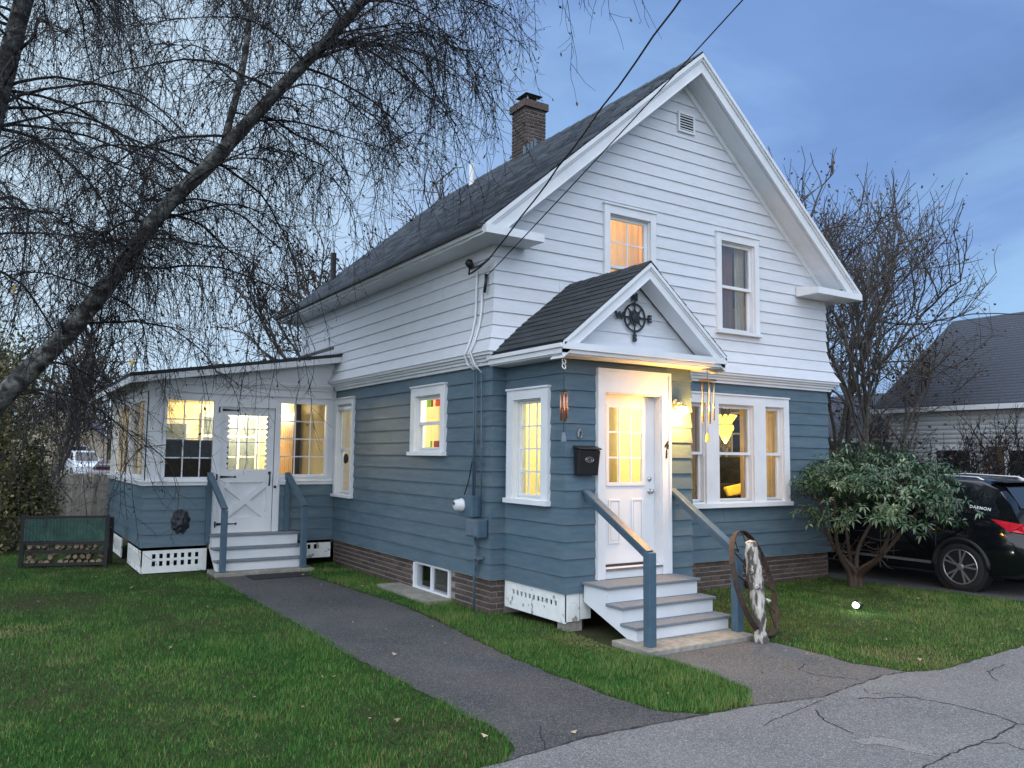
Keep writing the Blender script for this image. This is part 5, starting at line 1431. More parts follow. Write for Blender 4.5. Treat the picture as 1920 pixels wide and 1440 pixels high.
def leaves_np(name, pos, size, material, parent=None, droop=0.0, elong=1.6, vals=None, dirs=None, seed=1):
    """Diamond-shaped folded leaves: 4 verts, 2 triangles each."""
    r_ = np.random.default_rng(seed); N_ = len(pos)
    if dirs is None:
        d = r_.normal(size=(N_, 3))
    else: d = np.array(dirs, dtype=float)
    d[:, 2] -= droop; d /= np.linalg.norm(d, axis=1, keepdims=True)
    s_ = np.cross(d, r_.normal(size=(N_, 3))); s_ /= np.maximum(np.linalg.norm(s_, axis=1, keepdims=True), 1e-6)
    nrm = np.cross(d, s_)
    sz = np.asarray(size).reshape(-1, 1) * np.ones((N_, 1))
    b = np.asarray(pos); t_ = b + d * sz * elong
    l_ = b + d * sz * elong * .5 + s_ * sz * .5 + nrm * sz * .15; rr = b + d * sz * elong * .5 - s_ * sz * .5 + nrm * sz * .15
    V = np.stack([b, l_, t_, rr], axis=1).reshape(-1, 3)
    base = np.arange(N_)[:, None] * 4
    F_ = np.concatenate([base + np.array([[0, 1, 2]]), base + np.array([[0, 2, 3]])], axis=0)
    v_ = np.repeat(r_.random(N_) if vals is None else np.asarray(vals), 4)
    return np_mesh(name, V, F_, material, parent, val=v_)

def rv(s=1.0): return Vector((rnd.gauss(0, s), rnd.gauss(0, s), rnd.gauss(0, s)))

def strand(segs, p, d, length, r0, r1, n, droop, wander, tips=None):
    """A wandering branch; returns its points. droop bends it towards the ground along its length."""
    pts = [p.copy()]; d = d.normalized(); st = length / n
    for i in range(n):
        d = (d + Vector((0, 0, -droop * st)) + rv(wander)).normalized()
        q = pts[-1] + d * st
        ra = r0 + (r1 - r0) * i / n; rb = r0 + (r1 - r0) * (i + 1) / n
        segs.append((pts[-1], q, ra, rb)); pts.append(q)
    if tips is not None: tips.append(pts[-1])
    return pts

# ---- weeping birch in front of the porch
bt = thing('birch_tree', 'big bare weeping birch leaning over the porch from the left', 'tree', (-6.19, 5.57, 0))
T1 = [(-6.19, 5.57, -0.18), (-5.77, 5.16, 1.15), (-5.4, 4.57, 2.25), (-4.84, 3.89, 3.04), (-4.45, 3.48, 3.52), (-3.99, 2.86, 4.26), (-3.59, 2.3, 4.97), (-3.08, 1.78, 5.61), (-2.69, 1.36, 6.15), (-2.3, .93, 6.67), (-2.02, .6, 7.02), (-1.7, .23, 7.49), (-1.39, -.14, 8.01), (-1.1, -.51, 8.58), (-.9, -.8, 9.2)]
R1 = [.22, .18, .155, .128, .118, .106, .096, .088, .080, .072, .066, .058, .05, .04, .022]
T2 = [(-6.15, 5.5, .3), (-5.95, 5.52, 3.03), (-5.72, 5.4, 5.38), (-5.43, 5.25, 7.25), (-5.21, 4.97, 8.6), (-5.03, 4.75, 9.62), (-4.89, 4.55, 10.65)]
R2 = [.20, .18, .16, .14, .125, .10, .05]
def spline(P, Rr, k=6):
    P = [Vector(p) for p in P]; out = []; ro = []
    for i in range(len(P) - 1):
        p0, p1, p2, p3 = P[max(i - 1, 0)], P[i], P[i + 1], P[min(i + 2, len(P) - 1)]
        for j in range(k):
            t_ = j / k
            out.append(.5 * ((2 * p1) + (p2 - p0) * t_ + (2 * p0 - 5 * p1 + 4 * p2 - p3) * t_ ** 2 + (3 * p1 - p0 - 3 * p2 + p3) * t_ ** 3))
            ro.append((Rr[i] + (Rr[i + 1] - Rr[i]) * t_) * rnd.uniform(.95, 1.06))
    out.append(P[-1]); ro.append(Rr[-1]); return out, ro
k = MB()
p1_, r1_ = spline(T1, R1); p2_, r2_ = spline(T2, R2)
k.tube(p1_, r1_, 14); k.tube(p2_, r2_, 14)
L3, q3 = spline([(-3.05, 1.75, 5.65), (-2.98, 1.7, 5.82), (-2.93, 1.63, 6.15), (-2.83, 1.63, 6.67), (-2.79, 1.55, 7.14), (-2.75, 1.59, 7.74), (-2.73, 1.51, 8.36)], [.05, .048, .045, .042, .038, .034, .03])
k.tube(L3, q3, 8)
k.build('trunk', M['bark_birch'], bt, True)
segB, segT, twp = [], [], []
def weep(p, d, length, r_, dens=1.0, drp=.5):
    n = 10
    pts = strand(segB, p, d, length, r_, r_ * .28, n, drp, .11)
    for i in range(1, len(pts)):
        f_ = i / len(pts)
        for _ in range(max(1, int((.9 + 2.2 * f_) * dens + rnd.random()))):
            a_ = pts[i - 1].lerp(pts[i], rnd.random())
            az = rnd.uniform(0, 2 * math.pi)
            d2 = (pts[i] - pts[i - 1]).normalized() * .5 + Vector((math.cos(az), math.sin(az), rnd.uniform(-.2, .5))) * .8
            hang = rnd.random() < .5
            l2 = rnd.uniform(.9, 2.1) if hang else rnd.uniform(.4, 1.3)
            q = strand(segT, a_, d2, l2, .0062, .0028, 10 if hang else 7, 2.3 if hang else 1.1, .15)
            for j in range(1, len(q)):
                for _ in range(1 + (rnd.random() < .45)):
                    a3 = q[j - 1].lerp(q[j], rnd.random())
                    d3 = (q[j] - q[j - 1]).normalized() * .7 + rv(.6)
                    e = strand(segT, a3, d3, rnd.uniform(.10, .45), .0032, .0020, 3, 1.2, .25)
                    if rnd.random() < .20: twp.append(e[-1])
lim_d = Vector((.84, -.54, 0))
def branch_from(P, lo, hi, count, lmin, lmax, rr):
    for _ in range(count):
        t_ = rnd.uniform(lo, hi); i = int(t_ * (len(P) - 1)); p = P[i]
        az = rnd.uniform(0, 2 * math.pi)
        d = Vector((math.cos(az), math.sin(az), rnd.uniform(.1, .9)))
        weep(p, d, rnd.uniform(lmin, lmax), rr * rnd.uniform(.7, 1.2))
branch_from(p1_, .26, .97, 54, 1.2, 2.6, .017)
branch_from(p2_, .26, 1.0, 68, 1.6, 4.0, .024)
branch_from(L3, .3, 1.0, 8, 1.0, 1.9, .014)
# the arching limbs that hang across the porch
for (p, d, l_) in (((-5.3, 4.4, 2.45), (.5, .6, .6), 2.2), ((-4.84, 3.89, 3.04), (.3, .8, .7), 2.4), ((-4.2, 3.1, 3.9), (.4, .8, .6), 2.5), ((-5.06, 4.07, 2.71), (.8, -.5, .35), 2.0), ((-4.45, 3.48, 3.52), (.7, .3, .5), 2.4), ((-3.9, 2.8, 4.3), (.8, .5, .4), 2.6), ((-3.6, 2.3, 4.97), (.9, .5, .2), 2.3), ((-3.1, 1.8, 5.6), (.9, .35, .3), 2.2), ((-2.7, 1.36, 6.15), (.85, .4, .25), 2.0), ((-2.3, .9, 6.7), (.9, .3, .3), 1.9), ((-2.0, .6, 7.0), (.9, .1, .35), 1.8)):
    weep(Vector(p), Vector(d), l_, .020, 1.1, .62)
tubes_np('branch', segB, M['twig'], bt, 5)
o = tubes_np('crown', segT, M['twig'], bt, 3)
ML_dark = leafmat('dark_catkin_leaf', [(.020, .014, .012), (.045, .030, .022), (.09, .06, .035)], .8, trans=.1)
tw = np.array([tuple(p) for p in twp])
leaves_np('foliage', tw, rng.uniform(.016, .036, len(tw)), ML_dark, bt, droop=1.2, elong=2.0, seed=3)
for (p, s_) in (((-3.72, 2.36, 5.48), .065), ((-5.10, 3.62, 4.02), .075), ((-3.80, 2.5, 3.05), .05)):
    k = MB(); p = Vector(p)
    for t_ in (0.3, 1.6, 2.9, 4.4):
        q = p + Vector((math.cos(t_) * s_ * .8, .01, math.sin(t_) * s_)); k.add([p, p.lerp(q, .5) + Vector((.02, 0, .015)), q, p.lerp(q, .5) - Vector((.02, 0, .015))], [(0, 1, 2, 3)])
    k.build('leaf', M['leaf_yellow'], bt)

# ---- generic bare tree
def bare_tree(name, label, base, height, spread, seed, bark='bark', twig='twig_grey', leaf=None, nleaf=0, leafsize=.06, trunk_r=.14, stems=1, group=None, up=.55, dens=1.0, lv=4, leaf_lo=0.0):
    rnd.seed(seed)
    root = thing(name, label, 'tree' if height > 3.2 else 'shrub', base, group)
    B, Tw, tips = [], [], []
    def rec(p, d, l_, r_, lev):
        pts = strand(B if lev < 2 else Tw, p, d, l_, r_, r_ * .62, 4 if lev < 3 else 3, -.10 if lev > 0 else 0, .09 + .03 * lev)
        if lev >= lv:
            tips.extend(pts[1:]); return
        nb = int((4 if lev == 0 else 4) * dens + rnd.random())
        for i in range(nb + 1):
            t_ = rnd.uniform(.35, 1.0) if i else 1.0
            j = min(int(t_ * (len(pts) - 1)), len(pts) - 2); q = pts[j].lerp(pts[j + 1], t_ * (len(pts) - 1) - j)
            dd = (pts[-1] - pts[0]).normalized()
            nd = (dd * (1.0 if i == 0 else .65) + rv(.5) * spread + Vector((0, 0, up * .5))).normalized()
            rec(q, nd, l_ * rnd.uniform(.55, .80), max(r_ * (.55 if i else .66), .004), lev + 1)
    for s_ in range(stems):
        b = Vector(base) + Vector((rnd.uniform(-.25, .25), rnd.uniform(-.25, .25), 0)) * (stems > 1)
        d0 = Vector((0, 0, 1)) + (rv(.35) if stems > 1 else rv(.05)); d0.z = abs(d0.z)
        rec(b, d0, height * .36, trunk_r, 0)
    n0 = [s_ for s_ in B]
    tubes_np('trunk', n0, M[bark], root, 7)
    tubes_np('crown', Tw, M[twig], root, 3)
    if leaf and nleaf:
        tp = np.array([tuple(p) for p in tips])
        if leaf_lo: tp = tp[tp[:, 2] < base[2] + height * leaf_lo] if (tp[:, 2] < base[2] + height * leaf_lo).sum() > 50 else tp
        ix = rng.integers(0, len(tp), nleaf)
        pos = tp[ix] + rng.normal(size=(nleaf, 3)) * .10
        leaves_np('foliage', pos, rng.uniform(.6, 1.3, nleaf) * leafsize, leaf, root, droop=.4, elong=1.4, seed=seed)
    return root
ML_brown = leafmat('brown_dry_leaf', [(.045, .026, .022), (.10, .062, .048), (.17, .12, .085)], .8, trans=.2)
ML_olive = leafmat('olive_leaf', [(.030, .036, .016), (.085, .092, .036), (.19, .18, .08), (.32, .28, .16)], .7, trans=.2)
ML_ever = leafmat('evergreen_needle', [(.012, .022, .016), (.03, .05, .034), (.07, .095, .075)], .7, trans=.1)
ML_rho = leafmat('rhododendron_leaf', [(.010, .028, .009), (.030, .072, .022), (.095, .155, .070), (.34, .38, .25)], .30, trans=.10, spec=.6)  # palest ramp step paints the glint of glossy leaves into their colour

# right-hand background
bare_tree('maple_tree', 'tall bare tree with a few dark leaves behind the right eave', (12.9, 4.2, 0), 11.0, .8, 21, leaf=ML_brown, nleaf=900, leafsize=.055, trunk_r=.085, group='bare trees right of the house')
bare_tree('maple_tree', 'bare multi-branched tree rising just right of the house wall', (10.6, 5.6, 0), 10.8, .8, 34, leaf=ML_brown, nleaf=1100, leafsize=.06, trunk_r=.085, group='bare trees right of the house')
bare_tree('oak_tree', 'low spreading tree with clinging brown leaves over the neighbour roof', (13.6, 3.1, 0), 6.6, 1.05, 52, leaf=ML_brown, nleaf=700, leafsize=.065, trunk_r=.055, group='bare trees right of the house')
bare_tree('maple_tree', 'airy bare tree standing behind the peak end of the right eave', (13.2, 6.2, 0), 11.4, .85, 205, leaf=ML_brown, nleaf=900, leafsize=.06, trunk_r=.085, group='bare trees right of the house', dens=1.15)
bare_tree('maple_tree', 'wide bare tree before the left end of the neighbour roof', (12.6, 4.6, 0), 10.2, .95, 207, leaf=ML_brown, nleaf=900, leafsize=.06, trunk_r=.08, group='bare trees right of the house', dens=1.15)
bare_tree('thin_tree', 'slim grey trunked tree in front of the neighbour house', (11.4, 2.9, 0), 8.0, .7, 61, bark='bark', leaf=ML_brown, nleaf=200, trunk_r=.09, group='bare trees right of the house', dens=.9)
for i, (x, y, h, lab) in enumerate(((12.6, 1.0, 3.1, 'bare many-stemmed shrub above the car roof'), (13.2, -.6, 3.4, 'bare tangled shrub at the right edge by the white neighbour wall'), (12.4, 2.4, 2.9, 'bare dark stemmed shrub before the neighbour windows'), (12.9, .2, 3.6, 'bare arching shrub between the neighbour window and the car'), (13.6, -1.6, 3.8, 'tall bare shrub nearest the right edge of the view'))):
    bare_tree('bare_shrub', lab, (x, y, 0), h, .75, 70 + i, bark='twig', twig='twig', leaf=ML_dark, nleaf=160, leafsize=.07, trunk_r=.04, stems=6, group='bare shrubs beyond the driveway', dens=.5)

def conifer(name, label, base, height, rad, n, mt, seed, group=None, cat='tree'):
    r_ = np.random.default_rng(seed); root = thing(name, label, cat, base, group)
    k = MB(); k.tube([base, (base[0], base[1], base[2] + height * .9)], [.10, .03], 8); k.build('trunk', M['bark'], root)
    h = r_.random(n) ** .8; az = r_.random(n) * 2 * np.pi; lump = 1 + .25 * np.sin(az * 5 + h * 17) + .15 * np.sin(az * 9 - h * 31)
    rr = rad * (1 - h ** 1.6) * (.35 + .65 * r_.random(n) ** .5) * lump + .05
    pos = np.stack([base[0] + np.cos(az) * rr, base[1] + np.sin(az) * rr, base[2] + .15 + h * height * .95], axis=1)
    d = np.stack([np.cos(az), np.sin(az), r_.normal(size=n) * .5], axis=1) + r_.normal(size=(n, 3)) * .5
    leaves_np('crown', pos, r_.uniform(.05, .13, n), mt, root, elong=1.8, dirs=d, seed=seed)
    return root
conifer('evergreen_tree', 'dense dull green evergreen behind the bare trees on the right', (13.5, 7.0, 0), 5.4, 1.7, 9000, ML_ever, 5)
conifer('evergreen_tree', 'dark narrow evergreen behind the porch roof', (2.0, 17.4, 0), 4.9, 1.9, 7000, ML_ever, 6)

def leafy_bush(name, label, c, rad, n, mt, seed, size, cat='shrub', stems=14, elong=1.6, group=None, gap=.25):
    """Irregular leaf cloud over real stems."""
    r_ = np.random.default_rng(seed); rnd.seed(seed)
    root = thing(name, label, cat, (c[0], c[1], 0), group)
    sg = []; cl = []
    for i in range(stems):
        d = Vector((rnd.gauss(0, .5), rnd.gauss(0, .5), 1))
        pts = strand(sg, Vector((c[0] + rnd.uniform(-.3, .3) * rad[0], c[1] + rnd.uniform(-.3, .3) * rad[1], 0)), d, (c[2] + rad[2]) * rnd.uniform(.7, 1.0), .025, .006, 8, 0, .13)
        for q in pts[2:]:
            for _ in range(3):
                e = strand(sg, q, rv(1) + Vector((0, 0, .3)), rnd.uniform(.2, .7), .008, .003, 4, 0, .2); cl += e[1:]
    tubes_np('stem', sg, M['twig_grey'], root, 4)
    cen = r_.normal(size=(60, 3)); cen /= np.linalg.norm(cen, axis=1, keepdims=True); cen *= r_.random((60, 1)) ** .4
    cen = cen * np.array(rad) + np.array(c); cen = cen[cen[:, 2] > .1]
    ix = r_.integers(0, len(cen), n); pos = cen[ix] + r_.normal(size=(n, 3)) * np.array(rad) * gap
    pos = pos[pos[:, 2] > .03]
    leaves_np('crown', pos, r_.uniform(.6, 1.3, len(pos)) * size, mt, root, elong=elong, seed=seed)
    return root
leafy_bush('hedge_shrub', 'tall olive and tan leafy shrub at the left edge behind the rack', (-5.30, 10.4, 1.8), (1.0, 1.2, 2.1), 17000, ML_olive, 8, .055, gap=.2)
leafy_bush('hedge_shrub', 'smaller yellow-green shrub beside the wooden fence', (-4.45, 11.6, .8), (.55, .8, .95), 6000, ML_olive, 9, .05, gap=.22)
leafy_bush('brown_thicket', 'brown grey thicket filling the gap right of the house wall', (11.0, 7.6, 2.0), (1.5, 1.5, 2.4), 9000, ML_brown, 12, .07, cat='thicket', gap=.25)
# trees behind the roof, left
bare_tree('oak_tree', 'brown leaved tree showing above the roof behind the chimney', (7.4, 18.7, 0), 14.0, .95, 83, leaf=ML_brown, nleaf=1500, leafsize=.085, trunk_r=.16, group='trees behind the house')
bare_tree('oak_tree', 'brown leaved tree behind the lower end of the roof', (4.6, 19.5, 0), 12.0, .95, 91, leaf=ML_brown, nleaf=1500, leafsize=.085, trunk_r=.15, group='trees behind the house')
bare_tree('maple_tree', 'bare tree beyond the porch roof at left', (-3.4, 24.0, 0), 8.0, .85, 95, leaf=ML_brown, nleaf=300, leafsize=.09, trunk_r=.16, group='trees behind the house')
# far wood at left: one grey-brown mass of stems
rnd.seed(5); sg = []
for i in range(420):
    x, y = rnd.uniform(-60, 45), rnd.uniform(100, 135); h = rnd.uniform(7, 14)
    pts = strand(sg, Vector((x, y, -1)), Vector((0, 0, 1)) + rv(.06), h, .18, .05, 6, 0, .05)
    for q in pts[2:]:
        for _ in range(5): strand(sg, q, rv(1) + Vector((0, 0, .8)), rnd.uniform(1.5, 3.5), .05, .02, 3, 0, .18)
wd = tubes_np('far_wood', sg, M['bark'], None, 4)
tag(wd, 'grey brown far wood of bare trees beyond the street', 'wood', kind='stuff')

# ---- rhododendron before the right corner
rnd.seed(19)
rh = thing('rhododendron', 'round evergreen rhododendron in front of the dark car', 'shrub', (6.0, -.85, 0))
sg = []; tips = []
base = Vector((6.0, -.85, 0))
bc = Vector((6.08, -1.15, 1.32)); br = Vector((1.10, 1.12, .80))
for i in range(6):
    az = 2 * math.pi * i / 6 + rnd.uniform(-.3, .3); tgt = bc + Vector((math.cos(az) * br.x * .7, math.sin(az) * br.y * .7, rnd.uniform(.0, .35)))
    b0 = base + Vector((rnd.uniform(-.06, .06), rnd.uniform(-.06, .06), 0)); midp = b0.lerp(tgt, .5) + Vector((0, 0, -.12)) + rv(.07)
    pp_, rr_ = spline([b0, b0 + Vector((math.cos(az) * .05, math.sin(az) * .05, .22)), midp, tgt], [.058, .046, .030, .012], 5)
    for a_, b_, c_ in zip(pp_, pp_[1:], rr_): sg.append((a_, b_, c_, c_ * .96))
    for q in pp_[9:]:
        for _ in range(4):
            e = strand(sg, q, rv(.8) + (q - bc).normalized() * .5 + Vector((0, 0, .35)), rnd.uniform(.15, .4), .007, .004, 4, 0, .2); tips.append(e[-1])
tubes_np('trunk', sg, M['wood_dark'], rh, 6)
whorls = []
for c_i in range(104):
    d = Vector((rnd.gauss(0, 1), rnd.gauss(0, 1), rnd.gauss(.35, .75))).normalized()
    if d.z < -.42: continue
    cc_ = bc + Vector((d.x * br.x, d.y * br.y, d.z * br.z)) * rnd.uniform(.78, 1.0)
    for _ in range(rnd.randint(9, 17)):
        p = cc_ + Vector((rnd.gauss(0, .15), rnd.gauss(0, .15), rnd.gauss(0, .085)))
        if p.z < .70 or p.x < 4.98 or p.x > 7.02 or (p.y > -.10 and p.x < 6.62): continue
        whorls.append((p, (d * .6 + Vector((0, 0, .8)) + rv(.25)).normalized()))
    sg2 = strand([], bc, d, .1, .01, .01, 2, 0, 0)
V = []; Fc = []; vals = []
for (p, d) in whorls:
    a = d.orthogonal().normalized(); b = d.cross(a); nl = rnd.randint(5, 9); ph = rnd.random() * 6; vv = rnd.random() * .75
    for j in range(nl):
        t_ = ph + 2 * math.pi * j / nl; o_ = (a * math.cos(t_) + b * math.sin(t_)); ln = rnd.uniform(.075, .125); w_ = ln * .15
        dirv = (o_ + d * rnd.uniform(-.3, .7) + rv(.25) + Vector((0, 0, -.3))).normalized(); sdv = dirv.cross(d).normalized() * w_; dn_ = Vector((0, 0, -.02))
        b0 = p + o_ * .012; m_ = b0 + dirv * ln * .5 + d * .012; t2 = b0 + dirv * ln + dn_
        n_ = len(V); V += [b0, m_ + sdv, m_ - d * .006, m_ - sdv, t2]
        Fc += [(n_, n_ + 1, n_ + 2), (n_, n_ + 2, n_ + 3), (n_ + 1, n_ + 4, n_ + 2), (n_ + 2, n_ + 4, n_ + 3)]
        q = min(1, max(0, vv + rnd.uniform(-.15, .2))); vals += [q] * 5
np_mesh('crown', np.array([tuple(p) for p in V]), np.array(Fc), ML_rho, rh, val=vals)

# ================================================================== GRASS
def inpoly(P, poly):
    x, y = P[:, 0], P[:, 1]; c = np.zeros(len(P), bool); n = len(poly); j = n - 1
    for i in range(n):
        xi, yi = poly[i]; xj, yj = poly[j]
        c ^= ((yi > y) != (yj > y)) & (x < (xj - xi) * (y - yi) / (yj - yi + 1e-12) + xi); j = i
    return c
lawn_l = [(-12, 9), (-12, -4.25), (-2.45, -4.2), (-2.2, -3.98), (-2.09, -3.75), (-2.10, -3.0), (-2.12, -2.24), (-2.17, -1.16), (-2.15, .81), (-2.19, 3.96), (-2.22, 5.45), (-3.17, 5.45), (-3.17, 9)]
strip = [(-.84, 5.4), (-.84, 3.9), (-.72, 2.6), (-.64, 1.13), (-.69, 0), (-.79, -.92), (-.89, -1.92), (-.88, -2.78), (-.88, -3.32), (-.82, -3.8), (-.55, -4.06), (-.08, -4.13), (.26, -3.82), (.36, -3.3), (.38, -2.77), (.35, -2.58), (.25, -2.57), (.22, -1.9), (.30, -1.2), (0.14, -.02), (-.02, .0), (-.02, .95), (-.37, .95), (-.37, 2.62), (-.02, 2.62), (-.02, 5.4)]
lawn_r = [(1.82, -2.0), (1.82, -1.3), (2.2, -1.2), (2.2, -.02), (6.52, -.02), (6.52, -.4), (6.62, -1.3), (6.87, -2.0), (6.97, -2.8), (6.6, -3.7), (6.1, -4.28), (4.0, -4.18), (3.2, -4.22), (2.3, -4.28), (1.97, -4.15), (1.83, -3.7), (1.88, -3.0), (1.8, -2.6)]
def noise2(x, y, s, ph):
    """Value noise, three octaves, roughly -1..1."""
    out = 0
    for o_ in range(3):
        lat = np.random.default_rng(int(ph * 10) + 31 * o_).random((128, 128)) * 2 - 1
        fx, fy = x * s * .35 * 2 ** o_ + 500, y * s * .35 * 2 ** o_ + 500
        ix, iy = np.floor(fx).astype(int), np.floor(fy).astype(int); tx_, ty_ = fx - ix, fy - iy
        tx_, ty_ = tx_ * tx_ * (3 - 2 * tx_), ty_ * ty_ * (3 - 2 * ty_); ix %= 127; iy %= 127
        out = out + ((lat[ix, iy] * (1 - tx_) + lat[ix + 1, iy] * tx_) * (1 - ty_) + (lat[ix, iy + 1] * (1 - tx_) + lat[ix + 1, iy + 1] * tx_) * ty_) * .6 ** o_
    return out * .8
ML_grass = leafmat('grass_blade', [(.010, .040, .008), (.033, .118, .021), (.072, .185, .038), (.155, .225, .062), (.31, .26, .125)], .75, trans=.25, spec=.15)
gv_, gval = [], []
def sow(poly, near, far, hmul, yellow, seed):
    r_ = np.random.default_rng(seed); P_ = np.array(poly); lo, hi = P_.min(0), P_.max(0)
    area = np.prod(hi - lo); n = int(area * near)
    P = lo + r_.random((n, 2)) * (hi - lo); P = P[inpoly(P, poly)]
    d_ = np.hypot(P[:, 0] - CAM.x, P[:, 1] - CAM.y)
    P = P[r_.random(len(P)) < np.clip(far + (1 - far) * (11 - d_) / 6, far, 1)]
    # keep only what can be in view
    rel = np.stack([P[:, 0] - CAM.x, P[:, 1] - CAM.y], 1); fw_ = rel @ np.array([c_f.x, c_f.y]); rt = rel @ np.array([c_r.x, c_r.y])
    P = P[(fw_ > 2.5) & (np.abs(rt) < fw_ * .85 + .8)]
    n = len(P); x, y = P[:, 0], P[:, 1]
    n1 = noise2(x, y, 1.7, seed); n2 = noise2(x, y, 5.5, seed + 1); n3 = noise2(x, y, 16, seed + 2)
    h = hmul * (.031 + .014 * n1 + .014 * n2 + .012 * n3) * r_.uniform(.55, 1.45, n)
    h = np.maximum(h, .012); az = r_.random(n) * 2 * np.pi; lean = r_.uniform(.1, .9, n) * h
    w_ = r_.uniform(.0022, .0042, n)
    ca, sa = np.cos(az), np.sin(az)
    b0 = np.stack([x - sa * w_, y + ca * w_, np.zeros(n)], 1); b1 = np.stack([x + sa * w_, y - ca * w_, np.zeros(n)], 1)
    tp = np.stack([x + ca * lean, y + sa * lean, h], 1)
    v = .34 + .12 * n1 + .14 * n2 + .08 * n3 + r_.normal(size=n) * .16 + yellow
    dry = (noise2(x, y, 2.3, seed + 7) + .5 * noise2(x, y, 7, seed + 9)) > .62
    v = np.where(dry, v + r_.uniform(.05, .40, n), v)
    v = np.where(r_.random(n) < .03, .9, v)
    bare = np.exp(-(((x + 4.95) / .55) ** 2 + ((y - 1.7) / .35) ** 2)) + .8 * np.exp(-(((x - .15) / .35) ** 2 + ((y + 1.7) / .55) ** 2)) + .5 * np.exp(-(((x + 3.9) / .5) ** 2 + ((y + .9) / .3) ** 2)); v = v + bare * .6
    gv_.append(np.stack([b0, b1, tp], 1).reshape(-1, 3)); gval.append(np.repeat(np.clip(v, 0, 1), 3))
sow(lawn_l, 5200, .30, 1.0, .02, 3)
sow(strip, 6500, .5, 1.15, .13, 4)
sow(lawn_r, 4600, .5, .9, .20, 5)
GV = np.concatenate(gv_); GA = np.concatenate(gval)
gr = np_mesh('grass', GV, np.arange(len(GV)).reshape(-1, 3), ML_grass, None, val=GA)
tag(gr, 'short green lawn grass around the house', 'grass', kind='stuff')

# fallen leaves
def fallen(x, y, s_, mt, label, z=.03):
    k = MB(); a_ = rnd.random() * 6; pts = []
    for i in range(10):
        t_ = 2 * math.pi * i / 10; r_ = s_ * (.5 if i % 2 else 1) * rnd.uniform(.8, 1.1)
        pts.append((r_ * math.cos(t_), r_ * .7 * math.sin(t_), .012 * math.sin(t_ * 2 + 1)))
    k.add(pts + [(0, 0, .01)], [(i, (i + 1) % 10, 10) for i in range(10)])
    for q in range(len(k.v)): k.v[q] = tuple(c * .75 for c in k.v[q])
    o = k.build('fallen_leaf', M[mt]); o.location = (x, y, z); o.rotation_euler = (rnd.uniform(-.25, .25), rnd.uniform(-.25, .25), a_)
    return tag(o, label, 'leaf', 'fallen leaves')
rnd.seed(77)
for (x, y, s_, lab, z) in ((-2.66, -3.15, .06, 'curled dry leaf near the right tip of the left lawn', .05), (-1.68, -3.93, .045, 'pale leaf on the walk where it meets the road', .02), (-1.45, -.2, .035, 'pale leaf in the middle of the walk', .02),
                           (-1.62, .35, .03, 'small pale leaf left of centre on the walk', .02), (-.62, 2.55, .04, 'whitish leaf on the grass by the window well', .05), (-.95, 4.2, .035, 'leaf lying on the dark doormat', .025),
                           (.55, -2.72, .035, 'tan leaf on the path below the concrete slab', .02), (.85, -2.7, .035, 'tan leaf at the front edge of the concrete slab', .02), (3.1, -1.3, .035, 'pale leaf on the lawn left of the garden light', .05),
                           (5.6, -2.1, .04, 'pale leaf on the lawn below the car wheel', .05), (2.35, -4.05, .04, 'tan leaf at the tip of the right lawn', .05), (-4.9, 5.6, .05, 'dry leaf on the lawn before the wood rack', .05),
                           (-2.75, -1.8, .04, 'small dry leaf in the middle of the left lawn', .05), (-1.85, -1.3, .05, 'dry leaf on the left edge of the walk', .03), (-2.3, -3.75, .05, 'dry leaf on the lawn corner by the road', .05)):
    fallen(x, y, s_, 'leaf_dead', lab, z)
# fine leaf litter
nl_ = 520; lx = rng.uniform(-7, 6.4, nl_); ly = rng.uniform(-4.6, 6.5, nl_); lz = np.full(nl_, .028)
keep = ~((lx > -.1) & (lx < 6.6) & (ly > -.1)) & ~((lx > .1) & (lx < 2.2) & (ly > -2.7)) & ~((lx > -3.3) & (ly > 4.4))
dl = np.stack([np.cos(rng.uniform(0, 6.3, nl_)), np.sin(rng.uniform(0, 6.3, nl_)), rng.uniform(-.1, .25, nl_)], 1)
ML_lit = leafmat('leaf_litter', [(.05, .035, .02), (.14, .10, .055), (.30, .25, .16)], .8, trans=0)
lt = leaves_np('leaf_litter', np.stack([lx, ly, lz], 1)[keep], rng.uniform(.008, .026, nl_)[keep], ML_lit, None, elong=1.5, dirs=dl[keep], seed=4)
tag(lt, 'scattered small dry leaf litter on lawn and walk', 'leaves', kind='stuff')
# garden light
gl = thing('garden_light', 'small white solar garden light shining on the right lawn', 'light', (4.22, -2.1, 0))
k = MB(); k.tube([(4.22, -2.1, 0), (4.22, -2.1, .06)], .012, 8); k.build('stake', M['black'], gl)
k = MB(); k.lathe((4.22, -2.1, .06), (.45, -.3, .8), [(-.01, .03), (.02, .05), (.07, .06)], 14); k.build('housing', M['black'], gl)
dlt = Vector((.45, -.3, .8)).normalized() * .071
k = MB(); k.lathe(Vector((4.185, -2.11, .085)), (-.5, -.45, .6), [(0, .042), (.015, .038), (.026, .022), (.03, 0)], 14); k.build('lens', M['spot_lens'], gl, True)
lamp((4.10, -2.25, .17), 1.2, (.9, 1.0, .92), .03, 'garden_light_beam')

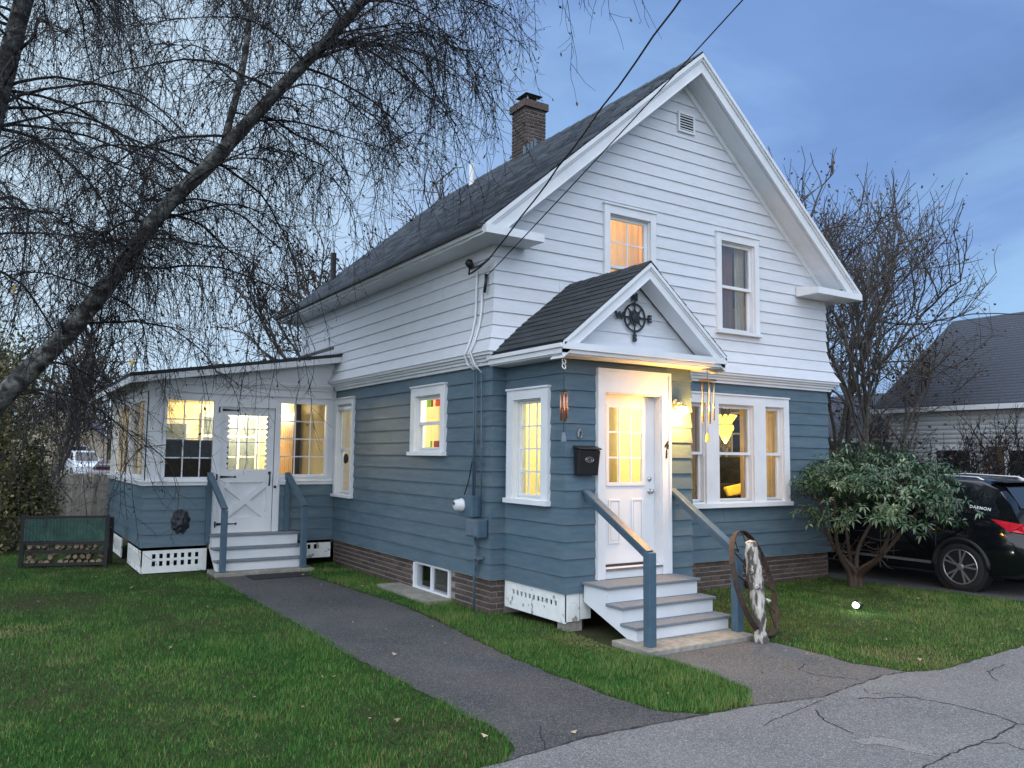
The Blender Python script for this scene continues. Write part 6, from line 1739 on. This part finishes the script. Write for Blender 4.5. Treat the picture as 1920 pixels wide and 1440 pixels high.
# ================================================================== VEHICLES
def car(name, label, loc, rotz, L=4.9, Wd=.95, H=1.70, belt=1.08, ground=.22, body='car_black', wheel_r=.36, axles=(.98, 3.80), kind='suv', detail=True, group=None):
    """Built rear-to-front along local +Y, left side at -X; wheels, glass, lights and doors are parts."""
    root = thing(name, label, 'car', (0, 0, 0), group)
    hood = belt - .06
    if kind == 'suv':
        st = [(0.0, .42, .62, .86), (.05, .32, .95, .93), (.22, ground + .04, belt - .02, .98), (.6, ground, belt, 1.0), (1.5, ground, belt, 1.0), (2.6, ground, belt - .01, 1.0), (3.3, ground, belt - .03, .995), (3.75, ground, hood, .99), (4.3, ground + .02, hood - .06, .97), (4.7, ground + .08, hood - .18, .90), (4.88, .36, hood - .34, .80)]
        cab = [(.16, belt - .02, .90, .86), (.30, belt + .26, .88, .80), (.50, H - .12, .90, .74), (.75, H - .03, .93, .73), (1.5, H, .94, .74), (2.4, H - .02, .94, .73), (2.9, H - .14, .94, .74), (3.3, belt + .24, .94, .82), (3.72, belt - .03, .93, .90)]
    else:
        st = [(0.0, .40, .66, .84), (.06, .30, .90, .93), (.4, ground, belt - .04, .98), (1.2, ground, belt, 1.0), (2.4, ground, belt - .02, 1.0), (3.2, ground, belt - .05, .99), (3.9, ground + .02, hood - .08, .96), (4.35, ground + .06, hood - .2, .88), (4.5, .36, .6, .78)]
        cab = [(.75, belt - .01, .90, .86), (1.15, belt + .28, .9, .78), (1.55, H - .02, .9, .72), (2.2, H, .9, .72), (2.7, H - .06, .9, .74), (3.3, belt - .03, .92, .88)]
    b = MB(); V = []; nrow = 13
    for (s_, zl, zt, wf) in st:
        w_ = Wd * wf; zm = zl + (zt - zl) * .55
        half = [(w_ * .80, zl), (w_ * .95, zl + .06), (w_ * .985, zl + .2 * (zt - zl)), (w_, zm), (w_ * .985, zt - .07), (w_ * .95, zt - .015), (w_ * .80, zt)]
        row = [(-x, s_, z) for x, z in half] + [(x, s_, z) for x, z in half[::-1]]
        V += row
    nrow = 14
    Fc = [(i * nrow + j, i * nrow + (j + 1) % nrow, (i + 1) * nrow + (j + 1) % nrow, (i + 1) * nrow + j) for i in range(len(st) - 1) for j in range(nrow)]
    Fc += [list(range(nrow))[::-1], [(len(st) - 1) * nrow + j for j in range(nrow)]]
    b.add(V, Fc)
    V = []; nr2 = 10
    for (s_, zt, wb, wt) in cab:
        zb = belt - .05; h_ = zt - zb
        half = [(Wd * wb, zb), (Wd * (wb + (wt - wb) * .45), zb + h_ * .5), (Wd * (wt + .03), zb + h_ * .90), (Wd * (wt - .04), zb + h_ * .975), (Wd * wt * .5, zt)]
        V += [(-x, s_, z) for x, z in half] + [(x, s_, z) for x, z in half[::-1]]
    Fc = [(i * nr2 + j, i * nr2 + (j + 1) % nr2, (i + 1) * nr2 + (j + 1) % nr2, (i + 1) * nr2 + j) for i in range(len(cab) - 1) for j in range(nr2)]
    Fc += [list(range(nr2))[::-1], [(len(cab) - 1) * nr2 + j for j in range(nr2)]]
    b.add(V, Fc)
    bo = b.build('body', M[body], root, True)
    es_ = bo.modifiers.new('edge', 'EDGE_SPLIT'); es_.split_angle = R(38)
    def cabpt(sd_, s_, f_, off=.006):
        """Point on the cabin side at length s_, height fraction f_."""
        for (a, c) in zip(cab, cab[1:]):
            if a[0] <= s_ <= c[0] or c is cab[-1]:
                t_ = min(1, max(0, (s_ - a[0]) / (c[0] - a[0]))); zt, wb, wt = [a[i] + (c[i] - a[i]) * t_ for i in (1, 2, 3)]; break
        zb = belt - .05; h_ = zt - zb
        if f_ < .5: x = wb + (wt - wb) * .45 * f_ / .5
        else: x = wb + (wt - wb) * .45 + (wt + .03 - wb - (wt - wb) * .45) * (f_ - .5) / .4
        return (sd_ * (Wd * x + off), s_, zb + h_ * f_)
    def side_glass(sd_, s0, s1, f0, f1, cut=0.0):
        k = MB(); n = 8; V = []
        for i in range(n + 1):
            s_ = s0 + (s1 - s0) * i / n
            ft = f1
            if cut > 0: ft = f0 + (f1 - f0) * min(1, ((i / n) / cut) ** .6 + .12)
            if cut < 0: ft = f0 + (f1 - f0) * min(1, ((1 - i / n) / -cut) ** .6 + .12)
            V += [cabpt(sd_, s_, f0), cabpt(sd_, s_, max((f0 + ft) / 2, f0 + .01)), cabpt(sd_, s_, max(ft, f0 + .02))]
        k.add(V, [(i * 3 + j, i * 3 + j + 1, (i + 1) * 3 + j + 1, (i + 1) * 3 + j) for i in range(n) for j in range(2)])
        return k.build('side_window', M['glass_dark'], root, True)
    for sd_ in (-1, 1):
        if kind == 'suv':
            side_glass(sd_, .42, 1.30, .20, .84, .45); side_glass(sd_, 1.38, 2.22, .20, .86); side_glass(sd_, 2.30, 3.30, .20, .86, -.45)
        else:
            side_glass(sd_, 1.05, 2.0, .22, .84, .4); side_glass(sd_, 2.08, 3.0, .22, .84, -.5)
    a, c = cab[0], cab[2]
    k = MB(); fr = lambda t_: [a[i] + (c[i] - a[i]) * t_ for i in range(4)]
    V = []
    for t_, sh in ((.30, .80), (.97, .80)):
        s_, zt, wb, wt = (np.interp(t_, [0, .41, 1], [cab[0][i], cab[1][i], cab[2][i]]) for i in range(4))
        V += [(-Wd * wt * sh, s_ - .02, zt - .01), (Wd * wt * sh, s_ - .02, zt - .01)]
    k.prism([V[0], V[1], V[3], V[2]], (0, -.012, .004)); k.build('rear_window', M['glass_dark'], root)
    # front glass
    a, c = cab[-1], cab[-3]
    k = MB(); k.prism([(-Wd * .74, a[0] - .03, a[1] + .07), (Wd * .74, a[0] - .03, a[1] + .07), (Wd * .66, c[0] + .09, c[1] - .0), (-Wd * .66, c[0] + .09, c[1] - .0)], (0, .02, .02)); k.build('windscreen', M['glass_dark'], root)
    for sd_ in (-1, 1):
        k = MB()
        k.prism([(sd_ * Wd * .70, -.0, belt - .02), (sd_ * Wd * .985, .10, belt - .03), (sd_ * Wd * 1.012, .50, belt + .02), (sd_ * Wd * 1.012, .26, belt - .14), (sd_ * Wd * .97, .06, belt - .16), (sd_ * Wd * .70, -.01, belt - .13)], (0, -.03, 0))
        k.build('tail_light', M['red_lens'], root)
        k = MB(); k.prism([(sd_ * Wd * .70, -.012, belt - .135), (sd_ * Wd * .975, .055, belt - .165), (sd_ * Wd * .93, .03, belt - .22), (sd_ * Wd * .70, -.012, belt - .19)], (0, -.03, 0)); k.build('reverse_light', M['plastic_white'], root)
        k = MB(); ls = st[-1][0]; k.prism([(sd_ * Wd * .45, ls - .03, hood - .36), (sd_ * Wd * .80, ls - .15, hood - .30), (sd_ * Wd * .82, ls - .16, hood - .42), (sd_ * Wd * .45, ls - .02, hood - .46)], (0, .03, 0)); k.build('headlight', M['plastic_white'], root)
        k = MB(); k.bar((sd_ * Wd * 1.0, .9 + wheel_r + .1, ground + .16), (sd_ * Wd * 1.0, axles[1] - wheel_r - .1, ground + .16), .02, .04); k.build('side_trim', M['rim'], root)
        for ay in axles:
            wroot = MB(); x0 = sd_ * (Wd - .20); x1 = sd_ * (Wd + .005)
            dx = Vector((sd_, 0, 0))
            k = MB(); k.lathe((x0, ay, wheel_r), dx, [(0, wheel_r * .8), (.02, wheel_r * .97), (.06, wheel_r), (.17, wheel_r), (.20, wheel_r * .95), (.207, wheel_r * .76), (.19, wheel_r * .70)], 32)
            wo = k.build('wheel', M['tyre'], root, True)
            k = MB(); cx_ = sd_ * (Wd + .002)
            k.tube([(cx_, ay + wheel_r * .70 * math.cos(t_), wheel_r + wheel_r * .70 * math.sin(t_)) for t_ in [2 * math.pi * i / 32 for i in range(33)]], .010, 6, cap=False)
            for i in range(5):
                for dt in (-.17, .17):
                    t_ = 2 * math.pi * i / 5 + .5
                    k.bar((cx_ - sd_ * .01, ay + .05 * math.cos(t_), wheel_r + .05 * math.sin(t_)), (cx_ - sd_ * .005, ay + wheel_r * .69 * math.cos(t_ + dt), wheel_r + wheel_r * .69 * math.sin(t_ + dt)), .026, .02, up=(1, 0, 0))
            k.lathe((cx_ - sd_ * .03, ay, wheel_r), dx, [(0, .06), (.03, .055), (.035, .03)], 12)
            k.build('rim', M['rim'], wo)
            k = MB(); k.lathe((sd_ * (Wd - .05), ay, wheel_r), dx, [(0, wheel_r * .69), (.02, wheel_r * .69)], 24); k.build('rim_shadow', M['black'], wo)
            k = MB(); k.tube([(sd_ * (Wd - .01), ay + (wheel_r + .05) * math.cos(t_), wheel_r + (wheel_r + .05) * math.sin(t_)) for t_ in [math.pi * i / 16 for i in range(17)]], .035, 8); k.build('wheel_arch', M['grey_plastic'], root, True)
            k = MB(); k.lathe((sd_ * (Wd - .22), ay, wheel_r), dx, [(0, wheel_r + .045), (.215, wheel_r + .045)], 28); k.build('wheel_well', M['black'], root)
        if kind == 'suv':
            k = MB(); k.tube([cabpt(sd_, .75, .96, -.09), cabpt(sd_, .85, 1.02, -.09), cabpt(sd_, 1.7, 1.035, -.09), cabpt(sd_, 2.55, 1.02, -.09), cabpt(sd_, 2.7, .97, -.09)], .018, 8); k.build('roof_rail', M['rim'], root, True)
            for ys in (1.34, 2.26, 3.36):
                k = MB(); k.tube([(sd_ * Wd * .992, ys, ground + .12), (sd_ * Wd * 1.001, ys, ground + .45), (sd_ * Wd * .987, ys, belt - .10)], .006, 5); k.build('door_seam', M['black'], root)
            for ys in (1.50, 2.42):
                k = MB(); k.tube([(sd_ * (Wd + .01), ys, belt - .17), (sd_ * (Wd + .03), ys + .10, belt - .165), (sd_ * (Wd + .01), ys + .2, belt - .17)], .014, 6); k.build('door_handle', M['car_black'], root, True)
            k = MB(); k.hexa([(sd_ * (Wd + .0), 3.18, belt + .02), (sd_ * (Wd + .2), 3.16, belt + .02), (sd_ * (Wd + .2), 3.30, belt + .02), (sd_ * (Wd + .0), 3.34, belt + .02), (sd_ * (Wd + .0), 3.18, belt + .15), (sd_ * (Wd + .2), 3.16, belt + .15), (sd_ * (Wd + .2), 3.28, belt + .15), (sd_ * (Wd + .0), 3.32, belt + .15)]); k.build('mirror', M[body], root, bevel=.02)
    if kind == 'suv':
        k = MB(); k.box(-Wd * .72, Wd * .72, .42, .62, H - .085, H - .055); k.build('spoiler', M[body], root, bevel=.012)
        k = MB(); k.box(-.28, .28, -.035, -.02, .80, .92); k.build('number_plate', M['plastic_white'], root)
        k = MB(); k.box(-Wd * .86, Wd * .86, -.05, .05, .40, .60); k.build('rear_bumper', M[body], root, bevel=.04)
    root.rotation_euler = (0, 0, rotz); root.location = loc
    return root, cabpt
suv, cabpt = car('parked_car', 'black estate car parked on the driveway behind the rhododendron', (8.02, -2.86, 0), 0.0)
# white sticker lettering on the rear side window
o = text_mesh('window_sticker', 'DAEMON', .062, .001, M['plastic_white'], None, False, 1.25, .001); o.parent = suv
pA = Vector(cabpt(-1, .86, .33, .03)); pB = Vector(cabpt(-1, .46, .33, .03)); pC = Vector(cabpt(-1, .86, .45, .03))
ux = (pB - pA).normalized(); uy = (pC - pA); uy = (uy - ux * uy.dot(ux)).normalized(); uz = ux.cross(uy)
mm = Matrix.Identity(4)
for i in range(3): mm[i][0] = ux[i]; mm[i][1] = uy[i]; mm[i][2] = uz[i]; mm[i][3] = pA[i]
o.matrix_basis = mm

# ================================================================== NEIGHBOURS
def simple_house(name, label, x0, x1, y0, y1, ze, zr, ridge, wallm, roofm, wins, ov=.3, boards=0.0):
    """Gabled house; ridge 'x' or 'y'; wins: list of (face, u0, u1, z0, z1, shutter)."""
    root = thing(name, label, 'house', ((x0 + x1) / 2, (y0 + y1) / 2, 0))
    w = MB(); w.box(x0, x1, y0, y1, 0, ze)
    if ridge == 'y':
        c = (x0 + x1) / 2
        for yy in (y0, y1): w.prism([(x0, yy, ze), (x1, yy, ze), (c, yy, zr)], (0, .02 if yy == y0 else -.02, 0))
    else:
        c = (y0 + y1) / 2
        for xx in (x0, x1): w.prism([(xx, y0, ze), (xx, y1, ze), (xx, c, zr)], (.02 if xx == x0 else -.02, 0, 0))
    wo = w.build('wall', M[wallm], root)
    r_ = MB()
    for sd_ in (-1, 1):
        if ridge == 'y':
            e = x0 if sd_ < 0 else x1; sl = (zr - ze) / abs(c - e); e2 = e + sd_ * ov; z2 = ze - ov * sl
            r_.prism([(c, y0 - ov, zr + .02), (e2, y0 - ov, z2 + .02), (e2, y1 + ov, z2 + .02), (c, y1 + ov, zr + .02)], (0, 0, .10))
        else:
            e = y0 if sd_ < 0 else y1; sl = (zr - ze) / abs(c - e); e2 = e + sd_ * ov; z2 = ze - ov * sl
            r_.prism([(x0 - ov, c, zr + .02), (x0 - ov, e2, z2 + .02), (x1 + ov, e2, z2 + .02), (x1 + ov, c, zr + .02)], (0, 0, .10))
    ro = r_.build('roof', M[roofm], root)
    if boards:
        V = []; Fc = []
        z = .3
        while z < ze:
            b = len(V); V += [(x0 - .004, y0, z + boards), (x0 - .004, y1, z + boards), (x0 - .022, y1, z), (x0 - .022, y0, z), (x0, y0, z), (x0, y1, z)]
            Fc += [(b, b + 1, b + 2, b + 3), (b + 3, b + 2, b + 5, b + 4)]; z += boards
        s_ = np_mesh('clapboards', np.array(V), np.array(Fc), M[wallm], wo); s_['kind'] = 'stuff'
        # shingle courses on the slope towards the street side
        V = []; Fc = []; c = (x0 + x1) / 2; sl = (zr - ze) / (c - x0); nn = 34; L_ = c - x0 + ov
        for i in range(nn):
            s0, s1 = L_ * (i + 1) / nn, L_ * i / nn; b = len(V)
            V += [(c - s0, y0 - ov, zr + .135 - sl * s0), (c - s0, y1 + ov, zr + .135 - sl * s0), (c - s1, y1 + ov, zr + .123 - sl * s1), (c - s1, y0 - ov, zr + .123 - sl * s1), (c - s0, y0 - ov, zr + .118 - sl * s0), (c - s0, y1 + ov, zr + .118 - sl * s0)]
            Fc += [(b, b + 1, b + 2, b + 3), (b + 4, b + 5, b + 1, b)]
        s_ = np_mesh('shingle_courses', np.array(V), np.array(Fc), M[roofm], ro); s_['kind'] = 'stuff'
        k = MB(); k.box(x0 - ov - .06, x0 - ov + .03, y0 - ov, y1 + ov, ze - ov * sl - .02, ze - ov * sl + .10); k.build('gutter', M['white'], root)
    for (face, u0, u1, z0, z1, shut) in wins:
        F = {'-x': FR((x0, 0), (0, 1), (-1, 0)), '-y': FR((0, y0), (1, 0), (0, -1))}[face]
        k = MB(); t = .09
        k.fbox(F, u0 - t, u0, 0, .05, z0 - t, z1 + t); k.fbox(F, u1, u1 + t, 0, .05, z0 - t, z1 + t); k.fbox(F, u0, u1, 0, .049, z1, z1 + t); k.fbox(F, u0, u1, 0, .049, z0 - t, z0); k.fbox(F, u0, u1, 0, .04, (z0 + z1) / 2 - .02, (z0 + z1) / 2 + .02)
        wi_ = k.build('window', M['white'], root)
        k = MB(); k.fbox(F, u0, u1, .024, .028, z0, z1); k.build('pane', M['glass_dark'], wi_)
        if shut:
            for (a, b) in ((u0 - t - .38, u0 - t - .02), (u1 + t + .02, u1 + t + .38)):
                k = MB(); k.fbox(F, a, b, 0.023, .06, z0 - t, z1 + t); k.build('shutter', M['shutter'], wi_)
    return root
simple_house('neighbour_house', 'white clapboard neighbour house with a slate blue roof at the right edge', 15.1, 22.9, -9.0, 4.3, 3.40, 6.02, 'y', 'white', 'roof_neigh',
             [('-x', 2.15, 3.0, 1.15, 2.2, False), ('-x', .9, 1.25, 1.0, 2.2, True), ('-x', -3, -2, 1.15, 2.2, True)], boards=.115)
simple_house('neighbour_wing', 'low grey roofed wing between the house corner and the neighbour', 16.6, 22.0, 4.35, 15.0, 2.62, 4.0, 'y', 'white', 'roof_neigh',
             [('-x', 6.6, 7.3, .6, 2.05, False), ('-x', 9.0, 10, 1.0, 2.0, False)], boards=.13)
# far street at left
simple_house('far_house', 'small tan gabled house far down the street at left', -4.0, 4.0, 78, 88, 3.2, 6.0, 'y', 'tan_house', 'roof_neigh', [('-y', -2.4, -1.2, 1.0, 2.4, False), ('-y', 1.0, 2.2, 1.0, 2.4, False)])
simple_house('far_house', 'white far house with red shutters beside the porch corner', 3.6, 14.0, 58, 66, 3.1, 5.2, 'x', 'white', 'roof_neigh', [('-y', 4.4, 5.2, .9, 2.2, True), ('-y', 7.0, 7.8, .9, 2.2, True), ('-y', 9.5, 10.3, .9, 2.2, True)])
simple_house('far_garage', 'pale far garage behind the parked cars at left', 0.0, 5.0, 92, 98, 2.8, 5.0, 'x', 'car_pale', 'roof_neigh', [('-y', 1, 2, 1, 2, False)])
s1, _ = car('far_sedan', 'dark maroon car parked far down the street at left', (2.15, 50.5, 0), R(155), L=4.5, Wd=.88, H=1.42, belt=.92, body='car_maroon', wheel_r=.31, axles=(.85, 3.5), kind='sedan')
s2, _ = car('far_van', 'pale blue-grey car parked beside the utility pole far at left', (0.3, 62, 0), R(185), L=4.9, Wd=1.0, H=2.0, belt=1.25, body='car_pale', wheel_r=.36, kind='suv')
up_ = thing('utility_pole', 'dark wooden utility pole far down the street at left', 'pole', (1.35, 76, 0))
k = MB(); k.tube([(1.35, 76, 0), (1.35, 76, 9.5)], [.17, .11], 10); k.build('shaft', M['wood_dark'], up_)
k = MB(); k.bar((.2, 76, 8.8), (2.5, 76, 8.8), .1, .1); k.build('cross_arm', M['wood_dark'], up_)
for x in (.3, 1.0, 1.7, 2.4):
    k = MB(); k.lathe((x, 76, 8.85), (0, 0, 1), [(0, .03), (.05, .05), (.12, .04), (.14, .01)], 8); k.build('insulator', M['metal_grey'], up_)
far_road = tag(sheet('far_street', [(-30, 46), (40, 46), (40, 56), (-30, 56)], .012, M['asphalt'], amp=.02), kind='structure')
# weathered picket fence behind the porch
fn = thing('wooden_fence', 'weathered grey board fence beyond the porch', 'fence', (-3.6, 15.5, 0))
pk = MB(); pk.box(-.055, .055, -.01, .01, 0, 1.30); PK = pk.mesh('picket', M['fence'])
for i in range(28):
    inst(PK, 'picket', fn, Matrix.Translation((-5.6 + i * .118, 15.5 + rnd.uniform(-.004, .004), 0)) @ Matrix.Rotation(rnd.uniform(-.01, .01), 4, 'Y') @ Matrix.Diagonal((1, 1, rnd.uniform(.97, 1.03), 1)))
for z in (.35, 1.0):
    k = MB(); k.box(-5.65, -2.35, 15.515, 15.56, z - .04, z + .04); k.build('rail', M['fence'], fn)
for x in (-5.5, -4.0, -2.5):
    k = MB(); k.box(x - .05, x + .05, 15.56, 15.66, 0, 1.35); k.build('post', M['fence'], fn)
fn2 = thing('lattice_fence', 'low tan fence in front of the far cars at left', 'fence', (-2.8, 30, 0))
for i in range(16):
    k = MB(); k.box(-4.2 + i * .2, -4.05 + i * .2, 30, 30.03, 0, 1.0); k.build('picket', M['tan_house'], fn2)

# firewood rack with green corrugated back
rk = thing('firewood_rack', 'dark firewood rack with a green corrugated panel beside the porch', 'rack', (-4.1, 7.0, 0))
A_, B_ = Vector((-4.72, 7.22, 0)), Vector((-3.50, 6.84, 0)); ud = (B_ - A_).normalized(); nd = Vector((ud.y, -ud.x, 0))
if nd.y > 0: nd = -nd
FK = lambda u, n, z: tuple(A_ + ud * u + nd * n + Vector((0, 0, z)))
LK = (B_ - A_).length
for u in (0.0, LK):
    for n_ in (0.0, -.38):
        k = MB(); k.fbox(FK, u - .03, u + .03, n_ - .03, n_ + .03, 0, .86 if n_ == 0 else .80); k.build('post', M['black'], rk)
for z in (.83, .40, .26, .05):
    k = MB(); k.fbox(FK, .03, LK - .03, -.015, .02, z - .025, z + .025); k.build('rail', M['black'], rk)
k = MB(); V = []; nn = 72
for i in range(nn + 1):
    u = .03 + (LK - .06) * i / nn; d_ = .012 * math.sin(i / nn * 24 * 2 * math.pi)
    V += [FK(u, .03 + d_, .44), FK(u, .03 + d_, .80)]
k.add(V, [(2 * i, 2 * i + 2, 2 * i + 3, 2 * i + 1) for i in range(nn)]); k.build('corrugated_panel', M['green_metal'], rk, True)
lm = MB(); lm.tube([(0, 0, 0), (0, .4, 0)], .045, 7); LM = lm.mesh('firewood_log', M['log_end'])
rnd.seed(3); mrk = Matrix(((ud.x, -nd.x, 0, 0), (ud.y, -nd.y, 0, 0), (0, 0, 1, 0), (0, 0, 0, 1)))
for j in range(4):
    for i in range(12):
        u = .08 + i * .098 + (.045 if j % 2 else 0)
        u += rnd.uniform(-.018, .018)
        if u > LK - .06 or rnd.random() < .14: continue
        o = inst(LM, 'firewood_log', None, Matrix.Translation(FK(u, -.02 + rnd.uniform(-.02, .012), .08 + j * .088)) @ mrk @ Matrix.Rotation(rnd.random() * 6, 4, 'Y') @ Matrix.Diagonal((rnd.uniform(.6, 1.15), .8, rnd.uniform(.55, 1.0), 1)))
        tag(o, 'split firewood log stacked in the green panelled rack', 'firewood', 'firewood stacked in the rack')
